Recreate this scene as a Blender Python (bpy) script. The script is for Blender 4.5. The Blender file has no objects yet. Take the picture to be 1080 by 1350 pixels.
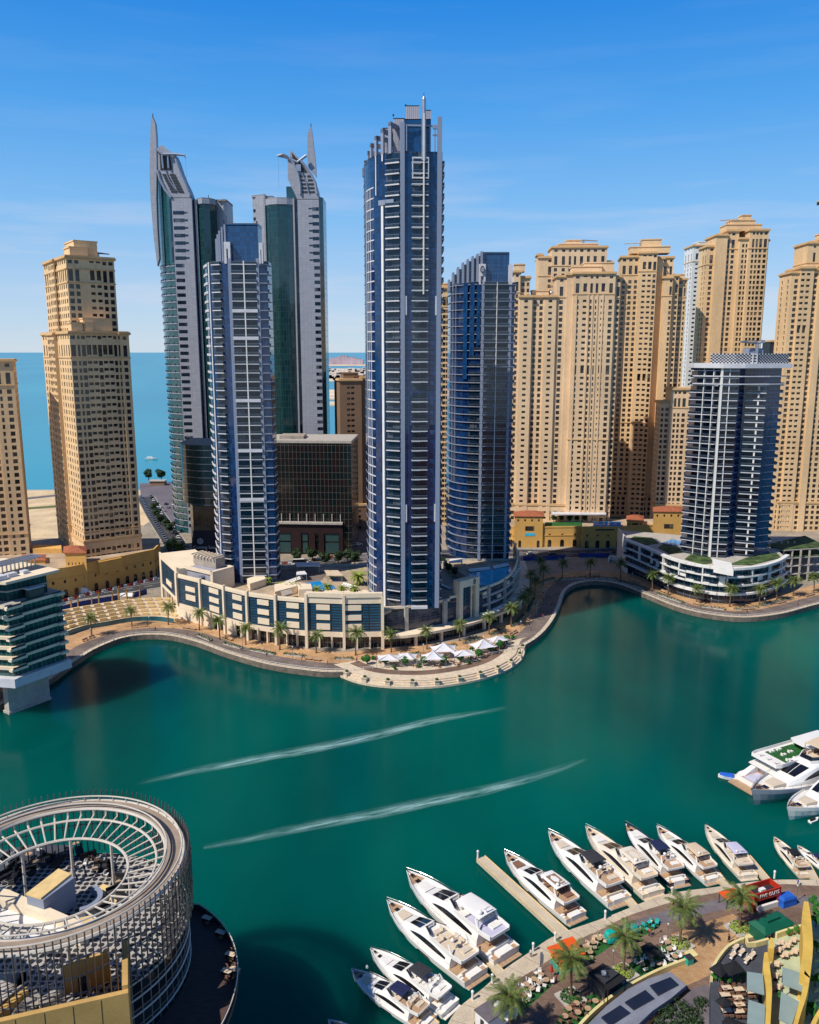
import bpy, math, random
import numpy as np
from mathutils import Vector, Matrix

# ------------------------------------------------------------------ camera, sky, sun, exposure
TILT = math.radians(10.9); FPX = 1100.0; CH = 110.0
scene = bpy.context.scene
cam_d = bpy.data.cameras.new("camera"); cam = bpy.data.objects.new("camera", cam_d)
scene.collection.objects.link(cam); scene.camera = cam
cam_d.sensor_fit = 'HORIZONTAL'; cam_d.sensor_width = 36.0; cam_d.lens = 36.0 * FPX / 1080.0
cam_d.clip_start = 0.5; cam_d.clip_end = 90000
cam.location = (0, 0, CH); cam.rotation_euler = (math.pi / 2 - TILT, 0, 0)

SUN_H = Vector((-0.82, -0.57)).normalized(); SUN_EL = math.radians(49)
world = bpy.data.worlds.new("World"); scene.world = world; world.use_nodes = True
wn = world.node_tree; wn.nodes.clear()
def wnode(t, **k):
    n = wn.nodes.new(t)
    for a, b in k.items(): setattr(n, a, b)
    return n
w_out = wnode('ShaderNodeOutputWorld'); w_bg = wnode('ShaderNodeBackground')
w_sky = wnode('ShaderNodeTexSky', sky_type='NISHITA', sun_disc=False)
w_sky.sun_elevation = SUN_EL; w_sky.sun_rotation = math.atan2(SUN_H.x, SUN_H.y)
w_sky.altitude = 0; w_sky.air_density = 1.0; w_sky.dust_density = 0.15; w_sky.ozone_density = 5.0
w_hs = wnode('ShaderNodeHueSaturation'); w_hs.inputs['Saturation'].default_value = 1.18; w_hs.inputs['Value'].default_value = 1.0
w_tc = wnode('ShaderNodeTexCoord'); w_map = wnode('ShaderNodeMapping'); w_map.inputs['Scale'].default_value = (2.2, 2.2, 22)
w_nz = wnode('ShaderNodeTexNoise'); w_nz.inputs['Scale'].default_value = 1.6; w_nz.inputs['Detail'].default_value = 7; w_nz.inputs['Roughness'].default_value = .55
w_rmp = wnode('ShaderNodeValToRGB'); w_rmp.color_ramp.elements[0].position = .50; w_rmp.color_ramp.elements[1].position = .86
w_rmp.color_ramp.elements[1].color = (.62, .62, .62, 1)
w_mix = wnode('ShaderNodeMix', data_type='RGBA'); w_mix.inputs[7].default_value = (7.6, 7.4, 8.2, 1)
wn.links.new(w_tc.outputs['Generated'], w_map.inputs['Vector']); wn.links.new(w_map.outputs[0], w_nz.inputs['Vector'])
wn.links.new(w_nz.outputs['Fac'], w_rmp.inputs[0]); wn.links.new(w_sky.outputs[0], w_hs.inputs['Color'])
w_sep = wnode('ShaderNodeSeparateXYZ'); wn.links.new(w_tc.outputs['Generated'], w_sep.inputs[0])
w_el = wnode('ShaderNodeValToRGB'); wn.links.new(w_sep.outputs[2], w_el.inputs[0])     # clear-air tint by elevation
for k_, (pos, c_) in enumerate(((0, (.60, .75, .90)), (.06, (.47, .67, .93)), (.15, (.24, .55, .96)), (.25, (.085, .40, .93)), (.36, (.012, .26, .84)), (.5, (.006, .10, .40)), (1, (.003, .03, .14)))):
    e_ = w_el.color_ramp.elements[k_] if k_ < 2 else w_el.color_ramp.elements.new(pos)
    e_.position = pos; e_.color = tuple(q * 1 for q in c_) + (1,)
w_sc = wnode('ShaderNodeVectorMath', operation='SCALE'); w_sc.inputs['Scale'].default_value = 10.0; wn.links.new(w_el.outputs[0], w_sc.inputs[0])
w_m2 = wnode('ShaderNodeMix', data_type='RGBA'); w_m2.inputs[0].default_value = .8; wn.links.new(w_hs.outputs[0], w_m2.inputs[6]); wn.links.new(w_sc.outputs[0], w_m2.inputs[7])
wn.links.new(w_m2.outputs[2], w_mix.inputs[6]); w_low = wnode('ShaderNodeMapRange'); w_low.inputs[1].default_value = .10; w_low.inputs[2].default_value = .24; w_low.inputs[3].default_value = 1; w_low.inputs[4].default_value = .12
w_cm = wnode('ShaderNodeMath', operation='MULTIPLY'); w_sep2 = wnode('ShaderNodeSeparateXYZ'); wn.links.new(w_tc.outputs['Generated'], w_sep2.inputs[0]); wn.links.new(w_sep2.outputs[2], w_low.inputs[0])
wn.links.new(w_rmp.outputs[0], w_cm.inputs[0]); wn.links.new(w_low.outputs[0], w_cm.inputs[1]); wn.links.new(w_cm.outputs[0], w_mix.inputs[0])
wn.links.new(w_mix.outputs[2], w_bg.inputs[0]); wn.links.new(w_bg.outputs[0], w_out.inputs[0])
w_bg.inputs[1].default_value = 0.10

sun_d = bpy.data.lights.new("sun", 'SUN'); sun = bpy.data.objects.new("sun", sun_d); scene.collection.objects.link(sun)
sun_d.energy = 5.0; sun_d.angle = math.radians(0.5); sun_d.color = (1.0, .94, .85)
to_sun = Vector((SUN_H.x * math.cos(SUN_EL), SUN_H.y * math.cos(SUN_EL), math.sin(SUN_EL)))
sun.rotation_euler = to_sun.to_track_quat('Z', 'Y').to_euler(); sun.location = (-200, -150, 400)
scene.view_settings.view_transform = 'Standard'; scene.view_settings.look = 'None'
scene.view_settings.exposure = 0.0; scene.view_settings.gamma = 1.0

# ------------------------------------------------------------------ measuring helpers (photo 1080 x 1350 -> metres)
CT, ST = math.cos(TILT), math.sin(TILT)
def ray(px, py):
    u = (px - 540) / FPX; v = (675 - py) / FPX
    return Vector((u, CT + v * ST, -ST + v * CT))
def G(px, py, z=0.0):
    d = ray(px, py); s = (z - CH) / d.z
    return Vector((d.x * s, d.y * s, z))
def P(px, py, Y):
    d = ray(px, py); s = Y / d.y
    return Vector((d.x * s, Y, CH + d.z * s))
def X(px, Y): return (px - 540) / FPX * Y / 1.0184      # column measured on the horizon row
def Z(py, Y): return P(540, py, Y).z
def spline(pts, step=3.0):
    pts = [Vector(p) for p in pts]; out = []
    for i in range(len(pts) - 1):
        p0 = pts[max(i - 1, 0)]; p1 = pts[i]; p2 = pts[i + 1]; p3 = pts[min(i + 2, len(pts) - 1)]
        n = max(1, int((p2 - p1).length / step))
        for k in range(n):
            t = k / n; t2 = t * t; t3 = t2 * t
            out.append(.5 * ((2 * p1) + (p2 - p0) * t + (2 * p0 - 5 * p1 + 4 * p2 - p3) * t2 + (3 * p1 - p0 - 3 * p2 + p3) * t3))
    out.append(pts[-1]); return out
def offset(path, d):
    out = []
    for i, p in enumerate(path):
        a = path[max(i - 1, 0)]; b = path[min(i + 1, len(path) - 1)]
        t = Vector((b.x - a.x, b.y - a.y)).normalized()
        out.append(Vector((p.x - t.y * d, p.y + t.x * d, p.z)))
    return out
def along(path, step, start=0.0):
    out = []; need = start; acc = 0
    for i in range(len(path) - 1):
        a, b = path[i], path[i + 1]; L = (b - a).length
        while need <= acc + L and L > 0:
            t = (need - acc) / L; out.append((a.lerp(b, t), math.atan2(b.y - a.y, b.x - a.x))); need += step
        acc += L
    return out
def plen(path): return sum((path[i + 1] - path[i]).length for i in range(len(path) - 1))

# ------------------------------------------------------------------ materials
def S(r, g, b, k=1.0):
    f = lambda c: ((c / 255 + .055) / 1.055) ** 2.4 if c > 10 else c / 255 / 12.92
    return (f(r) * k, f(g) * k, f(b) * k)
def _new(name):
    m = bpy.data.materials.new(name); m.use_nodes = True; nt = m.node_tree
    return m, nt, nt.nodes['Principled BSDF']
def _sp(p, spec):
    p.inputs['Specular IOR Level'].default_value = spec
def mat(name, col, rough=.6, metal=0.0, spec=.4, var=.14, scale=.35, bump=0.0, bscale=6.0, fine=0.0, stretch=None, coat=0.0):
    m, nt, p = _new(name); L = nt.links.new
    p.inputs['Roughness'].default_value = rough; p.inputs['Metallic'].default_value = metal; _sp(p, spec)
    if coat: p.inputs['Coat Weight'].default_value = coat; p.inputs['Coat Roughness'].default_value = .06
    tc = nt.nodes.new('ShaderNodeTexCoord'); vec = tc.outputs['Object']
    if stretch:
        mp = nt.nodes.new('ShaderNodeMapping'); mp.inputs['Scale'].default_value = stretch; L(vec, mp.inputs[0]); vec = mp.outputs[0]
    n = nt.nodes.new('ShaderNodeTexNoise'); n.inputs['Scale'].default_value = scale; n.inputs['Detail'].default_value = 6; L(vec, n.inputs['Vector'])
    rp = nt.nodes.new('ShaderNodeValToRGB'); e = rp.color_ramp.elements
    e[0].position = .3; e[1].position = .7
    e[0].color = tuple(c * (1 - var) for c in col) + (1,); e[1].color = tuple(min(1, c * (1 + var)) for c in col) + (1,)
    L(n.outputs['Fac'], rp.inputs[0]); src = rp.outputs[0]
    if fine:
        n2 = nt.nodes.new('ShaderNodeTexNoise'); n2.inputs['Scale'].default_value = scale * 14; n2.inputs['Detail'].default_value = 3; L(vec, n2.inputs['Vector'])
        mr = nt.nodes.new('ShaderNodeMapRange'); mr.inputs[1].default_value = .3; mr.inputs[2].default_value = .7; mr.inputs[3].default_value = 1 - fine; mr.inputs[4].default_value = 1 + fine
        L(n2.outputs['Fac'], mr.inputs[0])
        mx = nt.nodes.new('ShaderNodeMix'); mx.data_type = 'RGBA'; mx.blend_type = 'MULTIPLY'; mx.inputs[0].default_value = 1
        L(src, mx.inputs[6]); L(mr.outputs[0], mx.inputs[7]); src = mx.outputs[2]
    L(src, p.inputs['Base Color'])
    if bump:
        nb = nt.nodes.new('ShaderNodeTexNoise'); nb.inputs['Scale'].default_value = bscale; nb.inputs['Detail'].default_value = 4; L(vec, nb.inputs['Vector'])
        b = nt.nodes.new('ShaderNodeBump'); b.inputs['Strength'].default_value = bump; b.inputs['Distance'].default_value = .1
        L(nb.outputs['Fac'], b.inputs['Height']); L(b.outputs[0], p.inputs['Normal'])
    return m
def panes(name, c1, c2, frame, w=1.5, h=3.5, mortar=.07, rough=.08, metal=0.0, spec=.9, tilt=.018, frough=.5, offs=0.0, bias=0.0, wallbump=0.0):
    """curtain wall: every pane its own tint and a slightly different tilt; mullions between (UV in metres)"""
    m, nt, p = _new(name); L = nt.links.new; N = nt.nodes.new
    tc = N('ShaderNodeTexCoord'); br = N('ShaderNodeTexBrick'); L(tc.outputs['UV'], br.inputs['Vector'])
    br.offset = offs; br.squash = 1; br.inputs['Scale'].default_value = 1; br.inputs['Mortar Size'].default_value = mortar
    br.inputs['Mortar Smooth'].default_value = 0; br.inputs['Brick Width'].default_value = w; br.inputs['Row Height'].default_value = h; br.inputs['Bias'].default_value = bias
    br.inputs['Color1'].default_value = c1 + (1,); br.inputs['Color2'].default_value = c2 + (1,); br.inputs['Mortar'].default_value = frame + (1,)
    L(br.outputs['Color'], p.inputs['Base Color']); _sp(p, spec)
    mr = N('ShaderNodeMapRange'); mr.inputs[3].default_value = rough; mr.inputs[4].default_value = frough; L(br.outputs['Fac'], mr.inputs[0]); L(mr.outputs[0], p.inputs['Roughness'])
    if metal:
        mm = N('ShaderNodeMapRange'); mm.inputs[3].default_value = metal; mm.inputs[4].default_value = 0; L(br.outputs['Fac'], mm.inputs[0]); L(mm.outputs[0], p.inputs['Metallic'])
    if tilt:
        sn = N('ShaderNodeVectorMath'); sn.operation = 'SNAP'; sn.inputs[1].default_value = (w, h, 1); L(tc.outputs['UV'], sn.inputs[0])
        wnz = N('ShaderNodeTexWhiteNoise'); wnz.noise_dimensions = '3D'; L(sn.outputs[0], wnz.inputs['Vector'])
        a = N('ShaderNodeVectorMath'); a.operation = 'SUBTRACT'; a.inputs[1].default_value = (.5, .5, .5); L(wnz.outputs['Color'], a.inputs[0])
        sc = N('ShaderNodeVectorMath'); sc.operation = 'SCALE'; sc.inputs['Scale'].default_value = tilt; L(a.outputs[0], sc.inputs[0])
        g = N('ShaderNodeNewGeometry'); ad = N('ShaderNodeVectorMath'); L(g.outputs['Normal'], ad.inputs[0]); L(sc.outputs[0], ad.inputs[1])
        nm = N('ShaderNodeVectorMath'); nm.operation = 'NORMALIZE'; L(ad.outputs[0], nm.inputs[0]); L(nm.outputs[0], p.inputs['Normal'])
    return m
def winmat(name, c1, c2, c3, cell=3.0, rough=.08, spec=.6):
    """single panes: most dark, some with lighter blinds, picked per opening by position"""
    m, nt, p = _new(name); L = nt.links.new; N = nt.nodes.new
    g = N('ShaderNodeNewGeometry'); sn = N('ShaderNodeVectorMath'); sn.operation = 'SNAP'; sn.inputs[1].default_value = (cell, cell, cell); L(g.outputs['Position'], sn.inputs[0])
    wz = N('ShaderNodeTexWhiteNoise'); L(sn.outputs[0], wz.inputs['Vector'])
    rp = N('ShaderNodeValToRGB'); rp.color_ramp.interpolation = 'LINEAR'; e = rp.color_ramp.elements
    e[0].color = c1 + (1,); e[0].position = 0; e[1].color = c3 + (1,); e[1].position = 1
    k = e.new(.82); k.color = c2 + (1,)
    L(wz.outputs['Value'], rp.inputs[0]); L(rp.outputs[0], p.inputs['Base Color'])
    p.inputs['Roughness'].default_value = rough; _sp(p, spec); return m
M = {}
KIDS = {}

# ------------------------------------------------------------------ mesh builder
class MB:
    def __init__(s): s.v = []; s.f = []; s.m = []; s.uv = []; s.tf = None; s.wantuv = False
    def at(s, x=0, y=0, z=0, rz=0): c, n = math.cos(rz), math.sin(rz); s.tf = (x, y, z, c, n); return s
    def T(s, p):
        if s.tf is None: return (p[0], p[1], p[2])
        x, y, z, c, n = s.tf; return (x + p[0] * c - p[1] * n, y + p[0] * n + p[1] * c, z + p[2])
    def face(s, pts, m=0, uv=None):
        i = len(s.v); s.v.extend(s.T(p) for p in pts); s.f.append(tuple(range(i, i + len(pts)))); s.m.append(m); s.uv.append(uv)
    def box(s, x0, x1, y0, y1, z0, z1, m=0, bottom=True, top=None):
        a, b, c, d = (x0, y0), (x1, y0), (x1, y1), (x0, y1)
        s.prism([a, b, c, d], z0, z1, m, top, bottom)
    def cbox(s, cx, cy, z0, sx, sy, h, m=0, rz=0):
        c, n = math.cos(rz), math.sin(rz); q = []
        for a, b in ((-1, -1), (1, -1), (1, 1), (-1, 1)):
            x, y = a * sx / 2, b * sy / 2; q.append((cx + x * c - y * n, cy + x * n + y * c))
        s.prism(q, z0, z0 + h, m)
    def prism(s, poly, z0, z1, m=0, top=None, bottom=True):
        n = len(poly); i0 = len(s.v)
        s.v.extend(s.T((p[0], p[1], z0)) for p in poly); s.v.extend(s.T((p[0], p[1], z1)) for p in poly)
        for i in range(n):
            j = (i + 1) % n; s.f.append((i0 + i, i0 + j, i0 + n + j, i0 + n + i)); s.m.append(m); s.uv.append(None)
        s.f.append(tuple(i0 + n + i for i in range(n))); s.m.append(m if top is None else top); s.uv.append(None)
        if bottom: s.f.append(tuple(i0 + n - 1 - i for i in range(n))); s.m.append(m); s.uv.append(None)
    def loft(s, rings, m=0, closed=True, cap0=True, cap1=True):
        n = len(rings[0]); i0 = len(s.v)
        for r in rings: s.v.extend(s.T(p) for p in r)
        for k in range(len(rings) - 1):
            for i in range(n if closed else n - 1):
                j = (i + 1) % n; a = i0 + k * n; s.f.append((a + i, a + j, a + n + j, a + n + i)); s.m.append(m); s.uv.append(None)
        if cap0: s.f.append(tuple(i0 + n - 1 - i for i in range(n))); s.m.append(m); s.uv.append(None)
        if cap1: a = i0 + (len(rings) - 1) * n; s.f.append(tuple(a + i for i in range(n))); s.m.append(m); s.uv.append(None)
    def tube(s, pts, r, n=6, m=0, caps=True):
        pts = [Vector(p) for p in pts]; rings = []
        for i, p in enumerate(pts):
            t = (pts[min(i + 1, len(pts) - 1)] - pts[max(i - 1, 0)])
            if t.length < 1e-9: t = Vector((0, 0, 1))
            t.normalize(); up = Vector((0, 0, 1)) if abs(t.z) < .95 else Vector((1, 0, 0))
            a = t.cross(up).normalized(); b = a.cross(t)
            rr = r[i] if isinstance(r, (list, tuple)) else r
            rings.append([p + (a * math.cos(-2 * math.pi * k / n) + b * math.sin(-2 * math.pi * k / n)) * rr for k in range(n)])
        s.loft(rings, m, True, caps, caps)
    def lathe(s, prof, n=16, c=(0, 0, 0), m=0, sx=1, sy=1):
        rings = [[(c[0] + r * sx * math.cos(2 * math.pi * k / n), c[1] + r * sy * math.sin(2 * math.pi * k / n), c[2] + z) for k in range(n)] for r, z in prof]
        s.loft(rings, m)
    def strip(s, A, B, m=0):
        for i in range(len(A) - 1): s.face([A[i], A[i + 1], B[i + 1], B[i]], m)
    def wall(s, path, z0, z1, th=.3, m=0):
        """a wall of real thickness following a path"""
        o = offset(path, th)
        for i in range(len(path) - 1):
            a, b, c, d = path[i], path[i + 1], o[i + 1], o[i]
            za0 = z0(a) if callable(z0) else z0; za1 = z1
            s.face([(a.x, a.y, za0), (b.x, b.y, za0), (b.x, b.y, za1), (a.x, a.y, za1)], m)
            s.face([(c.x, c.y, za0), (d.x, d.y, za0), (d.x, d.y, za1), (c.x, c.y, za1)], m)
            s.face([(a.x, a.y, za1), (b.x, b.y, za1), (c.x, c.y, za1), (d.x, d.y, za1)], m)
        for p, q in ((o[0], path[0]), (path[-1], o[-1])):
            s.face([(p.x, p.y, z0), (q.x, q.y, z0), (q.x, q.y, z1), (p.x, p.y, z1)], m)
    def plate(s, poly, o, ux, uy, th, m=0):
        """a 2-D outline (a,b) set on axes ux, uy from o, given thickness th along ux x uy (backwards)"""
        o = Vector(o); ux = Vector(ux).normalized(); uy = Vector(uy).normalized(); n = ux.cross(uy)
        A = [o + ux * a + uy * b for a, b in poly]; B = [p - n * th for p in A]; k = len(A)
        s.face(A, m); s.face(B[::-1], m)
        for i in range(k): j = (i + 1) % k; s.face([A[j], A[i], B[i], B[j]], m)
    def add(s, o):
        i = len(s.v); s.v.extend(o.v); s.f.extend(tuple(a + i for a in f) for f in o.f); s.m.extend(o.m); s.uv.extend(o.uv); return s
    def cen(s):
        k = len(s.v); return Vector((sum(p[0] for p in s.v) / k, sum(p[1] for p in s.v) / k, sum(p[2] for p in s.v) / k))
    def build(s, name, mats, parent=None, local=False, smooth=False, uv=False):
        if not isinstance(mats, (list, tuple)): mats = [mats]
        me = bpy.data.meshes.new(name); v = s.v
        if parent is not None and not local:
            l = parent_loc(parent); v = [(p[0] - l[0], p[1] - l[1], p[2] - l[2]) for p in v]
        me.from_pydata(v, [], s.f)
        for q in mats: me.materials.append(q)
        if len(mats) > 1: me.polygons.foreach_set('material_index', s.m)
        if uv:
            lay = me.uv_layers.new(name='UVMap'); data = []
            for f, u in zip(s.f, s.uv):
                if u is not None: 
                    for q in u: data.extend(q)
                    continue
                ps = [s.v[i] for i in f]
                nx = ny = nz = 0
                for i in range(len(ps)):
                    a = ps[i]; b = ps[(i + 1) % len(ps)]
                    nx += (a[1] - b[1]) * (a[2] + b[2]); ny += (a[2] - b[2]) * (a[0] + b[0]); nz += (a[0] - b[0]) * (a[1] + b[1])
                l = math.hypot(nx, ny)
                if l < abs(nz):
                    for q in ps: data.extend((q[0], q[1]))
                else:
                    tx, ty = -ny / l, nx / l
                    for q in ps: data.extend((q[0] * tx + q[1] * ty, q[2]))
            lay.data.foreach_set('uv', data)
        if smooth: me.polygons.foreach_set('use_smooth', [True] * len(me.polygons))
        me.update()
        o = bpy.data.objects.new(name, me); scene.collection.objects.link(o)
        if parent is not None: o.parent = parent; KIDS.setdefault(parent.name, []).append(o)
        return o
def parent_loc(p):
    l = Vector((0, 0, 0))
    while p is not None: l = l + p.location; p = p.parent
    return l
def tag(o, label=None, cat=None, group=None, kind=None):
    if label: o['label'] = label
    if cat: o['category'] = cat
    if group: o['group'] = group
    if kind: o['kind'] = kind
    return o
def thing(name, label, cat, loc=(0, 0, 0), rz=0, group=None):
    o = bpy.data.objects.new(name, None); scene.collection.objects.link(o); o.empty_display_size = .5
    o.location = loc; o.rotation_euler = (0, 0, rz); return tag(o, label, cat, group)
def dup(src, loc, rz=0, label=None, sc=None):
    """a copy of a thing with copies of its parts and sub-parts"""
    def cp(o, par):
        c = o.copy(); scene.collection.objects.link(c); c.parent = par
        if par is not None: KIDS.setdefault(par.name, []).append(c)
        for ch in KIDS.get(o.name, []): cp(ch, c)
        return c
    r = cp(src, None); r.location = loc; r.rotation_euler = (0, 0, rz)
    if sc: r.scale = (sc, sc, sc) if not isinstance(sc, tuple) else sc
    if label: r['label'] = label
    return r
CAMP = Vector((0, 0, CH))
class Bld:
    """a building: root Empty, solid parts, and repeated parts (windows, balconies)"""
    def __init__(s, name, label, loc, group=None, cat='building'):
        s.root = thing(name, label, cat, loc, 0, group); s.parts = {}; s.items = {}
    def part(s, name):
        if name not in s.parts: s.parts[name] = MB()
        return s.parts[name]
    def item(s, name):
        m = MB(); s.items.setdefault(name, []).append(m); return m
    def finish(s, mats, lim=100, uvs=()):
        for n, mb in s.parts.items():
            if mb.f: mb.build(n, mats[n], s.root, uv=n in uvs)
        for n, l in s.items.items():
            l = sorted((m for m in l if m.f), key=lambda m: (m.cen() - CAMP).length)
            for m in l[:lim]: m.build(n, mats[n], s.root, uv=n in uvs)
            if len(l) > lim:
                r = MB()
                for m in l[lim:]: r.add(m)
                o = r.build(n, mats[n], s.root, uv=n in uvs); o['kind'] = 'stuff'
        return s.root
# ------------------------------------------------------------------ palette
def water_mat(name, col, rough, bsc, bstr, stretch, col2=None, scale=.004):
    m, nt, p = _new(name); L = nt.links.new; N = nt.nodes.new
    g = N('ShaderNodeNewGeometry'); mp = N('ShaderNodeMapping'); mp.inputs['Scale'].default_value = stretch; L(g.outputs['Position'], mp.inputs[0])
    n = N('ShaderNodeTexNoise'); n.inputs['Scale'].default_value = bsc; n.inputs['Detail'].default_value = 5; L(mp.outputs[0], n.inputs['Vector'])
    b = N('ShaderNodeBump'); b.inputs['Strength'].default_value = bstr; b.inputs['Distance'].default_value = .25; L(n.outputs['Fac'], b.inputs['Height'])
    nr = N('ShaderNodeTexNoise'); nr.inputs['Scale'].default_value = bsc * 6; nr.inputs['Detail'].default_value = 3; L(mp.outputs[0], nr.inputs['Vector']); br = N('ShaderNodeBump'); br.inputs['Strength'].default_value = bstr * .5; br.inputs['Distance'].default_value = .10; L(nr.outputs['Fac'], br.inputs['Height']); L(b.outputs[0], br.inputs['Normal']); L(br.outputs[0], p.inputs['Normal'])
    n2 = N('ShaderNodeTexNoise'); n2.inputs['Scale'].default_value = scale; n2.inputs['Detail'].default_value = 4; L(mp.outputs[0], n2.inputs['Vector'])
    rp = N('ShaderNodeValToRGB'); e = rp.color_ramp.elements; e[0].position = .35; e[1].position = .66; e[0].color = col + (1,); e[1].color = (col2 or col) + (1,)
    L(n2.outputs['Fac'], rp.inputs[0]); L(rp.outputs[0], p.inputs['Base Color'])
    p.inputs['Roughness'].default_value = rough; p.inputs['IOR'].default_value = 1.33; _sp(p, .5); return m
def pave_mat(name, c1, c2, mort, w, h, rot=0, rough=.75):
    m, nt, p = _new(name); L = nt.links.new; N = nt.nodes.new
    g = N('ShaderNodeNewGeometry'); mp = N('ShaderNodeMapping'); mp.inputs['Rotation'].default_value = (0, 0, rot); L(g.outputs['Position'], mp.inputs[0])
    br = N('ShaderNodeTexBrick'); L(mp.outputs[0], br.inputs['Vector']); br.inputs['Scale'].default_value = 1; br.inputs['Mortar Size'].default_value = .03
    br.inputs['Brick Width'].default_value = w; br.inputs['Row Height'].default_value = h
    br.inputs['Color1'].default_value = c1 + (1,); br.inputs['Color2'].default_value = c2 + (1,); br.inputs['Mortar'].default_value = mort + (1,)
    n = N('ShaderNodeTexNoise'); n.inputs['Scale'].default_value = .13; n.inputs['Detail'].default_value = 8; L(g.outputs['Position'], n.inputs['Vector'])
    mr = N('ShaderNodeMapRange'); mr.inputs[1].default_value = .3; mr.inputs[2].default_value = .7; mr.inputs[3].default_value = .68; mr.inputs[4].default_value = 1.22; L(n.outputs['Fac'], mr.inputs[0])
    mx = N('ShaderNodeMix'); mx.data_type = 'RGBA'; mx.blend_type = 'MULTIPLY'; mx.inputs[0].default_value = 1; L(br.outputs['Color'], mx.inputs[6]); L(mr.outputs[0], mx.inputs[7])
    L(mx.outputs[2], p.inputs['Base Color']); p.inputs['Roughness'].default_value = rough; _sp(p, .3); return m
M['water'] = water_mat('marina_water', (.0, .052, .048), .13, .55, .10, (1, .45, 1), (.0, .112, .085), .012)
_w = M['water'].node_tree.nodes['Principled BSDF']; _w.inputs['Specular IOR Level'].default_value = .09; _w.subsurface_method = 'BURLEY'     # turbid water spreads light
_w.inputs['Subsurface Weight'].default_value = 1.0; _w.inputs['Subsurface Radius'].default_value = (.7, 1, 1); _w.inputs['Subsurface Scale'].default_value = 21.0
M['sea'] = water_mat('sea_water', (.0, .20, .30), .25, .2, .10, (1, .3, 1), (.02, .29, .36), .0022)
M['land'] = mat('land', (.30, .25, .19), .9, var=.25, scale=.05, fine=.2)
M['sand'] = mat('beach_sand', (.62, .46, .27), .95, var=.2, scale=.06, fine=.12)
M['asphalt'] = mat('asphalt', (.050, .048, .052), .85, var=.25, scale=.12, fine=.2)
M['lot'] = mat('car_park_asphalt', (.14, .12, .13), .85, var=.22, scale=.05, fine=.15)
M['kerb'] = mat('kerb_stone', (.42, .38, .33), .8, var=.15, scale=.5)
M['paint'] = mat('road_paint', (.75, .75, .72), .7, var=.15, scale=1)
M['pave_tan'] = pave_mat('tan_pavers', (.47, .26, .12), (.57, .35, .18), (.30, .18, .10), 1.6, .8, .3)
M['pave_grey'] = pave_mat('grey_pavers', (.15, .115, .10), (.22, .17, .145), (.10, .08, .07), 1.6, .8, .3)
M['pave_edge'] = mat('pale_edge_stone', (.62, .50, .36), .75, var=.15, scale=.8, fine=.12)
M['quaywall'] = mat('quay_wall', (.16, .13, .10), .85, var=.35, scale=.6, fine=.3)
M['pontoon'] = mat('pontoon_concrete', (.52, .43, .31), .85, var=.12, scale=.3, fine=.16)
M['pave_red'] = pave_mat('red_brown_pavers', (.175, .112, .080), (.235, .150, .105), (.12, .08, .06), .9, .45, .5)
M['pave_ora'] = pave_mat('orange_pavers', (.42, .24, .11), (.50, .31, .16), (.30, .18, .10), .9, .45, .5)
M['turf'] = mat('turf', (.015, .10, .018), .95, var=.4, scale=1.2, fine=.45, bump=.5, bscale=30)
M['jbr'] = mat('jbr_stone', S(221, 188, 144, .97), .85, spec=.2, var=.13, scale=.09, fine=.08, stretch=(1, 1, .35))
M['jbr2'] = mat('jbr_stone_pale', S(224, 193, 154, .98), .85, spec=.2, var=.12, scale=.09, fine=.08, stretch=(1, 1, .35))
M['trim'] = mat('jbr_trim', S(210, 174, 126, .92), .85, spec=.2, var=.1, scale=.2)
M['ochre'] = mat('ochre_render', S(222, 172, 96, .90), .88, spec=.2, var=.13, scale=.08, fine=.06)
M['tile'] = mat('terracotta', (.33, .10, .045), .85, var=.25, scale=.8, fine=.25)
M['jwin'] = winmat('jbr_window', (.012, .010, .010), (.045, .035, .028), (.20, .15, .10))
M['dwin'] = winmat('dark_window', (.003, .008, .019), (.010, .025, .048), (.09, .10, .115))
M['white'] = mat('white_paint', (.74, .72, .68), .5, var=.07, scale=.3)
M['lav'] = mat('pale_aluminium', (.24, .275, .36), .45, spec=.5, var=.08, scale=.1, stretch=(1, 1, .2))
M['slab'] = mat('balcony_edge', (.58, .575, .60), .6, var=.1, scale=.3)
M['railg'] = mat('railing_glass', (.018, .030, .048), .15, spec=.7, var=.3, scale=.4)
M['steel'] = mat('steel', (.42, .42, .44), .38, metal=.8, var=.1, scale=.5)
M['dark'] = mat('dark_metal', (.03, .03, .034), .5, var=.2, scale=.6)
M['roofg'] = mat('roof_gravel', (.34, .29, .24), .95, var=.2, scale=.3, fine=.2)
M['cream'] = mat('cream_render', (.78, .64, .46), .8, spec=.25, var=.07, scale=.12, fine=.05)
M['bglass'] = panes('blue_curtain_wall', (.001, .014, .064), (.004, .038, .135), (.002, .006, .018), 1.45, 1.75, .05, rough=.07, spec=.8)
M['bglass2'] = panes('blue_crown_glass', (.002, .036, .12), (.008, .065, .19), (.003, .012, .04), 1.3, 1.6, .06, rough=.08, spec=.9)
M['tglass'] = panes('teal_curtain_wall', (.006, .050, .060), (.014, .085, .095), (.02, .05, .05), 1.5, 3.5, .08, rough=.09, spec=1.0)
M['tglassd'] = panes('deep_teal_glass', (.003, .026, .029), (.007, .046, .050), (.012, .05, .05), 1.5, 3.5, .07, rough=.12, spec=.8)
M['silver'] = panes('silver_cladding', (.30, .31, .35), (.345, .355, .395), (.21, .22, .25), 2.2, 1.4, .05, rough=.42, frough=.6, spec=.5, tilt=.006)
M['odark'] = panes('dark_office_glass', (.004, .012, .012), (.018, .010, .009), (.09, .08, .075), 2.1, 3.6, .08, rough=.12, spec=.6)
M['roofturf'] = mat('patchy_roof_turf', (.05, .085, .022), .95, var=.75, scale=.28, fine=.5)
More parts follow.
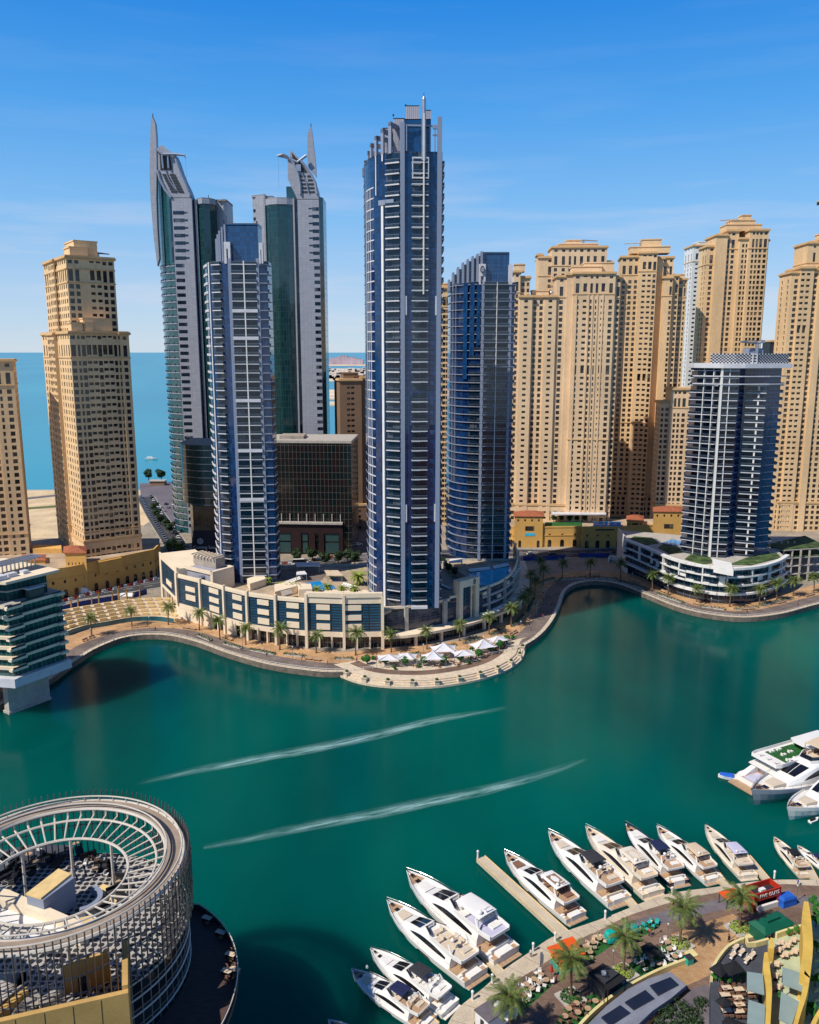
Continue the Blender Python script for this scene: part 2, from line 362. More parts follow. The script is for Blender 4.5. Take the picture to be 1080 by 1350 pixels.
M['dull'] = mat('sand_render', S(204, 164, 98, .85), .88, spec=.2, var=.12, scale=.2, fine=.06)

# ------------------------------------------------------------------ ground, water, beach
def sheet(name, poly, m, z=None, kind='structure'):
    mb = MB(); me_v = [(p[0], p[1], p[2] if z is None else z) for p in poly]; mb.face(me_v); o = mb.build(name, m); o['kind'] = kind; return o
def band(name, A, B, m, kind='structure'):
    mb = MB(); mb.strip(A, B); o = mb.build(name, m); o['kind'] = kind; return o
def up(path, dz): return [Vector((p.x, p.y, p.z + dz)) for p in path]
ZQ = 2.0
edge_px = [(-260, 1010), (-120, 975), (-20, 938), (60, 899), (97, 873), (130, 853), (170, 839), (215, 837), (255, 845), (300, 861), (350, 875), (400, 883), (440, 886), (500, 882),
           (560, 877), (620, 869), (672, 859), (705, 843), (726, 822), (738, 800), (746, 779), (762, 769), (787, 766), (815, 770), (850, 783), (890, 799), (930, 809), (980, 814), (1030, 809), (1080, 796), (1160, 778), (1320, 760)]
edge = spline([G(x, y, ZQ) for x, y in edge_px], 3.0)
BEACH_Y = 652.0
far = [Vector((900, 470, ZQ)), Vector((1500, BEACH_Y, ZQ)), Vector((-1500, BEACH_Y, ZQ)), Vector((-900, 100, ZQ))]
sheet('ground', list(edge) + far, M['land'])
sheet('marina_water', [(-1200, -300, 0), (1200, -300, 0), (1200, 600, 0), (-1200, 600, 0)], M['water'])
sheet('sea_water', [(-60000, 600.02, 0), (60000, 600.02, 0), (60000, 80000, 0), (-60000, 80000, 0)], M['sea'])
mb = MB()
for a, b in zip(edge, edge[1:]): mb.face([(a.x, a.y, -1), (b.x, b.y, -1), (b.x, b.y, ZQ), (a.x, a.y, ZQ)])
o = mb.build('quay_wall', M['quaywall']); o['kind'] = 'structure'
# beach: sand, wet line, darker strips of scrub
sheet('beach_sand', [(-700, 560, ZQ + .01), (60, 560, ZQ + .01), (60, 651, ZQ + .01), (-700, 651, ZQ + .01)], M['sand'])
M['wet'] = mat('wet_sand', (.30, .24, .17), .6, var=.2, scale=.1)
sheet('beach_sand', [(-700, 425, ZQ + .008), (-168, 425, ZQ + .008), (-168, 559.9, ZQ + .008), (-700, 559.9, ZQ + .008)], M['sand'])
sheet('beach_shore', [(-700, 651, ZQ + .012), (1000, 651, ZQ + .012), (1000, 668, -.3), (-700, 668, -.3)], M['sand'])
M['scrub'] = mat('beach_scrub', (.10, .11, .035), .95, var=.4, scale=.15, fine=.4)
M['foam'] = mat('shore_foam', (.8, .8, .78), .8, var=.1, scale=.3)
def strip_px(name, a, b, w, m, z):
    p, q = G(*a, z), G(*b, z); d = (q - p).normalized(); n = Vector((-d.y, d.x, 0)) * w / 2
    return sheet(name, [p - n, q - n, q + n, p + n], m)
strip_px('beach_track', (20, 659, ), (84, 652), 9, M['lot'], ZQ + .02)
strip_px('beach_verge', (28, 671), (80, 667), 9, M['scrub'], ZQ + .02)
sheet('beach_foam', [(-700, 661.5, .10), (-90, 661.5, .10), (-90, 666, .012), (-700, 666, .012)], M['foam'])
sheet('car_park', [G(184, 637, ZQ + .02), G(255, 636, ZQ + .02), G(260, 705, ZQ + .02), G(206, 686, ZQ + .02), G(186, 660, ZQ + .02)], M['lot'])
# promenade in bands that follow the water's edge
mb = MB(); e0 = up(edge, .02)
band('promenade_edge', e0, offset(e0, 1.6), M['pave_edge'])
band('promenade_path', up(offset(edge, 1.6), .016), up(offset(edge, 8.2), .016), M['pave_grey'])
band('promenade_pavement', up(offset(edge, 8.2), .012), up(offset(edge, 19), .012), M['pave_tan'])
# city road behind the waterfront blocks, with the side street to the beach
road_px = [(-150, 840), (20, 804), (75, 789), (150, 777), (225, 766), (300, 754), (380, 745), (480, 735), (580, 730), (690, 729), (760, 730), (830, 727), (920, 724), (1080, 722), (1300, 724)]
road = spline([G(x, y, ZQ + .03) for x, y in road_px], 6)
band('road', offset(road, -9), offset(road, 9), M['asphalt'])
mb = MB()
for off in (-8.4, 8.2): mb.strip(up(offset(road, off), .006), up(offset(road, off + .25), .006))
for p, an in along(road, 9.0):
    for off in (-3.0, 3.0):
        c, s = math.cos(an), math.sin(an); q = Vector((p.x - s * off, p.y + c * off, p.z + .006))
        mb.face([(q.x - c * 2 + s * .12, q.y - s * 2 - c * .12, q.z), (q.x + c * 2 + s * .12, q.y + s * 2 - c * .12, q.z), (q.x + c * 2 - s * .12, q.y + s * 2 + c * .12, q.z), (q.x - c * 2 - s * .12, q.y - s * 2 + c * .12, q.z)])
o = mb.build('road_markings', M['paint']); o['kind'] = 'structure'
for off in (-9.3, 9.0, -.2):
    mb = MB(); mb.wall([p for p in offset(road, off)], ZQ, ZQ + .17, .35); o = mb.build('kerb', M['kerb']); o['kind'] = 'structure'
side = spline([G(262, 762, ZQ + .035), G(243, 736, ZQ + .035), G(225, 708, ZQ + .035), G(205, 678, ZQ + .035), G(192, 655, ZQ + .035)], 6)
band('side_street', offset(side, -6), offset(side, 6), M['asphalt'])
mb = MB(); mb.wall(offset(side, 6.2), ZQ, ZQ + .17, .4); mb.wall(offset(side, -6.6), ZQ, ZQ + .17, .4); o = mb.build('kerb', M['kerb']); o['kind'] = 'structure'
street2 = spline([G(500, 742, ZQ + .034), G(482, 722, ZQ + .034), G(468, 704, ZQ + .034), G(455, 680, ZQ + .034)], 6)
band('side_street', offset(street2, -7), offset(street2, 7), M['lot'])
# far islands
M['isle'] = mat('island_sand', (.70, .55, .38), .95, var=.2, scale=.01)
def isle(poly): 
    mb = MB(); mb.prism(poly, -1, 3, 0); o = mb.build('island', M['isle']); o['kind'] = 'structure'
def D0(py): return G(540, py, 0).y
def isle_px(x0, x1, y0, y1):
    Yn, Yf = D0(y1), D0(y0)
    isle([(X(x0, Yn), Yn), (X(x1, Yn), Yn), (X(x1, Yf), Yf), (X(x0, Yf), Yf)])
isle_px(395, 620, 480.2, 482.5); isle_px(380, 560, 486.5, 503); isle_px(400, 530, 515, 527); isle_px(400, 530, 531, 535)

# far shore across the sea, seen in the gap left of the tallest tower
M['farstone'] = mat('far_stone', (.42, .34, .40), .9, var=.2, scale=.02); M['farwhite'] = mat('far_white', (.62, .56, .52), .9, var=.2, scale=.02)
Yf = D0(481); t = thing('far_hotel', 'pinkish stepped hotel on the far island, seen left of the tallest tower', 'hotel', (X(452, Yf), Yf, 3)); hz = random.Random(4)
for i in range(15):
    px = 428 + i * 3.4; h = (40 + 26 * math.sin(math.pi * (i + 1) / 16)) * hz.uniform(.85, 1.1); mb = MB(); mb.box(X(px, Yf), X(px + 3.3, Yf), Yf - 40, Yf + 40 + i, 3, 3 + h); mb.box(X(px + .8, Yf), X(px + 2.4, Yf), Yf - 20, Yf + 20, 3 + h, 9 + h); mb.build('wing', M['farstone'], t)
mb = MB()
for i in range(150):
    py = hz.choice((489, 491, 494, 497, 500)); Yv = D0(py); px = hz.uniform(415, 500); w = hz.uniform(8, 22); xx = X(px, Yv); mb.box(xx, xx + w, Yv, Yv + w, 2.9, 3 + hz.uniform(6, 16))
o = mb.build('far_villas', M['farwhite']); tag(o, 'low white villas massed on the nearer far islands', 'villas', None, 'stuff')
# ------------------------------------------------------------------ facades
def fit(pattern, width, table):
    tot = sum(table[c][0] for c in pattern); k = width / tot; u = 0; cells = []
    for c in pattern:
        bay, op, kind = table[c]; w = bay * k
        if op: 
            o = min(op, w * .86) if kind != 'B' else w * .8
            cells.append((u + (w - o) / 2, u + (w + o) / 2, kind))
        u += w
    return cells
JT = {'w': (3.3, 2.0, 'w'), 's': (2.4, 1.1, 'w'), 'd': (2.5, 1.8, 'w'), 'b': (3.0, 2.05, 'b'), 'n': (2.2, 1.45, 'w'), '.': (1.5, 0, None), ',': (.8, 0, None), '_': (4.0, 0, None)}
def openings(B, wall, a, b, cells, rows, depth=.35, skip=None, win='window', rail=None, wmi=0):
    """a facade a->b cut by real openings: wall mesh with reveals, one pane object per opening"""
    a = Vector((a[0], a[1], 0)); b = Vector((b[0], b[1], 0)); t = (b - a); W = t.length; t.normalize(); n = Vector((t.y, -t.x, 0))
    z0, z1 = rows[0], rows[-1]; ops = rows[1]
    def pt(u, z, d=0): q = a + t * u - n * d; return (q.x, q.y, z)
    def q(u0, u1, za, zb): wall.face([pt(u0, za), pt(u1, za), pt(u1, zb), pt(u0, zb)], wmi)
    last = 0
    for ci, (u0, u1, kind) in enumerate(cells):
        if u0 > last + 1e-4: q(last, u0, z0, z1)
        last = u1; zl = z0
        for ri, (za, zb) in enumerate(ops):
            if skip and skip(ci, ri): continue
            if za > zl + 1e-4: q(u0, u1, zl, za)
            zl = zb; d = depth if kind != 'b' else 1.15
            wall.face([pt(u0, za), pt(u1, za), pt(u1, za, d), pt(u0, za, d)], wmi)
            wall.face([pt(u0, zb, d), pt(u1, zb, d), pt(u1, zb), pt(u0, zb)], wmi)
            wall.face([pt(u0, za), pt(u0, za, d), pt(u0, zb, d), pt(u0, zb)], wmi)
            wall.face([pt(u1, za, d), pt(u1, za), pt(u1, zb), pt(u1, zb, d)], wmi)
            g = B.item(win); g.face([pt(u0, za, d), pt(u1, za, d), pt(u1, zb, d), pt(u0, zb, d)], 0)
            if kind == 'b':
                r = rail if rail is not None else wall
                r.face([pt(u0, za, .02), pt(u1, za, .02), pt(u1, za + .75, .02), pt(u0, za + .75, .02)], wmi if rail is None else 0)
                r.face([pt(u1, za, .14), pt(u0, za, .14), pt(u0, za + .75, .14), pt(u1, za + .75, .14)], wmi if rail is None else 0)
                r.face([pt(u0, za + .75, .02), pt(u1, za + .75, .02), pt(u1, za + .75, .14), pt(u0, za + .75, .14)], wmi if rail is None else 0)
        if z1 > zl + 1e-4: q(u0, u1, zl, z1)
    if W > last + 1e-4: q(last, W, z0, z1)
def ring(mb, quad, z, h, out, m=0):
    """projecting string course / cornice round a block"""
    c = Vector((sum(p[0] for p in quad) / 4, sum(p[1] for p in quad) / 4)); q = []
    n = len(quad)
    for i in range(n):
        p0, p, p1 = Vector(quad[i - 1][:2]), Vector(quad[i][:2]), Vector(quad[(i + 1) % n][:2])
        e0 = (p - p0).normalized(); e1 = (p1 - p).normalized(); v = Vector((e0.y, -e0.x)) + Vector((e1.y, -e1.x)); q.append(p + v * out)
    mb.prism([(p.x, p.y) for p in q], z, z + h, m)
FL = 3.25
class Jbr(Bld):
    def __init__(s, label, o, ang, stone='jbr', name='apartment_tower', group=None):
        super().__init__(name, label, (o[0], o[1], o[2] if len(o) > 2 else 2), group); s.o = o; s.c, s.n = math.cos(ang), math.sin(ang); s.stone = stone
    def w(s, u, d): return (s.o[0] + u * s.c - d * s.n, s.o[1] + u * s.n + d * s.c)
    def block(s, u0, u1, d0, d1, z0, z1, front='', left='', right='', crown=True, basez=None, mech=None, cornice=.8, mid=(), top=True):
        W = s.part('wall'); q = [s.w(u0, d0), s.w(u1, d0), s.w(u1, d1), s.w(u0, d1)]
        body_top = z1
        ops = []
        z = z0 + .9; base_n = 0
        crown_z = z1 - (3 * FL + 2.2) if crown else z1 - 1.2
        while z + 1.95 < crown_z:
            if mech and mech[0] <= z < mech[1]:
                ops.append((z, z + FL + 1.9)); z += 2 * FL
            else: ops.append((z, z + 2.05)); z += FL
        if crown:
            ops.append((crown_z + .9, crown_z + .9 + 5.2)); ops.append((z1 - 3.3, z1 - 1.7))
        for k, pat in ((0, front), (1, right), (2, None), (3, left)):
            a, b = q[k], q[(k + 1) % 4]
            if pat:
                width = (Vector(b) - Vector(a)).length
                openings(s, W, a, b, fit(pat, width, JT), (z0, ops, z1))
            else: W.face([(a[0], a[1], z0), (b[0], b[1], z0), (b[0], b[1], z1), (a[0], a[1], z1)])
        if top: s.item('roof').prism(q, z1 - .4, z1 - .05)
        if cornice:
            T = s.item('cornice'); ring(T, q, z1 - .9, .75, cornice); ring(T, q, z1 - .15, .55, cornice * .55)
            ring(T, q, z1 - 1.25, .35, cornice * .45)
        if crown: ring(s.item('string_course'), q, crown_z + .1, .5, .3)
        for m in mid: ring(s.item('string_course'), q, m, .5, .32)
    def pil(s, u, d, wd, z0, z1, out=.5):
        T = s.item('pilaster'); T.prism([s.w(u - wd / 2, d - out), s.w(u + wd / 2, d - out), s.w(u + wd / 2, d + .1), s.w(u - wd / 2, d + .1)], z0, z1)
    def cap(s, u0, u1, d0, d1, z0, z1, c=.4, lip=True):
        W = s.item('penthouse'); q = [s.w(u0, d0), s.w(u1, d0), s.w(u1, d1), s.w(u0, d1)]; W.prism(q, z0, z1)
        if lip: ring(W, q, z1 - .3, .55, c)
    def rig(s, u, d, z, length=9, ang=0.0, h=2.2):
        """window-cleaning davit on the roof"""
        r = s.item('roof_crane'); p = s.w(u, d); e = (p[0] + math.cos(ang) * length, p[1] + math.sin(ang) * length)
        b = (p[0] - math.cos(ang) * length * .3, p[1] - math.sin(ang) * length * .3)
        r.tube([(p[0], p[1], z), (p[0], p[1], z + h)], .5, 6); r.tube([(b[0], b[1], z + h), (p[0], p[1], z + h + .3), (e[0], e[1], z + h)], [.5, .45, .3], 6)
        r.cbox(b[0], b[1], z + h - .6, 1.4, 1.2, 1.2)
    def done(s):
        st = M[s.stone]
        return s.finish({'wall': st, 'cornice': M['trim'], 'string_course': M['trim'], 'roof': M['roofg'], 'window': M['jwin'], 'pilaster': st, 'penthouse': st, 'roof_crane': M['steel'], 'base': M['ochre']})

# --- tower on the far left, cut by the frame
Y = 398; o = (X(-34, Y), Y - 14, 2)
J = Jbr('tan apartment tower cut off by the left edge, beside the beach', o, math.radians(22))
wd = 22.0; ht = Z(474, Y)
J.block(0, wd * .62, 0, 24, 2, ht - 1, front='wdsdw', right='', mid=(24,)); J.block(wd * .62, wd, -1.2, 22, 2, ht, front='.s.w.', right='dwsdwd', mid=(24,))
J.done()

# --- two-tier tower on the left
Y = 384; o = (X(93, Y), Y, 2); ANG = math.radians(36)
J = Jbr('tan two-tier apartment tower with stepped roof boxes standing by the beach street', o, ANG)
lw, lt = 26.0, Z(437, Y)
J.block(0, lw, 0, 52, 2, lt, front='wsdbbdbbnsw', left='wdndbwsdnnd', mid=(26,), mech=(68, 71))
J.block(-1.6, 3.6, 22, 34, 2, lt - .4, front='w', left='dnbnd', mid=(26,), crown=False)
J.block(lw - 3.6, lw + .5, -.7, 12, 2, lt - .2, front='.w.', right='dw', mid=(26,))
ut = Z(337, Y + 9)
J.block(3, 24.5, 8, 50, lt - 1, ut, front='wd_bbdw', left='wdsnd.swnndw', mid=(lt + 28,))
J.block(1.8, 5, 26, 36, lt - 1, ut - .4, front='w', left='dsnd', crown=False)
J.cap(1.5, 6.5, 1.5, 6.8, lt, lt + 4.0); J.cap(7.5, 11, 1.2, 6.8, lt, lt + 4.0); J.cap(7, 20, 2.2, 7.9, lt, lt + 6.0, .3)
J.cap(6, 14, 12, 22, ut, ut + 4.4); J.cap(8.5, 19, 14, 30, ut, ut + 7.6, .3); J.rig(21, 20, ut, 5, .4, 3)
J.block(-.6, lw + .6, -.6, 44, 2, 22, front='wsdbbdbbnsw', left='wdndbwsdnnd', crown=False, cornice=.35)
J.done()

# --- main cluster right of the glass towers: wide front tower
Y = 482; o = (X(676, Y), Y, 2)
def UX(px, Y, x0): return X(px, Y) - X(x0, Y)
J = Jbr('broad pinkish stone apartment tower with a lower left wing, beside the oval-emblem tower', o, math.radians(-4), 'jbr2')
u = lambda p: UX(p, Y, 676)
tA, tB, tC = Z(378, Y), Z(360, Y), Z(382, Y)
J.block(u(676), u(684), 1.2, 18, 2, Z(347, Y) - 4, front='.w.', left='wdw', crown=True)
J.block(u(684), u(697), 3, 16, 2, Z(364, Y), front='wnw'[:2], crown=False)
J.block(u(684), u(700), 0, 16, 2, Z(390, Y), front='.b.', left='w', crown=False)
J.block(u(700), u(716), 1.8, 16, 2, Z(390, Y), front='dd', crown=False)
J.block(u(716), u(731), 0, 16, 2, Z(390, Y), front='.b.', right='w', crown=False)
J.block(u(731), u(744), 1.2, 22, 2, tB - 1.5, front='.w.', left='ww')
J.block(u(744), u(752), .4, 16, 2, tB - .4, front='', crown=False)
J.block(u(752), u(805), -1.6, 22, 2, tB, front='wbnnbw', left='.w', right='wwdw', mech=(96, 100), mid=(60,))
J.block(u(805), u(812), 0, 22, 2, tB - 1.8, front='.w', right='ww')
for p in (756, 771.5, 777, 783, 790): J.pil(u(p), -1.6, .9, 2, tB - 12, .35)
J.cap(u(752), u(790), 6, 18, tB, tB + 4); J.cap(u(768), u(806), 8, 20, tB, tB + 6.2); J.cap(u(700), u(722), 6, 14, Z(390, Y), Z(382, Y)); J.cap(u(677), u(690), 5, 14, Z(347, Y) - 4, Z(347, Y))
J.rig(u(724), 8, Z(390, Y), 5, 2.6)
J.block(u(676), u(812), .3, 20, 2, 22, front='wwnwwdnwwdwwnwdw', crown=False, cornice=.4)
J.done()
# taller block rising behind it
Y = 540; o = (X(706, Y), Y, 2); u = lambda p: UX(p, Y, 712)
J = Jbr('tan tower with stepped crown rising behind the broad pinkish apartment tower', o, math.radians(-3), 'jbr2')
J.block(u(714), u(744), 2, 22, 2, Z(338, Y), front='_wsd', left='wd'); J.block(u(730), u(800), 0, 22, 2, Z(325, Y), front='wwnnwdww', left='_', right='ww', mid=(150,))
J.block(u(712), u(719), 4, 14, 2, Z(334, Y), front='.', crown=False)
J.cap(u(740), u(790), 5, 17, Z(325, Y), Z(320, Y)); J.cap(u(750), u(768), 6, 15, Z(320, Y), Z(315, Y)); J.block(u(800), u(808), 3, 18, 2, Z(344, Y), front='w')
J.rig(u(772), 8, Z(321, Y), 9, .1, 2.4); J.done()
# low link block between
Y = 565; o = (X(806, Y), Y, 2); u = lambda p: UX(p, Y, 806)

# --- second tower
Y = 548; o = (X(816, Y), Y, 2); u = lambda p: UX(816 + (p - 816) * .93, Y, 816)
J = Jbr('golden apartment tower with a shaded foot, right of the broad pinkish tower', o, math.radians(-9), 'jbr')
zt = Z(333, Y)
J.block(u(814), u(838), 1.5, 22, 2, zt - 2, front='wwd', left='wwdsw', mid=(64,), mech=(120, 123)); J.block(u(838), u(862), -.6, 22, 2, zt, front='.bbd', mid=(64,), mech=(88, 91), left='w')
J.block(u(862), u(872), 3.4, 22, 2, zt - 3, front='.,', crown=False); J.block(u(872), u(884), -1.2, 16, 2, Z(366, Y), front='_n', left='_', mid=(64,))
J.block(u(884), u(893), 1, 16, 2, Z(363, Y), front='.n', mid=(64,)); J.block(u(893), u(905), 4, 22, 2, Z(366, Y) - .6, front='ws', right='ww', mid=(64,))
J.block(u(858), u(886), 6, 20, 2, Z(338, Y), front='_wn', right='ww')
J.cap(u(826), u(880), 5, 18, zt, zt + 4); J.cap(u(842), u(868), 6, 16, zt + 4, zt + 8.5); J.cap(u(886), u(902), 8, 18, Z(366, Y), Z(361, Y)); J.rig(u(840), 8, zt + 4, 10, 2.9, 2.4)
J.block(u(814), u(902), .8, 20, 2, 16, front='wnwwnwdwwnwn', crown=False, cornice=.4, left='www'); J.done()

# --- third, tallest tower
Y = 556; o = (X(926, Y), Y, 2); u = lambda p: UX(926 + (p - 914) * .80, Y, 926)
J = Jbr('tallest golden apartment tower, blank at one corner, behind the chequered roof screen', o, math.radians(-2), 'jbr')
zt = Z(303, Y)
J.block(u(914), u(925), 3, 20, 2, Z(323, Y), front='.w', left='_ww'); J.block(u(925), u(943), 0, 22, 2, Z(309, Y), front='__,', left='s', mid=(100,), crown=False)
J.block(u(943), u(962), 1.5, 22, 2, Z(303, Y), front='nw.', mid=(100,)); J.block(u(962), u(976), -.6, 22, 2, Z(314, Y), front='.ns', mid=(100,), crown=False)
J.block(u(976), u(1006), -1.6, 22, 2, zt, front='.nndw', right='wwd', mid=(96, 100)); J.block(u(1004), u(1009), .8, 18, 2, Z(316, Y), front='w', right='ww')
J.cap(u(944), u(1000), 5, 18, zt, zt + 4); J.cap(u(952), u(990), 6, 17, zt + 4, zt + 6.8); J.cap(u(970), u(984), 7, 15, zt + 6, zt + 10); J.rig(u(956), 8, zt + 5, 8, 2.9, 2)
J.done()
# white slim tower behind
Y = 640; o = (X(904, Y), Y, 2); u = lambda p: UX(p, Y, 904)
J = Jbr('slim white apartment tower squeezed behind the tallest golden tower', o, 0, 'white')
J.block(u(906), u(940), 0, 20, 2, Z(323, Y), front='bwb', left='www'); J.cap(u(914), u(936), 3, 14, Z(323, Y), Z(318, Y)); J.block(u(900), u(914), 6, 20, 2, Z(515, Y), front='bb', left='ww', crown=False)
J.done()
# --- fourth tower, right edge
Y = 500; o = (X(1037, Y), Y, 2); u = lambda p: UX(p + 15, Y, 1037)
J = Jbr('golden apartment tower with stepped top, cut off by the right edge', o, math.radians(-3), 'jbr')
J.block(u(1022), u(1032), 1.6, 20, 2, Z(358, Y), front='.w', left='ww', crown=False); J.block(u(1032), u(1049), 0, 22, 2, Z(352, Y), front='bb.', mech=(118, 121), crown=False)
J.block(u(1049), u(1056), 1.2, 22, 2, Z(354, Y), front='w', crown=False); J.block(u(1056), u(1064), -.6, 22, 2, Z(350, Y), front='', crown=False, left='.')
J.block(u(1064), u(1100), .6, 22, 2, Z(354, Y), front='nwndw', crown=False)
J.block(u(1042), u(1068), 4, 24, Z(354, Y) - 2, Z(318, Y), front='.n_', left='_'); J.block(u(1062), u(1100), 3, 24, Z(354, Y) - 2, Z(312, Y), front='.nww')
J.cap(u(1062), u(1090), 6, 18, Z(312, Y), Z(305, Y)); J.block(u(1028), u(1100), .2, 20, 2, 20, front='wnwwnwdwwn', crown=False, cornice=.4, left='ww'); J.done()
# dark slim mass seen between third and fourth towers
# --- low wing by the second tower
Y = 508; o = (X(876, Y), Y, 2); u = lambda p: UX(p, Y, 876)
J = Jbr('low tan apartment wing tucked left of the tower with the chequered roof screen', o, math.radians(-5), 'jbr2')
J.block(u(876), u(888), 1, 16, 2, Z(530, Y), front='nw', left='wdw', crown=False); J.block(u(888), u(930), 0, 16, 2, Z(512, Y), front='.nnwwnw', left='_', crown=True)
J.block(u(875), u(930), -.6, 14, 2, 17, front='wwnwwnww', crown=False, cornice=.35); J.done()
# --- sliver between the two glass towers
Y = 520; o = (X(581, Y), Y, 2); u = lambda p: UX(p, Y, 581)
J = Jbr('narrow tan tower glimpsed between the tallest blue glass tower and the curved one', o, 0, 'jbr')
J.block(u(570), u(596), 0, 20, 2, Z(378, Y), front='wnwwnw', left='ww'); J.cap(u(572), u(592), 4, 14, Z(378, Y), Z(373, Y)); J.done()
# --- brown hotel block
Y = 500; o = (X(447, Y), Y, 2); u = lambda p: UX(p, Y, 447)
M['taupe'] = mat('taupe_stone', S(150, 118, 92, .8), .85, var=.1, scale=.08)
J = Jbr('plain taupe tower block with balconies, behind the gap left of the tallest tower', o, math.radians(14), 'taupe')
J.block(0, 13.2, 0, 20, 2, Z(500, Y), front='_,bb,_', left='_', crown=False, right='_'); J.block(13.2, 26, 2, 20, 2, Z(497, Y), front='_bb_', crown=False)
J.cap(3, 12, 4, 14, Z(500, Y), Z(492, Y)); J.cap(9, 17, 3, 9, Z(500, Y), Z(496, Y)); J.block(-.4, 18, -1.5, 14, 2, 18, front='_ww_', crown=False, cornice=.3); J.done()
# ------------------------------------------------------------------ glass towers of the waterfront block
def quadstrip(mb, a, b, z0, z1, u0=0.0, m=0):
    L = math.hypot(b[0] - a[0], b[1] - a[1]); mb.face([(a[0], a[1], z0), (b[0], b[1], z0), (b[0], b[1], z1), (a[0], a[1], z1)], m, [(u0, z0), (u0 + L, z0), (u0 + L, z1), (u0, z1)]); return u0 + L
class Facade:
    """one straight stretch a->b of a tower; strips are given as fractions of its width"""
    def __init__(s, B, a, b, z0, z1, fl):
        s.B, s.z0, s.z1, s.fl = B, z0, z1, fl; s.a = Vector((a[0], a[1], 0)); s.b = Vector((b[0], b[1], 0)); t = s.b - s.a; s.W = t.length; s.t = t.normalized(); s.n = Vector((s.t.y, -s.t.x, 0))
    def p(s, f, d=0.0): return s.a + s.t * (f * s.W) + s.n * d
    def slab(s, mb, f0, f1, z, h, d0, d1, m=0):
        q = [s.p(f0, d1), s.p(f1, d1), s.p(f1, d0), s.p(f0, d0)]; mb.prism([(v.x, v.y) for v in q], z, z + h, m)
    def column(s, f, w, out=.6, z0=None, z1=None, name='column', back=.3):
        mb = s.B.item(name); hw = w / 2 / s.W; s.slab(mb, f - hw, f + hw, s.z0 if z0 is None else z0, (s.z1 if z1 is None else z1) - (s.z0 if z0 is None else z0), -back, out)
    def floors(s, z0=None, z1=None):
        z = (z0 or s.z0) + s.fl
        while z < (z1 or s.z1) - .5: yield z; z += s.fl
    def balconies(s, f0, f1, out=1.3, h=.42, rail=True, skip=(), name='balcony', step_end=False, z0=None, z1=None, upstand=None):
        for k, z in enumerate(s.floors(z0, z1)):
            if k in skip: continue
            mb = s.B.item(name); s.slab(mb, f0, f1, z - h, h, -.25, out, 0)
            if rail:
                g = .07 / s.W; s.slab(mb, f0 + g, f1 - g, z + .02, .95, out - .12, out - .06, 1); s.slab(mb, f0, f1, z + .97, .07, out - .16, out - .02, 2)
                for f in (f0 + g, f1 - g * 2): s.slab(mb, f, f + g, z, .95, -.2, out - .1, 1)
            if upstand: s.slab(mb, upstand[0], upstand[1], z, upstand[2], out - .2, out + .05, 0)
            if step_end: s.slab(mb, f0 + .012, f0 + (f1 - f0) * .55, z - h - .25, .25, 0, out * .7, 0)
    def bands(s, f0, f1, h=.35, out=.16, skip=(), name='floor_band', z0=None, z1=None):
        for k, z in enumerate(s.floors(z0, z1)):
            if k in skip: continue
            s.slab(s.B.item(name), f0, f1, z - h, h, -.1, out)
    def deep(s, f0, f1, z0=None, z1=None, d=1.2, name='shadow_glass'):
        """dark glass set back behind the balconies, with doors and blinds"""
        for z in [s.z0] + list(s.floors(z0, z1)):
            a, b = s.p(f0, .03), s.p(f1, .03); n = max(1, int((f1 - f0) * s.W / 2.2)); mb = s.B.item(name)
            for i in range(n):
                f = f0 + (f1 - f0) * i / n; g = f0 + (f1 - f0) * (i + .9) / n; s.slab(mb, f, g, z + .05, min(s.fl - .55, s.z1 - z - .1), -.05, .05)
def walls(B, pts, z0, z1, name='glazing', close=True):
    mb = B.part(name); u = 0
    n = len(pts)
    for i in range(n if close else n - 1): u = quadstrip(mb, pts[i], pts[(i + 1) % n], z0, z1, u)
def curve(pts, n=5): return [(p.x, p.y) for p in spline([Vector((x, y, 0)) for x, y in pts], n)]
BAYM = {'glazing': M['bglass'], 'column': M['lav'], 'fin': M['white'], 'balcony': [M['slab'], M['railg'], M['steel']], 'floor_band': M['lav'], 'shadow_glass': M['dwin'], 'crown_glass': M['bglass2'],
        'roof': M['roofg'], 'crown_fin': M['lav'], 'mechanical_screen': None, 'window_frame': M['slab'], 'window': M['dwin'], 'spire': M['steel'], 'frame': M['slab'], 'emblem': None, 'aerial': M['dark']}
M['screen'] = panes('mechanical_screen', (.36, .35, .40), (.42, .41, .46), (.22, .21, .25), .7, 30, .09, rough=.5, frough=.6, spec=.4, tilt=0)
BAYM['mechanical_screen'] = M['screen']; BAYM['emblem'] = [M['dark'], M['steel']]
BUV = ('glazing', 'crown_glass', 'mechanical_screen')
def emblem(mb, f, fr, z, w, h):
    """oval ring emblem"""
    k = 20; pr = []
    for s in (1.0, .72): pr.append([(w / 2 * s * math.cos(2 * math.pi * i / k), h / 2 * s * math.sin(2 * math.pi * i / k)) for i in range(k)])
    c = f.p(fr, .75)
    for i in range(k):
        j = (i + 1) % k; q = [pr[0][i], pr[0][j], pr[1][j], pr[1][i]]
        mb.plate(q, (c.x, c.y, z), f.t, (0, 0, 1), .15, 0)
    mb.plate(pr[1], (c.x - f.n.x * .05, c.y - f.n.y * .05, z), f.t, (0, 0, 1), .1, 1)

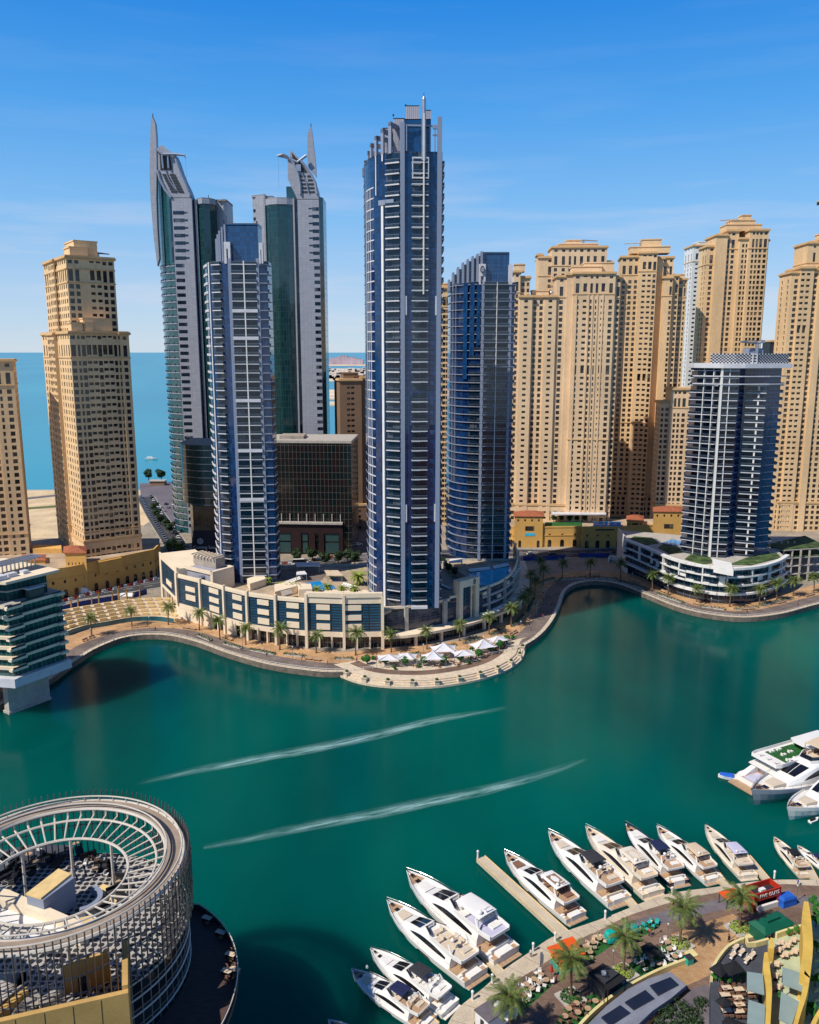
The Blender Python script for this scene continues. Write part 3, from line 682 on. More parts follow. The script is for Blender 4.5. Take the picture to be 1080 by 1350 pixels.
# --- the tallest: Y ~ 300
Y = 300; z0 = 15.5; fl = 3.5; zt = Z(199, Y)
B = Bld('glass_tower', 'tallest blue glass tower with white spire fin and stepped crown at the centre', (X(530, Y), Y + 12, z0))
c0, c1 = (X(528.5, Y), Y), (X(581, Y), Y + 1.2)
left = curve([(X(481.5, 326), 326), (X(483.5, 317), 317), (X(490, 309.5), 309.5), (X(502, 304), 304), c0], 2.6)
back = [(c1[0] - .3, Y + 32), (X(483, 336), 336)]
poly = left + [c1] + back
walls(B, poly, z0, zt); B.part('roof').prism(poly, zt - .5, zt - .2)
F = Facade(B, c0, c1, z0, zt, fl)
F.column(.045, 1.5, .7, z1=zt + 9); F.column(.945, 1.5, .7, z1=zt + 11); F.column(.995, .5, .3)
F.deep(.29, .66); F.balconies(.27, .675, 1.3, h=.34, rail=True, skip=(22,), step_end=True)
mid = Z(388, Y); F.column(.555, .42, 1.75, z0=mid, z1=Z(150, Y), name='fin')
zz = Z(392, Y)
for a, b in ((.08, .15), (.86, .92)): F.slab(B.item('frame'), a, b, zz - 6, 6.5, 0, .5); F.slab(B.item('frame'), a, b, zz - 80, 6.5, 0, .5)
fz = zt - 8.5; fr = B.part('window_frame')
for a, b, z, h in ((.28, .30, fz, 6), (.66, .68, fz, 6), (.28, .68, fz - .4, .5), (.28, .68, fz + 6, .5)): F.slab(fr, a, b, z, h, 0, 1.3)
F.slab(B.part('column'), .26, .69, z0, 4.2, -.1, 1.2) if False else None
# slabs that show past the right-hand corner
S2 = Facade(B, c1, (c1[0] - .3, Y + 32), z0, zt, fl); S2.balconies(.05, .5, 1.1, rail=True)
# left curve: white window grid, fin, balconies
nL = len(left); segs = list(zip(left, left[1:]))
def at_px(px):
    best = min(range(len(segs)), key=lambda i: abs(540 + 1.0184 * FPX * (segs[i][0][0] + segs[i][1][0]) / 2 / ((segs[i][0][1] + segs[i][1][1]) / 2) - px)); return best
def pxof(p): return 540 + 1.0184 * FPX * p[0] / p[1]
for i, (a, b) in enumerate(segs):
    pa, pb = pxof(a), pxof(b); m = (pa + pb) / 2; F2 = Facade(B, a, b, z0, zt, fl)
    if m > 513 and m < 527: F2.deep(0, 1); F2.balconies(0, 1, 1.15, rail=True, upstand=None)
    elif 507.5 < m <= 513: F2.balconies(0, 1, 1.2, rail=False, upstand=(.1, 1, .95))
    if 485.5 < m < 496.5:
        g = B.item('window_frame')
        g2 = 'window_frame'
        for z in F2.floors(z1=Z(240, Y)):
            mb = B.item(g2); F2.slab(mb, 0, 1, z - .22, .42, -.05, .2); F2.slab(mb, 0, .1, z - fl + .2, fl - .42, -.05, .2)
    if m < 485.5: F2.bands(0, 1, .18, .12)
# tall white fin with its bracket, and the lower stretch of it
i = at_px(503); F3 = Facade(B, segs[i][0], segs[i][1], z0, zt, fl); F3.column(.5, .9, .7, z1=Z(262, Y), name='fin')
zb = Z(262, Y)
for j in range(i, len(segs) - 1):
    if pxof(segs[j][0]) < 524: Facade(B, segs[j][0], segs[j][1], z0, zt, fl).slab(B.item('column'), 0, 1, zb - 1.7, 1.7, 0, .9)
i = at_px(499.5); Facade(B, segs[i][0], segs[i][1], z0, zt, fl).column(.5, .35, .5, z0=Z(254, Y), z1=zt, name='fin')
i = at_px(507); Facade(B, segs[i][0], segs[i][1], z0, zt, fl).column(.5, .45, .5, z0=Z(210, Y), z1=zt, name='fin')
# crown: portal fins stepping up round the curve
for px, ty in ((481.8, 207), (484.5, 198), (488.5, 189.5), (494, 181.5), (501, 174), (509, 166.5), (517, 159)):
    i = at_px(px); f = Facade(B, segs[i][0], segs[i][1], zt - 14 if px < 500 else zt, Z(ty, Y), fl); cf = B.item('crown_fin')
    w = .55 / f.W; f.slab(cf, .5 - w, .5 + w, zt - .5, Z(ty, Y) - zt + .5, -.4, .5); f.slab(cf, .5 - w, .5 + w, Z(ty, Y) - 1.4, 1.4, -5.5, .5); f.slab(cf, .5 - w, .5 + w, zt - .5, Z(ty, Y) - zt, -6, -5)
cg = B.part('crown_glass')
def cblock(pts, za, zb_, part):
    mb = B.part(part); u_ = 0
    for a, b in zip(pts, pts[1:] + pts[:1]): u_ = quadstrip(mb, a, b, za, zb_, u_)
    B.item('roof').prism(pts, zb_ - .3, zb_)
xa, xb, xm = X(533, Y), X(579, Y), X(556, Y)
cblock([(xa, Y + 1.5), (xb - 3.2, Y + 1.5), (xb - 3.2, Y + 16), (xa, Y + 16)], zt, Z(155, Y), 'crown_glass')
cblock([(xa + .5, Y + 2), (xm - 1, Y + 2), (xm - 1, Y + 15), (xa + .5, Y + 15)], Z(155, Y), Z(136.5, Y), 'mechanical_screen')
cblock([(xm + 1, Y + 2.4), (X(567, Y), Y + 2.4), (X(567, Y), Y + 15), (xm + 1, Y + 15)], Z(155, Y), Z(142, Y), 'mechanical_screen')
cblock([(X(519, Y), Y + 6), (xa + .2, Y + 6), (xa + .2, Y + 18), (X(519, Y), Y + 18)], zt, Z(149, Y), 'mechanical_screen')
cblock([(X(505, Y), Y + 9), (X(519, Y) - .1, Y + 9), (X(519, Y) - .1, Y + 20), (X(505, Y), Y + 20)], zt, Z(159, Y), 'mechanical_screen')
for f0, f1 in ((.13, .2), (.70, .76), (.82, .88)): F.slab(B.item('crown_fin'), f0, f0 + .028, zt, Z(164, Y) - zt, -.3, .4)
F.slab(B.item('crown_fin'), .09, .9, Z(166, Y), .5, -.3, .3)
F.slab(B.item('crown_fin'), .78, .97, Z(169, Y), .7, -.3, .5); F.slab(B.item('crown_fin'), .78, .97, Z(178, Y), .5, -.3, .4)
sp = B.part('spire'); c = F.p(.555, .9); sp.tube([(c.x, c.y, Z(212, Y)), (c.x, c.y, Z(131, Y)), (c.x, c.y, Z(127, Y))], [.85, .75, .25], 10)
ae = B.part('aerial'); ae.tube([(c.x, c.y, Z(127, Y)), (c.x, c.y, Z(122, Y))], [.16, .1], 6); 
for px, y0, y1 in ((535, 137, 134), (519.5, 150, 147)): B.item('aerial').tube([(X(px, Y), Y + 3, Z(y0, Y)), (X(px, Y), Y + 3, Z(y1, Y))], .3, 6)
F.slab(B.part('frame'), .26, .69, z0, 1, 0, 1.5)
B.finish(BAYM, uvs=BUV)

# --- left one: Y ~ 335
def curved_tower(label, Y, z0, ztop, edge, xr, colL, colR, fl, mode, crown):
    B = Bld('glass_tower', label, (X(colL, Y), Y + 10, z0)); zt = ztop
    c0, c1 = (X(colL, Y), Y), (X(xr, Y), Y + .8)
    left = curve(edge + [c0], 2.6); dep = 11 if xr < 540 else 30; back = [(c1[0], Y + dep), (left[0][0], Y + 34)]; poly = left + [c1] + back
    walls(B, poly, z0, zt); B.part('roof').prism(poly, zt - .5, zt - .2)
    F = Facade(B, c0, c1, z0, zt, fl); W = F.W
    segs = list(zip(left, left[1:]))
    fR = (X(colR, Y) - c0[0]) / (c1[0] - c0[0])
    F.column(.015, 1.25, .6, z1=zt + 1); F.column(fR, 1.1, .6, z1=zt + 1)
    return B, F, segs, left, poly, fR
Y = 335; z0 = 15.5; fl = 3.45; zt = Z(344, Y)
B, F, segs, left, poly, fR = curved_tower('slim blue glass tower with white balcony slabs, in front of the two sail-topped towers', Y, z0, zt,
    [(X(275, 352), 352), (X(277, 343), 343), (X(285, 337.5), 337.5)], 355.5, 306.5, 343, fl, 0, None)
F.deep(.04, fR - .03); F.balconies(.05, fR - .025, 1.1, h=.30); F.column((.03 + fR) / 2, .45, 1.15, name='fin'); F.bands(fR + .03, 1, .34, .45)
S2 = Facade(B, (X(355.5, Y), Y + .8), (X(355.5, Y), Y + 10.8), z0, zt, fl); S2.balconies(.05, .7, .5)
for k, a in enumerate((.2,)): pass
for i, (a, b) in enumerate(segs):
    m = (pxof(a) + pxof(b)) / 2; f = Facade(B, a, b, z0, zt, fl)
    if m < 279.5: f.balconies(0, 1, .6, h=.4, rail=False, upstand=(0, 1, .5))
    if 288 < m < 300: f.deep(.0, 1); f.balconies(0, 1, 1.25, h=.36)
i = min(range(len(segs)), key=lambda k: abs(pxof(segs[k][0]) - 281)); Facade(B, segs[i][0], segs[i][1], z0, zt, fl).column(.2, .5, .4, name='fin')
for zz in (Z(412, Y), Z(448, Y), Z(530, Y), Z(596, Y), Z(660, Y)): F.slab(B.item('balcony'), .05, fR - .025, zz, 1.25, 1.0, 1.2)
zc = Z(293.5, Y); cx0, cx1 = X(303, Y), X(344, Y)
def cb(B, pts, za, zb_, part):
    mb = B.part(part); u_ = 0
    for a, b in zip(pts, pts[1:] + pts[:1]): u_ = quadstrip(mb, a, b, za, zb_, u_)
    B.item('roof').prism(pts, zb_ - .9, zb_ - .6); 
    B.item('crown_fin').prism(pts, zb_ - .15, zb_ + .15)
cb(B, [(cx0, Y + 2), (cx1, Y + 2), (cx1, Y + 11), (cx0, Y + 11)], zt - 4, zc, 'crown_glass')
for k, (px, ty, d) in enumerate(((279, 311, 9), (282.5, 306, 7), (286.5, 302, 5), (291, 298, 3.5), (295.5, 295, 2.4))):
    x = X(px + 6, Y); B.item('crown_fin').box(x - .35, x + .35, Y + d - 1, Y + d + 6, zt - 1, Z(ty, Y)); B.part('crown_glass').box(x + .4, x + 1.6, Y + d, Y + d + 6, zt - 1, Z(ty, Y) - .6)
for a, b, ty in ((295, 303, 319), (340, 345, 320)): 
    mb = B.item('frame'); x0, x1 = X(a + 6, Y), X(b + 6, Y); mb.box(x0, x1, Y - .5, Y + 1.6, Z(ty, Y) - 2.5, Z(ty, Y)); mb.box(x0, x0 + .9, Y - .5, Y + 1.6, zt - 1, Z(ty, Y) - 2.5); mb.box(x1 - .9, x1, Y - .5, Y + 1.6, zt - 1, Z(ty, Y) - 2.5)
B.item('aerial').tube([(X(299, Y), Y + 4, zc), (X(299, Y), Y + 4, zc + 1.6)], .3, 6); B.item('aerial').tube([(X(342, Y), Y + 4, zc), (X(342, Y), Y + 4, zc + 1.2)], .3, 6)
B.finish(BAYM, uvs=BUV)

# --- right one with the oval emblem: Y ~ 372
Y = 372; z0 = 16; fl = 3.5; zt = Z(372, Y)
B, F, segs, left, poly, fR = curved_tower('curved blue glass tower with an oval emblem on its crown, above the rooftop pool', Y, z0, zt,
    [(X(591, 398), 398), (X(594, 386), 386), (X(604, 378.5), 378.5), (X(619, 374), 374)], 677.5, 635, 671.5, fl, 0, None)
F.bands(.02, 1, .30, .8); F.deep(.06, fR - .04); F.column((.03 + fR) / 2, .3, .85, name='fin'); F.balconies(.04, fR - .02, .8, h=.1, rail=True)
S2 = Facade(B, (X(677.5, Y), Y + .8), (X(677.5, Y), Y + 26), z0, zt, fl); S2.balconies(.05, .5, .9)
for i, (a, b) in enumerate(segs):
    f = Facade(B, a, b, z0, zt, fl); m = (pxof(a) + pxof(b)) / 2
    f.bands(0, 1, .28, .7)
    if m > 621 and m < 634: f.deep(0, 1, z1=Z(500, Y)); f.balconies(0, 1, .75, h=.1)
    if 598 < m < 606: f.column(.5, .25, .75, name='column', z0=Z(640, Y))
for px, yb in ((611, 500), (619, 470), (627, 455)):
    i = min(range(len(segs)), key=lambda k: abs(pxof(segs[k][0]) - px)); f = Facade(B, segs[i][0], segs[i][1], z0, zt, fl); f.slab(B.item('crown_glass'), .1, .75, Z(yb, Y), zt - Z(yb, Y), .72, .8)
zc = Z(332, Y); cx0, cx1 = X(634, Y), X(669.5, Y); cb(B, [(cx0, Y + 1.5), (cx1, Y + 1.5), (cx1, Y + 18), (cx0, Y + 18)], zt - 2, zc, 'crown_glass')
for k, (px, ty, d) in enumerate(((596, 365, 14), (601, 356, 11), (607, 349.5, 8.5), (613, 344, 6.5), (619, 340, 5), (625, 336.5, 3.6), (631, 334, 2.4), (636, 331, 1.2))):
    x = X(px - 2.5, Y); B.item('crown_fin').box(x - .45, x + .45, Y + d - 1, Y + d + 7, zt - 3, Z(ty, Y)); B.part('crown_glass').box(x + .5, x + 1.7, Y + d, Y + d + 6, zt - 3, Z(ty, Y) - .8)
mb = B.part('frame'); x0, x1 = X(630, Y), X(638.5, Y); mb.box(x0, x1, Y - .6, Y + 1.2, Z(364, Y), Z(348, Y)); mb.box(x0, x0 + .8, Y - .6, Y + 1.2, zt - 1, Z(364, Y)); mb.box(x1 - .8, x1, Y - .6, Y + 1.2, zt - 1, Z(364, Y))
mb = B.item('frame'); mb.box(X(668.5, Y), X(673.5, Y), Y - .4, Y + 2, zt - 1, Z(349, Y))
fe = Facade(B, (x0, Y - .6), (x1, Y - .6), 0, 1, 1); emblem(B.part('emblem'), fe, .5, Z(355.5, Y), 1.9, 3.0)
BM2 = dict(BAYM); B.finish(BM2, uvs=BUV)
# ------------------------------------------------------------------ the pair of sail-topped towers
SAILM = {'balcony': [M['slab'], M['railg'], M['steel']], 'cladding': M['silver'], 'glazing': M['tglass'], 'glazing_bay': M['tglassd'], 'floor_band': M['lav'], 'window': M['dwin'], 'blade': M['silver'], 'sail': M['silver'], 'louvre': M['dark'], 'rail': M['lav'],
         'roof_crane': M['steel'], 'roof': M['roofg'], 'tall_strip': M['dwin'], 'rear_block': M['silver'], 'crown_band': M['silver'], 'aerial': M['dark'], 'pier': M['silver'], 'sail_recess': M['dark']}
SUV = ('cladding', 'glazing', 'glazing_bay', 'blade', 'sail', 'rear_block', 'crown_band', 'pier')
def plan(B, pts, z0, z1, part, roof=True):
    mb = B.part(part); u_ = 0
    for a, b in zip(pts, pts[1:] + pts[:1]): u_ = quadstrip(mb, a, b, z0, z1, u_)
    if roof: B.item('roof').prism(pts, z1 - .4, z1 - .1)
Y = 492; fl = 4.0; z0 = 2
def x(p, py=260, Y=492): return P(p, py, Y).x
B = Bld('sail_tower', 'sail-topped silver and teal tower with its pointed white blade on the left side', (x(245), Y + 18, z0))
zb = Z(260, Y)
lc = curve([(x(206.5) * 512 / 492, 512), (x(208) * 503 / 492, 503), (x(213) * 497 / 492, 497), (x(226), Y + .5)], 3)
plan(B, lc + [(x(226), 520), (x(206.5) * 512 / 492, 520)], z0, Z(225, Y), 'glazing')
plan(B, [(x(226), Y), (x(252.5), Y), (x(252.5), Y + 26), (x(226), Y + 26)], z0, zb, 'cladding')
mbs = B.part('sail')
prof = [(x(226, 262), Z(262, Y)), (x(252.5), zb), (x(248, 248), Z(248, Y)), (x(243, 238), Z(238, Y)), (x(238, 226), Z(226, Y)), (x(233.5, 212), Z(212, Y)), (x(229.5, 203), Z(203, Y)), (x(213, 190.5), Z(190.5, Y)), (x(208.2, 195), Z(195, Y)), (x(208.4, 220), Z(220, Y)), (x(212, 236), Z(236, Y)), (x(218.5, 250), Z(250, Y))]
mbs.plate([(a - x(226), b - 100) for a, b in prof], (x(226), Y + .1, 100), (1, 0, 0), (0, 0, 1), 9)
# roof plant seen in the open top, and louvres down the slope
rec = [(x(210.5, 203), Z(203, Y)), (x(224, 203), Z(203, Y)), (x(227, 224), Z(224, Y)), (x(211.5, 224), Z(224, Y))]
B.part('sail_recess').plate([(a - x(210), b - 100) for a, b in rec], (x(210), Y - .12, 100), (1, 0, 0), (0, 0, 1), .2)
for t in range(7):
    k = t / 6; y = 229 + 22 * k; a, b = x(214 + 11 * k, y), x(222.5 + 8 * k, y)
    for g in (0, 1):
        l = B.item('louvre'); xa = a + (x(222) - x(213)) * g * 1.02; zz = Z(y, Y); l.plate([(0, 0), (x(221.5) - x(213.5), -.3), (x(222) - x(213.5), -1.4), (.3, -1.1)], (xa, Y - .1, zz), (1, 0, 0), (0, 0, 1), .18)
r = B.item('rail'); r.tube([(x(a, b), Y - .35, Z(b, Y)) for a, b in ((208, 224), (211.5, 237), (218, 250), (226, 260))], .75, 6)
r = B.item('rail'); r.tube([(x(a, b), Y - .35, Z(b, Y)) for a, b in ((229.5, 203), (233, 213), (238, 228), (243.5, 240), (251, 258))], .75, 6)
r = B.item('rail'); r.tube([(x(a, b), Y - .35, Z(b, Y)) for a, b in ((219, 227), (224, 239), (232, 250))], .3, 6)
r = B.item('rail'); r.tube([(x(206, 196), Y - 1, Z(196, Y)), (x(216, 204), Y - 1.2, Z(204, Y)), (x(232, 204), Y - 1.2, Z(204, Y)), (x(245, 205.5), Y - 1.5, Z(205.5, Y))], [.7, .9, .8, .5], 6)
rc = B.part('roof_crane'); rc.tube([(x(214, 203), Y - 1, Z(203, Y)), (x(216, 222), Y - 1, Z(222, Y))], .5, 6); rc.tube([(x(222, 206), Y - 1, Z(206, Y)), (x(223, 222), Y - 1, Z(222, Y))], .5, 6); rc.tube([(x(244, 205.5), Y - 1.5, Z(205.5, Y)), (x(245.5, 209), Y - 1.5, Z(209, Y))], .35, 5); rc.tube([(x(245.5, 209), Y - 1.5, Z(209, Y)), (x(247.5, 252), Y - 1.5, Z(252, Y))], .06, 4)
bl = [(196.3, 190), (195.8, 230), (197, 260), (201, 310), (206, 350), (208.5, 340), (206, 300), (204.6, 260), (205, 215), (204.6, 180), (203, 161), (198.6, 151), (197.3, 160)]
B.part('blade').plate([(x(a, b), Z(b, Y) - 100) for a, b in bl][::-1], (0, Y + 2, 100), (1, 0, 0), (0, 0, 1), 3.5)
B.part('aerial').tube([(x(198.6, 152), Y + 4, Z(152, Y)), (x(198.6, 147), Y + 4, Z(147, Y))], .25, 5)
B.item('pier').box(x(255.5), x(258), Y + 1.5, Y + 20, z0, Z(262, Y)); B.part('tall_strip').box(x(252.6), x(255.5), Y + 3, Y + 20, z0, Z(262, Y))
bay = curve([(x(258), Y + 3), (x(266), Y + .5), (x(275), Y + 2), (x(280), Y + 6)], 3); plan(B, bay + [(x(280), Y + 20), (x(258), Y + 20)], z0, Z(268, Y), 'glazing_bay')
bay2 = curve([(x(258), Y + 2.6), (x(266), Y + .1), (x(275), Y + 1.6), (x(280.4), Y + 5.6)], 3); plan(B, bay2 + [(x(280.4), Y + 20), (x(258), Y + 20)], Z(268, Y), Z(260, Y), 'crown_band')
plan(B, [(x(276), Y + 10), (x(290), Y + 8), (x(294), Y + 9), (x(294), Y + 26), (x(276), Y + 26)], z0, Z(259, Y), 'rear_block')
B.item('roof').box(x(283), x(294.6), Y + 7, Y + 26, Z(261.5, Y), Z(260.4, Y)); B.item('aerial').tube([(x(270), Y + 9, Z(262, Y)), (x(270), Y + 9, Z(253, Y))], .2, 5)
z = z0 + 4
while z < zb - 6:
    up_ = z > Z(352, Y)
    wv = B.item('window'); ww = .52 if up_ else .42
    wv.box(x(227.2), x(227.2 + (14.5 if up_ else 11.5)), Y - .06, Y + .1, z, z + 1.9)
    if up_: wv.box(x(241.7), x(246), Y - .06, Y + .1, z + .5, z + 1.5)
    z += fl * 1.02
for a, b in zip(lc, lc[1:]):
    f = Facade(B, a, b, z0, Z(345, Y), fl); f.bands(0, 1, .5, .35); f.balconies(.55, 1, .5, h=.15) if pxof(a) > 208.6 else None
f = Facade(B, lc[-2], lc[-1], z0, Z(225, Y), fl); f.slab(B.item('tall_strip'), .5, .96, Z(345, Y), Z(262, Y) - Z(345, Y), 0, .1)
B.finish(SAILM, uvs=SUV)

Y = 505; 
def x(p, py=260, Y=505): return P(p, py, Y).x
B = Bld('sail_tower', 'sail-topped silver and teal tower with its pointed blade on the right side', (x(395), Y + 18, z0))
zb = Z(262, Y)
plan(B, [(x(392), Y), (x(420), Y), (x(420), Y + 26), (x(392), Y + 26)], z0, zb, 'cladding')
plan(B, [(x(420), Y + 3), (x(424.5), Y + 6), (x(424.5), Y + 24), (x(420), Y + 24)], z0, Z(258, Y), 'glazing')
sail = [(392, 263), (420, 262), (419.5, 252), (417, 244), (413, 234), (407, 226), (402, 218), (383.5, 196.5), (381.5, 206), (379.3, 212), (379.5, 236), (384, 246), (389, 256)]
B.part('sail').plate([(x(a, b), Z(b, Y) - 100) for a, b in sail], (0, Y + .1, 100), (1, 0, 0), (0, 0, 1), 9)
plan(B, [(x(376.5), Y + 4), (x(392), Y + 4), (x(392), Y + 20), (x(376.5), Y + 20)], Z(264, Y), Z(244, Y), 'glazing')
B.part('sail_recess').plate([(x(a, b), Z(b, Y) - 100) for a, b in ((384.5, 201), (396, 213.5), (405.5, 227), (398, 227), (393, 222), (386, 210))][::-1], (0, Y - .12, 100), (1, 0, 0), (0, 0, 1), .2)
for t in range(5):
    y = 231 + t * 5.2; k = t / 4
    for g in (0, 1): B.item('louvre').plate([(0, 0), (x(404) - x(397), 0), (x(404) - x(397), -1.0), (0, -1.0)], (x(395.5 + 3 * k + g * 9.6, y), Y - .1, Z(y, Y)), (1, 0, 0), (0, 0, 1), .15)
for pl, rr in ((((382.5, 207), (388, 217), (393, 229), (396, 244), (396.5, 256)), .75), (((396, 211), (403, 219), (411, 231), (416, 241), (418.5, 256)), .8), (((398, 229), (404, 240), (407, 254)), .3), (((367, 205), (376, 207), (392, 214), (404, 205)), .8)):
    B.item('rail').tube([(x(a, b), Y - .4, Z(b, Y)) for a, b in pl], rr, 6)
rc = B.part('roof_crane'); rc.tube([(x(366, 206), Y - 1, Z(206, Y)), (x(373, 204), Y - 1, Z(204, Y)), (x(380, 207), Y - 1, Z(207, Y))], .6, 5); rc.tube([(x(367.5, 208), Y - 1, Z(208, Y)), (x(368, 250), Y - 1, Z(250, Y))], .06, 4); rc.box(x(391, 220), x(397, 220), Y - 1.2, Y - .2, Z(226, Y), Z(217, Y))
bl = [(404.8, 175), (404.5, 205), (406, 219), (416.5, 232), (415.8, 215), (413, 190), (410, 167), (408.8, 165)]
B.part('blade').plate([(x(a, b), Z(b, Y) - 100) for a, b in bl], (0, Y + 2, 100), (1, 0, 0), (0, 0, 1), 3.5); B.part('aerial').tube([(x(409.2, 166), Y + 3, Z(166, Y)), (x(409.2, 161), Y + 3, Z(161, Y))], .25, 5)
B.part('tall_strip').box(x(387.5), x(391.9), Y + 2, Y + 20, z0, Z(262, Y)); B.item('pier').box(x(385.5), x(387.5), Y + 1, Y + 20, z0, Z(261, Y))
bay = curve([(x(347), Y + 6), (x(354), Y + 2), (x(365), Y + .2), (x(378), Y + .8), (x(385.5), Y + 2.5)], 3); plan(B, bay + [(x(385.5), Y + 20), (x(347), Y + 20)], z0, Z(269, Y), 'glazing_bay')
for a_, b_ in list(zip(bay, bay[1:]))[3:10]: f = Facade(B, a_, b_, z0, 60, 4); q0, q1 = f.p(0, .06), f.p(1, .06); quadstrip(B.part('glazing'), q0[:2], q1[:2], Z(400, Y), Z(269, Y))  # reflection on the upper bay, painted as a layer of brighter teal panes
bay2 = curve([(x(347), Y + 5.6), (x(354), Y + 1.6), (x(365), Y - .2), (x(378), Y + .4), (x(386), Y + 2.1)], 3); plan(B, bay2 + [(x(386), Y + 20), (x(347), Y + 20)], Z(269, Y), Z(260, Y), 'crown_band')
plan(B, [(x(329), Y + 9), (x(345), Y + 6), (x(345.5), Y + 26), (x(329), Y + 26)], z0, Z(253.5, Y), 'rear_block'); B.item('pier').box(x(345), x(347.2), Y + 5, Y + 24, z0, Z(253, Y))
plan(B, [(x(347), Y + 12), (x(356), Y + 12), (x(356), Y + 24), (x(347), Y + 24)], Z(260, Y), Z(253, Y), 'rear_block'); B.item('roof').box(x(328.6), x(336), Y + 8, Y + 26, Z(256.5, Y), Z(255.3, Y))
for k in range(3): B.item('window').box(x(330), x(334), Y + 8.2, Y + 9.4, Z(276 + 11 * k, Y), Z(272.5 + 11 * k, Y))
z = z0 + 4
while z < zb - 6:
    up_ = z > Z(352, Y); wv = B.item('window'); wv.box(x(411.5 if up_ else 412.5), x(419.8), Y - .06, Y + .1, z, z + 1.9)
    if up_: wv.box(x(406.5), x(411.5), Y - .06, Y + .1, z + .8, z + 1.6)
    z += fl * 1.02
B.finish(SAILM, uvs=SUV)

# ------------------------------------------------------------------ dark glass office block behind, with its round left end
Y = 440
OFM = {'glazing': M['odark'], 'roof': M['roofg'], 'parapet': M['kerb'], 'portal': None, 'rotunda': M['tglassd'], 'floor_band': M['steel'], 'ledge': M['kerb'], 'post': M['kerb'], 'sign': [M['dark'], M['white']], 'shopfront': M['tglassd'], 'base': None}
M['dkred'] = mat('dark_red_cladding', (.020, .006, .006), .6, var=.2, scale=.2); OFM['portal'] = M['dkred']; M['purple'] = mat('hoarding_purple', (.02, .015, .03), .6, var=.2); OFM['base'] = M['purple']
B = Bld('office_block', 'dark gridded glass office block with red portal behind the slim glass tower', (X(400, Y), Y + 12, 2))
def x(p, Y=440): return X(p, Y)
q = [(x(286), Y + 3), (x(461.5), Y - 2), (x(465), Y + 34), (x(286), Y + 34)]; zr = Z(583, Y)
plan(B, q, 2, zr, 'glazing'); ring(B.part('parapet'), q, zr - .4, 1.3, .25)
B.item('roof').box(x(362), x(395), Y + 8, Y + 22, zr + .9, zr + 2.6)
fr = Facade(B, q[0], q[1], 2, zr, 3.6); zl = Z(690, Y)
fr.slab(B.part('ledge'), .35, .93, zl, 1.1, 0, 2.4)
for k in range(9): fr.slab(B.item('post'), .38 + k * .066, .386 + k * .066, zl + 1.1, 4.2, 0, .6)
po = B.part('portal')
for a, b, z1, z2 in ((.36, .93, zl - 5, zl), (.36, .42, 2, zl - 5), (.52, .60, 2, zl - 5), (.66, .71, 2, zl - 5), (.74, .78, 2, zl - 5), (.9, .93, 2, zl - 5)): fr.slab(po, a, b, z1, z2 - z1, 0, 1.2)
for a, b in ((.425, .515), (.61, .65), (.79, .895)):
    for z in (3, 9.5): fr.slab(B.item('shopfront'), a, b, z, 5.5, 0, .5)
rc = [(x(290), Y - 6)]; cen = Vector((x(272), Y + 8, 0)); R = 17.5
rot = [(cen.x + R * math.cos(a), cen.y + R * math.sin(a)) for a in [math.radians(180 + 130 * k / 14) for k in range(15)]]
zr2 = Z(586, Y - 6); zlow = Z(664, Y - 6)
plan(B, rot + [(cen.x + R, cen.y + 20), (cen.x - R, cen.y + 20)], zlow, zr2, 'rotunda')
for a, b in zip(rot, rot[1:]): Facade(B, a, b, zlow - 3.6, zr2 + .6, 3.6).bands(0, 1, .3, .2)
plan(B, [(x(243), Y - 4), (x(250), Y - 9.5), (x(300), Y - 9.5), (x(300), Y + 10), (x(243), Y + 14)], 2, zlow - .2, 'glazing')
B.part('base').box(x(249), x(300), Y - 9.9, Y - 9.6, 2, Z(700, Y - 10))
sg = B.part('sign'); sx, sz = x(258.5), Z(713.5, Y - 10)
hx = [(1.5 * math.cos(math.radians(30 + 60 * k)), 1.5 * math.sin(math.radians(30 + 60 * k))) for k in range(6)]
for k in range(6):
    a, b = hx[k], hx[(k + 1) % 6]; sg.tube([(sx + a[0], Y - 10.1, sz + a[1]), (sx + b[0], Y - 10.1, sz + b[1])], .17, 4, 1); sg.tube([(sx, Y - 10.1, sz), (sx + a[0], Y - 10.1, sz + a[1])], .13, 4, 1)
B.finish(OFM, uvs=('glazing', 'rotunda'))
OFFICE = B.root
def text_part(body, name, m, parent, loc, size, rx=math.pi / 2, rz=0.0, ext=.04):
    c = bpy.data.curves.new(name, 'FONT'); c.body = body; c.size = size; c.extrude = ext; c.align_x = 'CENTER'; c.align_y = 'CENTER'
    t = bpy.data.objects.new(name, c); scene.collection.objects.link(t); dg = bpy.context.evaluated_depsgraph_get(); me = bpy.data.meshes.new_from_object(t.evaluated_get(dg))
    bpy.data.objects.remove(t); o = bpy.data.objects.new(name, me); scene.collection.objects.link(o); me.materials.clear(); me.materials.append(m)
    l = parent_loc(parent); o.location = Vector(loc) - l; o.rotation_euler = (rx, 0, rz); o.parent = parent; KIDS.setdefault(parent.name, []).append(o); return o
text_part('Coming Soon', 'lettering', M['white'], OFFICE, (x(265), Y - 10.1, Z(721.5, Y - 10)), 2.3)

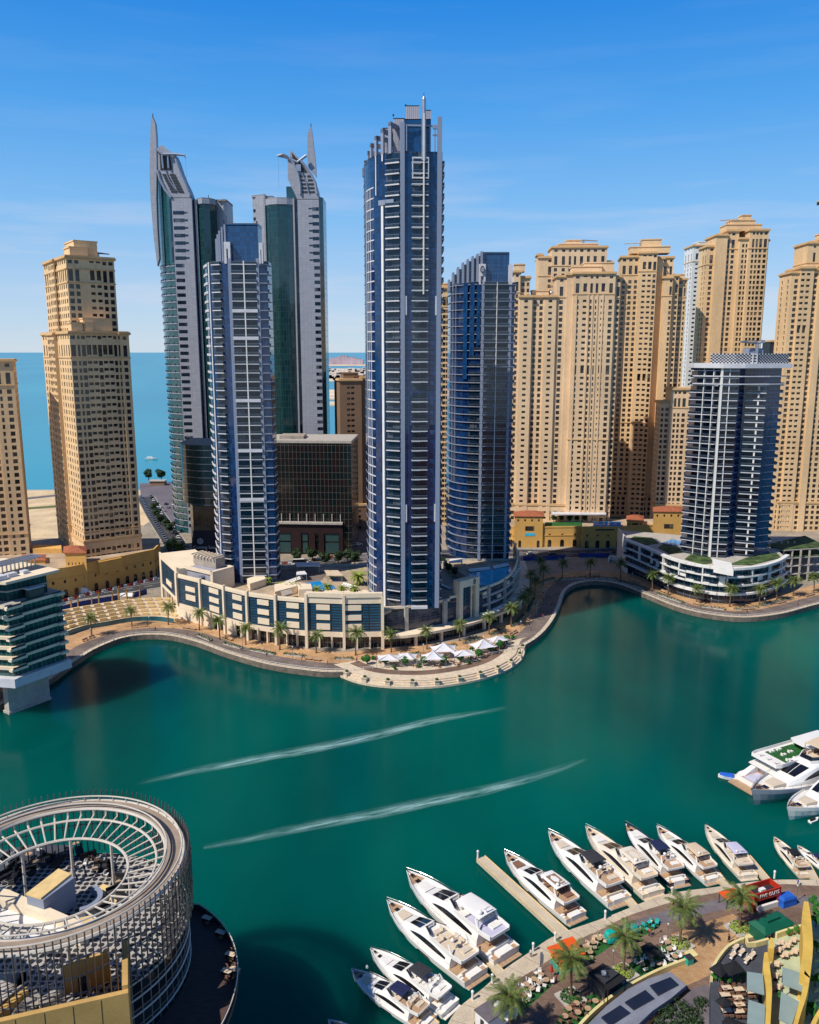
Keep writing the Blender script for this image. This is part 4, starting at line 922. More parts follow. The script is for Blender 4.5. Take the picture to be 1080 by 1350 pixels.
# ------------------------------------------------------------------ balconied tower on the right with chequered roof screen
Y = 372; z0 = 14; fl = 3.25; zt = Z(484, Y)
def x(p, Y=372): return X(p + 6, Y)
TWM = dict(BAYM); TWM['checker'] = [M['slab'], M['dark']]; TWM['roof_slab'] = M['slab']; TWM['roof_crane'] = M['steel']; TWM['plant_room'] = M['lav']
B = Bld('balcony_tower', 'dark glass tower with stacked white balcony slabs and a chequered roof screen', (x(980), Y + 12, z0))
A0, A1, A2, A3, A4, A5 = (x(925), Y + 9), (x(948.5), Y + 1.5), (x(972), Y), (x(985), Y + 5), (x(1011), Y + 1.5), (x(1033), Y + 4.5)
poly = [A0, A1, A2, A3, A4, A5, (x(1036), Y + 18), (x(926), Y + 18)]
walls(B, poly, z0, zt)
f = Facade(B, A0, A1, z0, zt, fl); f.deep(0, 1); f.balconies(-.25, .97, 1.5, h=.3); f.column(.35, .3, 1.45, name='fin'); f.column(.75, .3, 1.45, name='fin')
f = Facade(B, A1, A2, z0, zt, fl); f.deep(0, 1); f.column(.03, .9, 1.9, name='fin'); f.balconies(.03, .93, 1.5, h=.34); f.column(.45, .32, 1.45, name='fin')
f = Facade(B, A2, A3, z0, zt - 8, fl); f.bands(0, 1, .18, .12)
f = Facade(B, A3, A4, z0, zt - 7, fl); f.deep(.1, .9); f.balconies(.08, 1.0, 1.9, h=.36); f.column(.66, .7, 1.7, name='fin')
f = Facade(B, A4, A5, z0, zt - 8, fl); f.bands(0, 1, .14, .12)
for k in (0, 1):
    z = zt - 4.2 - 3.4 * k; ba = B.item('balcony'); qq = [A0, A1, A2, (x(990), Y - 1), A4, (A5[0] + 2, A5[1])]
    ring_q = [(x(918), Y + 7), (x(948), Y - .5), (x(972), Y - 2), (x(1011), Y - .6), (x(1037), Y + 2.5), (x(1038), Y + 14), (x(920), Y + 14)]; ba.prism(ring_q, z, z + .42)
f = Facade(B, A5, (x(1036), Y + 18), z0, zt - 6, fl); f.balconies(.1, .7, 2.0, h=.36)
rq = [(x(917), Y + 6), (x(948), Y - 1.5), (x(975), Y - 3), (x(1042), Y + 1), (x(1043), Y + 15), (x(918), Y + 15)]; B.part('roof_slab').prism(rq, zt - .4, zt + 1.6)
ck = B.part('checker'); pts = [(x(935), Y + 3), (x(965), Y - .5), (x(990), Y - 1), (x(1038), Y + 2.5)]; zc = zt + 1.6; h = Z(466, Y) - zc
for a, b in zip(pts, pts[1:]):
    ff = Facade(B, a, b, zc, zc + h, 1); n = int(ff.W / .72); rows = 7
    for i in range(n):
        for j in range(rows):
            ff.slab(ck, i / n, (i + 1) / n, zc + j * h / rows, h / rows, -.15, 0 if (i + j) % 2 else -.08, (i + j) % 2)
B.part('frame').box(x(985.5), x(987), Y - 1.3, Y - .7, zc, zc + h); B.item('frame').box(x(991), x(992.3), Y - 1.3, Y - .7, zc, zc + h)
B.part('plant_room').box(x(990), x(1008), Y + 6, Y + 14, zc, Z(459, Y)); rc = B.part('roof_crane'); cx, cy = x(998), Y + 5; rc.tube([(cx, cy, zc), (cx, cy, Z(453, Y))], .8, 8); rc.tube([(x(974), cy - 1, Z(450.5, Y)), (cx, cy, Z(452, Y)), (x(1005), cy, Z(450, Y))], [.35, .6, .8], 6); rc.cbox(x(1004), cy, Z(452, Y), 2, 1.4, 1.3); rc.tube([(x(975), cy - 1, Z(450, Y)), (x(990), cy - .5, Z(448, Y)), (cx, cy, Z(450, Y))], .2, 5)
B.finish(TWM, uvs=BUV)
Y = 640; J = Jbr('thin dark tower edge showing between the two right-hand golden towers', (X(1015, Y), Y, 2), 0, 'dark'); J.block(0, 5, 0, 14, 2, Z(449, Y), front='d', crown=False); J.done()
# construction crane jib far off at the right edge
t = thing('construction_crane', 'yellow crane jib poking in at the upper right edge of the sky', 'crane', (X(1112, 560), 560, 2)); cm = MB(); M['yel'] = mat('crane_yellow', (.55, .34, .05), .6)
bx, zj = X(1112, 560), Z(266, 560)
cm.box(bx - .8, bx + .8, 559, 561, 2, zj + 3); cm.build('mast', M['yel'], t)
cm = MB(); cm.tube([(X(1060, 560), 560, zj), (X(1150, 560), 560, zj)], .55, 5); cm.tube([(X(1060, 560), 560, zj), (X(1075, 560), 560, zj + 1.8), (bx, 560, zj + 4)], .3, 5)
for k in range(8): cm.tube([(X(1062 + 6 * k, 560), 560, zj), (X(1065 + 6 * k, 560), 560, zj + 1.4 + .3 * k)], .2, 4)
cm.build('jib', M['yel'], t); cm = MB(); cm.box(X(1063, 560) - 1.2, X(1063, 560) + 1.2, 559.2, 560.8, zj - 2, zj - .4); cm.build('trolley', M['dark'], t)
# ------------------------------------------------------------------ podium of the waterfront block
M['stripe'] = panes('blue_louvre_glass', (.016, .070, .135), (.026, .095, .165), (.004, .008, .014), 9.0, 1.05, .24, rough=.14, spec=.8, tilt=0)
M['stripe2'] = panes('dark_louvre_glass', (.006, .018, .045), (.012, .03, .07), (.05, .06, .09), 2.2, 1.05, .09, rough=.12, spec=.8, tilt=.01)
M['shop'] = panes('shop_glass', (.010, .014, .018), (.03, .03, .03), (.16, .13, .10), 1.6, 4, .09, rough=.12, spec=.6)
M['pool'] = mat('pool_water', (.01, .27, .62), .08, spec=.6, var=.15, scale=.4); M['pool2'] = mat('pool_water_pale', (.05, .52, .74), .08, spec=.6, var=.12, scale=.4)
M['deck'] = pave_mat('deck_stone', (.42, .32, .22), (.50, .38, .26), (.25, .19, .14), 1.2, .6, .4); M['deckg'] = pave_mat('deck_timber', (.20, .155, .125), (.25, .195, .155), (.13, .10, .08), 6, .35, .5)
PODM = {'wall': M['cream'], 'louvre_glass': M['stripe'], 'panel': M['cream'], 'fin': M['cream'], 'shopfront': M['shop'], 'roof': M['deck'], 'timber_deck': M['deckg'], 'parapet': M['cream'], 'portal': M['cream'], 'entrance_portal': M['cream'], 'plant_room': M['screen'],
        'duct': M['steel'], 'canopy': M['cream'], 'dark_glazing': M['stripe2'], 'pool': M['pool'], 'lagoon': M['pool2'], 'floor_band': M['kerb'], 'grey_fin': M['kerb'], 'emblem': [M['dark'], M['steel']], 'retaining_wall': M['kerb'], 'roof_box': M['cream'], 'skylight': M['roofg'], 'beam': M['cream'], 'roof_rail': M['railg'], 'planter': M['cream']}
B = Bld('podium_building', 'curved cream podium with blue louvred windows along the waterfront promenade', (X(470, 310), 325, 2)); POD = B
PF = [G(x, y, 2) for x, y in ((236, 815), (267, 824), (298, 835), (328, 844), (365, 850), (405, 854), (454, 856), (505, 855))]
RZ = 15.5; TZ = 20.6
for k, (a, b) in enumerate(zip(PF, PF[1:])):
    portal = k >= 5; top = TZ + (1.4 if portal else 0) - (0 if k else 0)
    f = Facade(B, (a.x, a.y), (b.x, b.y), 2, top, 3.5); w = B.part('wall')
    f.slab(w, 0, 1, 6.6, 1.9, -.4, .05)
    if k == 0: f.slab(w, 0, 1, 2, 4.6, -.4, 0)
    else:
        n = 3
        f.slab(B.item('shopfront'), 0, 1, 2, 4.6, -1.6, -1.4)
        for j in range(n + 1): f.slab(B.item('fin'), j / n - .02, j / n + .02, 2, 4.6, -1.5, 0)
        if k in (1, 2): f.slab(w, 0, .45, 2, 4.6, -.5, 0)
    q0, q1 = f.p(.02, -.25), f.p(.98, -.25); quadstrip(B.item('louvre_glass'), (q0.x, q0.y), (q1.x, q1.y), 8.4, top - (1.2 if k < 5 else 2.6))
    f.slab(w, 0, 1, top - (1.2 if k < 5 else 2.6), 1.2 if k < 5 else 2.6, -.4, .1)
    c0 = .36 if k < 5 else .27; c1 = c0 + (.4 if k < 5 else .36)
    if k >= 6: c0, c1 = .02, .45
    for j in range(2 if k == 0 else 3):
        zz = (9.3 if k else 11) + j * 3.75
        f.slab(B.item('panel'), c0, c1, zz, 2.0 if j else 2.3, -.2, .12)
    f.slab(B.item('fin'), -.035, .035, 2 if k else 8, top + .9 - (2 if k else 8), -.4, .8)
    if k == 6: f.slab(B.item('fin'), .955, 1.03, 2, top - 2, -.4, .8)
    if portal: f.slab(B.part('portal'), 0, 1, top - .2, 1.6, -1.2, .5)
    f.slab(B.part('parapet'), 0, 1, top - .1, .5, -.5, -.05) if not portal else None
# tall left end with its own plant room
e0, e1 = G(213, 790, 2), PF[0]; f = Facade(B, (e0.x, e0.y), (e1.x, e1.y), 2, 23.5, 3.5); w = B.part('wall')
f.slab(w, 0, .1, 2, 21.5, -.6, 0); f.slab(w, .88, 1, 2, 21.5, -.6, 0); f.slab(w, .1, .88, 21, 2.5, -.6, 0); f.slab(w, .1, .88, 8.6, 1.2, -.6, 0)
q0, q1 = f.p(.1, -.2), f.p(.88, -.2); quadstrip(B.item('louvre_glass'), (q0.x, q0.y), (q1.x, q1.y), 9.8, 21); f.slab(B.item('panel'), .38, .68, 12.2, 2.2, -.15, .1)
for j in (.3, .6): f.slab(B.item('fin'), j, j + .03, 2, 6.6, -.6, 0)
f.slab(B.part('shopfront'), 0, 1, 2, 6.6, -3.6, -3.4)
n = f.n; bx0 = [Vector((p.x, p.y, 0)) for p in (e0, e1)]; bk = [p - n * 16 for p in bx0]
B.part('roof_box').prism([(bx0[0].x - n.x * .6, bx0[0].y - n.y * .6), (bx0[1].x - n.x * .6, bx0[1].y - n.y * .6), (bk[1].x, bk[1].y), (bk[0].x, bk[0].y)], 9, 22.9)
f0 = Facade(B, (e1.x, e1.y), (PF[1].x, PF[1].y), 2, 24, 3.5)
pr = f0.p(.12, -3); 
B.part('plant_room').at(pr.x, pr.y, 0, math.atan2(f0.t.y, f0.t.x)).box(0, 14.5, 1, 11, 15, 23.2); B.parts['plant_room'].tf = None
lb = B.part('wall'); lb.at(pr.x, pr.y, 0, math.atan2(f0.t.y, f0.t.x))
lb.box(-1, 16, .4, .95, 22.4, 23.8); lb.box(15, 16.4, .4, 11, 13, 23.8); lb.box(-1, 16, 11.1, 12, 15, 23.8); lb.tf = None
rl = B.part('skylight'); rl.at(pr.x, pr.y, 0, math.atan2(f0.t.y, f0.t.x)); rl.box(-2, 12, 6, 10.8, 23.3, 27.5); rl.tf = None
for j in range(7): m_ = B.item('beam'); m_.at(pr.x, pr.y, 0, math.atan2(f0.t.y, f0.t.x)); m_.box(-1.6 + j * 2, -1.0 + j * 2, 4.4, 10.9, 27.55, 28.1); m_.tf = None
d_ = f0.p(.75, -2.2); B.part('duct').tube([(d_.x, d_.y, 15), (d_.x, d_.y, 19.5), (d_.x + .4, d_.y + .2, 20.6), (d_.x + 3.5, d_.y + 1.5, 20.9), (d_.x + 4.2, d_.y + 2, 21.4)], .8, 10)
# right wing: arcade, canopy slab, glazed upper floors that curve away, tall portal with emblem
RP = spline([G(x, y, 2) for x, y in ((505, 855), (537, 853), (573, 847), (620, 836), (653, 824), (672, 815), (686, 803), (693, 788), (694, 770), (688, 752))], 3.2)
UP = offset(RP, 4.5)
cp = B.part('canopy'); oc = offset(RP, -1.3)
for i in range(len(RP) - 1):
    a, b, c, d = oc[i], oc[i + 1], UP[i + 1], UP[i]; cp.prism([(a.x, a.y), (b.x, b.y), (c.x, c.y), (d.x, d.y)], 6.0, 7.0)
    if i % 3 == 0: p = RP[i]; B.item('fin').cbox(p.x, p.y, 2, 1.0, 1.0, 4, rz=math.atan2(RP[i + 1].y - p.y, RP[i + 1].x - p.x))
    q0, q1 = offset(RP, 1.8)[i], offset(RP, 1.8)[i + 1]; quadstrip(B.item('shopfront'), (q0.x, q0.y), (q1.x, q1.y), 2, 6)
accu = 0
for i in range(len(UP) - 1):
    a, b = UP[i], UP[i + 1]; px = pxof(((a.x + b.x) / 2, (a.y + b.y) / 2)); L = (b - a).length; top = 16.4 if px < 596 else 17.2
    f = Facade(B, (a.x, a.y), (b.x, b.y), 7, top, 3.3)
    accu2 = quadstrip(B.part('dark_glazing'), (a.x, a.y), (b.x, b.y), 7, top - .8, accu); accu = accu2
    f.slab(B.part('parapet'), 0, 1, top - .8, 1.0, -.4, .25)
    if px > 640:
        for zz in (9.6, 13.0): f.slab(B.item('floor_band'), 0, 1, zz, .9, -.2, .9)
        if i % 3 == 1: f.slab(B.item('panel'), .1, .9, 10.8 + (i % 2) * 3.3, 1.3, 0, .6)
    if i % (4 if px > 630 else 5) == 2: f.slab(B.item('grey_fin'), 0, .3 if px > 630 else .5, 7, top - 7, -.2, 1.1)
ip = min(range(len(UP) - 1), key=lambda i: abs(pxof(UP[i]) - 604)); iq = min(range(len(UP) - 1), key=lambda i: abs(pxof(UP[i]) - 634))
a, b = UP[ip], UP[iq]; f = Facade(B, (a.x, a.y), (b.x, b.y), 7, 23, 3.3); po = B.part('entrance_portal')
f.slab(po, -.02, .16, 6.9, 16.2, -1.5, 1.9); f.slab(po, .82, 1.0, 6.9, 16.2, -1.5, 1.9); f.slab(po, .16, .82, 20.2, 2.9, -1.5, 1.9); f.slab(B.item('fin'), .62, .68, 7, 13.2, 0, 1.4); emblem(B.part('emblem'), Facade(B, f.p(0, 1.2)[:2], f.p(1, 1.2)[:2], 0, 1, 1), .74, 21.7, 1.5, 2.3)
quadstrip(B.item('dark_glazing'), f.p(.16, 1.0)[:2], f.p(.62, 1.0)[:2], 7.2, 20.2)
# roof deck, pools, boxes
rear = [Vector((X(688, 372), 372, 0)), Vector((X(560, 372), 372, 0)), Vector((X(460, 362), 362, 0)), Vector((X(370, 360), 360, 0)), Vector((X(245, 352), 352, 0))]
roofp = [(p.x, p.y) for p in offset(PF, .5)] + [(p.x, p.y) for p in UP[1:]] + [(p.x, p.y) for p in rear]
rf = B.part('roof'); rf.prism(roofp, RZ - 1, RZ); bw = B.part('retaining_wall'); bw.wall([v for v in rear], 2, RZ + 1, -.5)
def pl(px, z=RZ): return [(p.x, p.y) for p in (G(x, y, z) for x, y in px)]
td = B.part('timber_deck'); td.prism(pl(((368, 752), (415, 747), (430, 756), (424, 765), (402, 768), (372, 765))), RZ + .004, RZ + .12)
B.part('pool').prism(pl(((403, 777), (416, 775.5), (425, 778.6), (443.6, 776), (438, 771.5), (425, 770), (422, 766), (403, 769))), RZ + .004, RZ + .16)
B.item('pool').prism(pl(((438, 765), (446, 766.5), (444, 763), (437, 762))), RZ + .004, RZ + .16)
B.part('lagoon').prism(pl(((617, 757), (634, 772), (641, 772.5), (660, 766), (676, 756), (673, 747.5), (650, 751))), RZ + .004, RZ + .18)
bw2 = B.part('planter'); 
wl = [G(577, 745, RZ), G(603, 761, RZ), G(625, 776, RZ)]; bw.wall(wl, RZ, RZ + 3.2, .5)
for q in (((363, 790), (392, 782), (388, 775), (362, 780)), ((394, 787), (412, 786), (410, 779), (392, 779)), ((330, 779), (352, 772), (346, 766), (326, 772)), ((290, 770), (312, 764), (308, 758), (289, 762))):
    B.item('roof_box').prism(pl(q), RZ, RZ + 3.0)
for q in (((372, 787), (386, 783), (384, 777), (370, 780)),): B.item('skylight').prism(pl(q, RZ + 3.05), RZ + 3.004, RZ + 3.3)
B.item('roof_box').prism(pl(((395, 783), (507, 784), (507, 781), (395, 780))), RZ, RZ + 1.0)
B.finish(PODM, uvs=('louvre_glass', 'dark_glazing', 'plant_room', 'shopfront'))

# ------------------------------------------------------------------ ochre podium blocks of the stone towers
OCH = {'wall': M['ochre'], 'roof': M['deck'], 'tile_roof': M['tile'], 'window': M['jwin'], 'arch': M['jwin'], 'parapet': M['ochre'], 'pool': M['pool'], 'awning': M['slab'], 'pavilion': M['ochre'], 'sign_strip': M['dark'], 'sign_panel': [M['dark'], M['pool2']], 'string_course': M['ochre'], 'lawn': M['turf'], 'porch': M['ochre']}
def arch(mb, f, fr, w, z, h, d=.03, m=0):
    c = f.p(fr); k = 7; pts = [(-w / 2, 0), (w / 2, 0), (w / 2, h - w / 2)] + [(w / 2 * math.cos(math.pi * i / k), h - w / 2 + w / 2 * math.sin(math.pi * i / k)) for i in range(1, k)] + [(-w / 2, h - w / 2)]
    mb.plate(pts, (c.x + f.n.x * d, c.y + f.n.y * d, z), f.t, (0, 0, 1), .3, m)
def hip(mb, q, z, h, over=.8):
    c = Vector((sum(p[0] for p in q) / 4, sum(p[1] for p in q) / 4)); o = [(c + (Vector(p) - c) * (1 + over / (Vector(p) - c).length)) for p in q]; i = [(c + (Vector(p) - c) * .35) for p in q]
    mb.loft([[(p.x, p.y, z) for p in o], [(p.x, p.y, z + .35) for p in o], [(p.x, p.y, z + h) for p in i]])
def ochre_front(B, path, ztop, rows, step=6.0, z0=2):
    for a, b in zip(path, path[1:]):
        f = Facade(B, (a.x, a.y), (b.x, b.y), z0, ztop, 4); f.slab(B.part('wall'), 0, 1, z0, ztop - z0, -1, 0); f.slab(B.item('parapet'), 0, 1, ztop, .7, -.6, .2); f.slab(B.item('string_course'), 0, 1, ztop - 4.6, .4, -.2, .25)
        n = max(1, int(f.W / step))
        for i in range(n):
            fr = (i + .5) / n
            for z, w, h, ar in rows:
                if ar: arch(B.item('arch'), f, fr, w, z, h)
                else: f.slab(B.item('window'), fr - w / 2 / f.W, fr + w / 2 / f.W, z, h, -.2, .03)
B = Bld('ochre_podium', 'ochre podium with terracotta pavilion below the two-tier tower on the left', (X(120, 372), 380, 2))
LP = [G(x, y, 2) for x, y in ((-60, 818), (30, 800), (64, 791), (95, 786), (120, 780), (163, 770), (205, 760), (213, 751))]
ochre_front(B, LP, 15, ((2, 1.9, 3.6, True), (8.5, 1.0, 1.4, False)), 4.2)
rp = [(p.x, p.y) for p in offset(LP, .6)] + [(X(196, 425), 425), (X(-60, 425), 425)]; B.part('roof').prism(rp, 13, 14.2)
def quad_px(x0, x1, Yn, Yf): return [(X(x0, Yn), Yn), (X(x1, Yn), Yn), (X(x1, Yf), Yf), (X(x0, Yf), Yf)]
q = quad_px(64, 93, 366, 378); B.part('pavilion').prism(q, 2, 20.5); hip(B.part('tile_roof'), q, 20.5, 1.8)
f = Facade(B, q[0], q[1], 2, 20, 4)
for i in range(5): f.slab(B.item('window'), .12 + i * .17, .18 + i * .17, 15, 1.3, -.1, .03)
q = quad_px(6, 36, 372, 382); B.item('pavilion').prism(q, 2, 15.6); hip(B.item('tile_roof'), q, 15.6, 1.4)
B.part('pool').prism(pl(((33, 734), (42, 738), (52, 735), (45, 730)), 14.3), 14.2, 14.34)
f = Facade(B, (LP[4].x, LP[4].y), (LP[5].x, LP[5].y), 2, 15, 4); f.slab(B.part('porch'), .25, .95, 9.5, 5.8, 0, 1.6)
B.item('parapet').prism(quad_px(20, 60, 392, 400), 14, 16.5)
B.finish(OCH)
B = Bld('ochre_podium', 'long ochre podium with arches, terracotta roofs and rooftop pool below the right-hand stone towers', (X(790, 458), 465, 2))
RPp = [Vector((X(a, b), b, 2)) for a, b in ((676, 458), (683, 457), (724, 457), (776, 458), (777, 455), (835, 455), (836, 459), (866, 462), (905, 464), (960, 466))]
ochre_front(B, RPp, 13, ((2, 2.2, 4.2, True), (8.2, 1.2, 1.3, False)), 5.4)
rp = [(p.x, p.y) for p in offset(RPp, .6)] + [(X(960, 486), 486), (X(676, 486), 486)]; B.part('roof').prism(rp, 11, 12.2)
for a, b, h, yn in ((684, 723, 19.5, 456), (874, 914, 21, 462), (838, 860, 15.5, 464)):
    q = quad_px(a, b, yn, yn + 13); B.item('pavilion').prism(q, 2, h); hip(B.item('tile_roof'), q, h, 1.9)
    f = Facade(B, q[0], q[1], 2, h, 4); arch(B.item('arch'), f, .2, 1.6, 2, 4); arch(B.item('arch'), f, .85, 1.6, 2, 4); f.slab(B.item('window'), .38, .70, 11.5, 2.6, -.1, .05)
    for i in range(4): f.slab(B.item('window'), .1 + i * .24, .16 + i * .24, h - 2.6, 1.2, -.1, .03)
f = Facade(B, (X(684, 456), 456), (X(723, 456), 456), 2, 19, 4); sg = B.part('sign_panel'); f.slab(sg, .38, .72, 8.6, 1.6, 0, .15, 1); 
f = Facade(B, (RPp[4].x, RPp[4].y), (RPp[5].x, RPp[5].y), 2, 13, 4); f.slab(B.part('porch'), 0, 1, 11.2, 3.0, -.2, .6); f.slab(B.part('sign_strip'), .3, .76, 12.0, .8, .6, .66)
B.part('pool').prism(quad_px(792, 830, 458, 468), 13.2, 14.3); B.part('awning').prism(quad_px(735, 809, 471.5, 479), 17.4, 17.9); B.part('lawn').prism(quad_px(726, 776, 462, 474), 12.22, 12.7); B.item('lawn').prism(quad_px(806, 830, 500, 540), 2.1, 2.6)
B.finish(OCH)

# ------------------------------------------------------------------ white curving podium on the right
B = Bld('curved_podium', 'white curving low building with green roof patches along the right-hand promenade', (X(930, 372), 385, 2))
CP = spline([G(x, y, 2) for x, y in ((824, 752), (838, 758), (855, 766), (885, 781), (915, 790), (955, 796), (995, 793), (1020, 785), (1033, 776))], 3.2)
acc1 = 0
M['cgl'] = panes('podium_glass', (.004, .014, .03), (.010, .03, .055), (.12, .13, .15), 3.2, 3.3, .10, rough=.1, spec=.9)
for i in range(len(CP) - 1):
    a, b = CP[i], CP[i + 1]; acc1 = quadstrip(B.part('glazing'), (a.x, a.y), (b.x, b.y), 2, 17.4, acc1); f = Facade(B, (a.x, a.y), (b.x, b.y), 2, 18, 4)
    for z, h, o in ((6.1, .9, 1.9), (10.0, .85, 1.6), (13.8, .7, 1.4), (17.4, 1.0, 1.5)): f.slab(B.part({6.1: 'lower_band', 10.0: 'middle_band', 13.8: 'upper_band', 17.4: 'roof_edge'}[z]), 0, 1, z, h, -.4, o)
    if i % 3 == 0: f.slab(B.item('post'), 0, .14, 10.8, 6.6, .2, 1.3)
    if i % 2 == 0: f.slab(B.item('balcony_rail'), 0, 1, 14.5, .9, 1.1, 1.2); f.slab(B.item('balcony_rail'), 0, 1, 10.9, .9, 1.3, 1.4)
    if 4 < i and i % 5 == 2: f.slab(B.item('white_panel'), .1, .9, 10.9, 2.8, .3, .5)
inner = [(p.x, p.y) for p in offset(CP, .4)] + [(X(1033, 402), 402), (X(826, 432), 432)]; B.part('roof').prism(inner, 16, 17.2)
for q in (((829, 712), (842, 720), (868, 716), (860, 709), (836, 707)), ((868, 722), (884, 730), (905, 728), (893, 721), (875, 717)), ((903, 737), (925, 744), (941, 742), (935, 733), (912, 730)), ((962, 744), (990, 745), (1030, 735), (1024, 729), (985, 735))):
    B.item('green_roof').prism(pl(q, 17.4), 17.204, 17.5)
B.part('pool').prism(pl(((872, 716), (893, 719), (904, 715), (886, 711)), 17.4), 17.204, 17.45); B.part('skylight_frame').prism(pl(((939, 741), (941, 752), (967, 757), (964, 747)), 17.5), 16.6, 19.2)
f = Facade(B, (X(824, 406) , 404), (CP[0].x, CP[0].y), 2, 18, 4)
B.part('side_wall').wall([Vector((X(826, 432), 432, 0)), Vector((CP[0].x, CP[0].y, 0))], 2, 18.4, .4)
B.finish({'glazing': M['cgl'], 'lower_band': M['white'], 'middle_band': M['white'], 'upper_band': M['white'], 'roof_edge': M['white'], 'post': M['white'], 'balcony_rail': M['railg'], 'white_panel': M['white'], 'roof': M['kerb'], 'green_roof': M['roofturf'], 'pool': M['pool'], 'skylight_frame': M['white'], 'side_wall': M['white']}, uvs=('glazing',))
# ramp wall at its left end
t = thing('ramp_wall', 'low white curving ramp wall at the left end of the white curved podium', 'wall', G(812, 752, 2)); mb = MB(); mb.wall(spline([G(803, 742, 2), G(806, 738, 2), G(814, 742, 2), G(820, 750, 2), G(826, 756, 2)], 2), 2, 4.5, .5); mb.build('wall', M['white'], t)

# ------------------------------------------------------------------ concrete frame under construction, far right
Y = 388; B = Bld('unfinished_building', 'bare concrete frame with open floors and green netting at the right edge', (X(1065, Y), Y + 8, 2))
for k in range(4):
    z = 5.2 + k * 4; q = [(X(1034, Y) - k * .4, Y + 4), (X(1052, Y), Y - 4), (X(1120, Y), Y + 2), (X(1120, Y), Y + 26), (X(1030, Y), Y + 26)]; B.item('floor_slab').prism(q, z, z + .45)
    if k >= 2: ring(B.item('netting'), q[:4], z + .5, .5, -.3)
    for px in (1035, 1045, 1053, 1065, 1077, 1089):
        for d in (0, 9): B.item('column').cbox(X(px, Y), Y + (4 - (px - 1034) * .42 if px < 1053 else -3.2) + d + .8, 2 + k * 4 if k else 2, .7, .7, 3.6 if k < 3 else 3.2)
for i in range(6): B.item('column').cbox(X(1036 + i * 9, Y), Y + 8, 17.6, .6, .6, 1.6)
B.finish({'floor_slab': M['kerb'], 'netting': M['roofturf'], 'column': M['kerb']})

# ------------------------------------------------------------------ stepped-balcony block over the water, far left
B = Bld('waterside_block', 'teal glass apartment block with pale balcony bands standing in the water at the left', (X(20, 250), 256, 0))
C0 = Vector((P(20.4, 908, 236).x, 236, 0)); C1 = Vector((P(95, 880, 253).x, 253, 0)); d1 = (C1 - C0).normalized(); n1 = Vector((d1.y, -d1.x, 0)); d0 = Vector((-.985, .17, 0)); C2 = C0 + d0 * 34
def q4(s0, s1, e0=0.0, e1=0.0):
    """footprint: corner inset s0 on both faces, extended e along them"""
    n0 = Vector((-d0.y, d0.x, 0)); n0 = n0 if n0.y < 0 else -n0
    c = C0 - n1 * s0 - n0 * s0; return [(C2 - n0 * s0)[:2], c[:2], (C1 - n1 * s0 + d1 * e1)[:2], (C1 - n1 * 30 + d1 * e1)[:2], (C2 + Vector((0, 24, 0)))[:2]]
B.part('ledge').prism(q4(0, 0), 10.6, 13.4)
w0, w1 = G(12.8, 942, 0), G(66.4, 922, 0); dw = (w1 - w0).normalized(); nw = Vector((-dw.y, dw.x, 0)); B.part('pier_wall').prism([p[:2] for p in (w0, w1, w1 + nw * 2.6, w0 + nw * 2.6)], -2, 10.6); B.part('pier_base').prism([p[:2] for p in (w0 - nw * .3 - dw * .3, w1 - nw * .3 + dw * .3, w1 + nw * 3 + dw * .3, w0 + nw * 3 - dw * .3)], -2, .8)
B.item('pier_wall').prism([p[:2] for p in (w0 + Vector((-30, 6, 0)), w0 + Vector((-28, 6, 0)), w1 + Vector((-32, 8, 0)), w1 + Vector((-34, 8, 0)))], -2, 10.6)
fl = 3.2; zz = 13.4
gp = q4(1.6, 0, 0, -.6); mbg = B.part('glazing'); u_ = 0
for a, b in zip(gp, gp[1:]): u_ = quadstrip(mbg, a, b, zz, zz + fl * 7, u_)
for k in range(1, 8):
    z = zz + k * fl
    f = Facade(B, C0[:2], (C1 - d1 * .6)[:2], z, z + 4, fl); B.item('balcony_band').prism(q4(1.0, 0, 0, -.4 + (k == 7) * .4), z - .95, z)
    mb = B.item('balcony'); f.slab(mb, -.04, .24, z - .75, .75, -1.2, .45, 0); f.slab(mb, -.02, .22, z, .55, .3, .38, 1)
    mb = B.item('balcony'); f.slab(mb, .86, 1.0, z - .75, .75, -1.2, .3, 0)
    f.slab(B.item('rail'), .26, .98, z, .5, -1.15, -1.08)
zt = zz + 7 * fl
tp = q4(4.2, 0, 0, -3.5); mbg2 = B.part('penthouse_glazing'); u_ = 0
for a, b in zip(tp, tp[1:]): u_ = quadstrip(mbg2, a, b, zt, zt + 6.2, u_)
B.part('mid_slab').prism(q4(3.9, 0, 0, -3), zt + 2.9, zt + 3.3); B.part('roof').prism(q4(1.8, 0, 0, -.2), zt + 6.2, zt + 7.0)
B.part('terrace').prism(q4(1.2, 0, 0, -.6), zt + .004, zt + .1)
f = Facade(B, C0[:2], C1[:2], zt, zt + 4, fl); ph = B.part('terrace_box'); f.slab(ph, .42, .68, zt + .1, 3.0, -3.6, -1.8); f.slab(B.part('terrace_roof'), .40, .70, zt + 3.1, .3, -3.9, -1.5)
zr = zt + 7
for i in range(13): f.slab(B.item('roof_post'), .06 + i * .07, .075 + i * .07, zr, 3.4, -12 , -11.6); f.slab(B.item('roof_post'), .05 + i * .07, .13 + i * .07, zr + 3.2, .25, -15, -9)
for a, b, c, d, h in ((-.5, -.1, -14, -8, 2.8), (-.05, .2, -9, -5, 1.4), (-.7, -.4, -7, -4, 2.2), (.25, .4, -8, -6, 1.2), (.5, .6, -8, -6, 1.0), (-.3, -.2, -5, -4, 1.2)): f.slab(B.item('roof_unit'), a, b, zr, h, c, d)
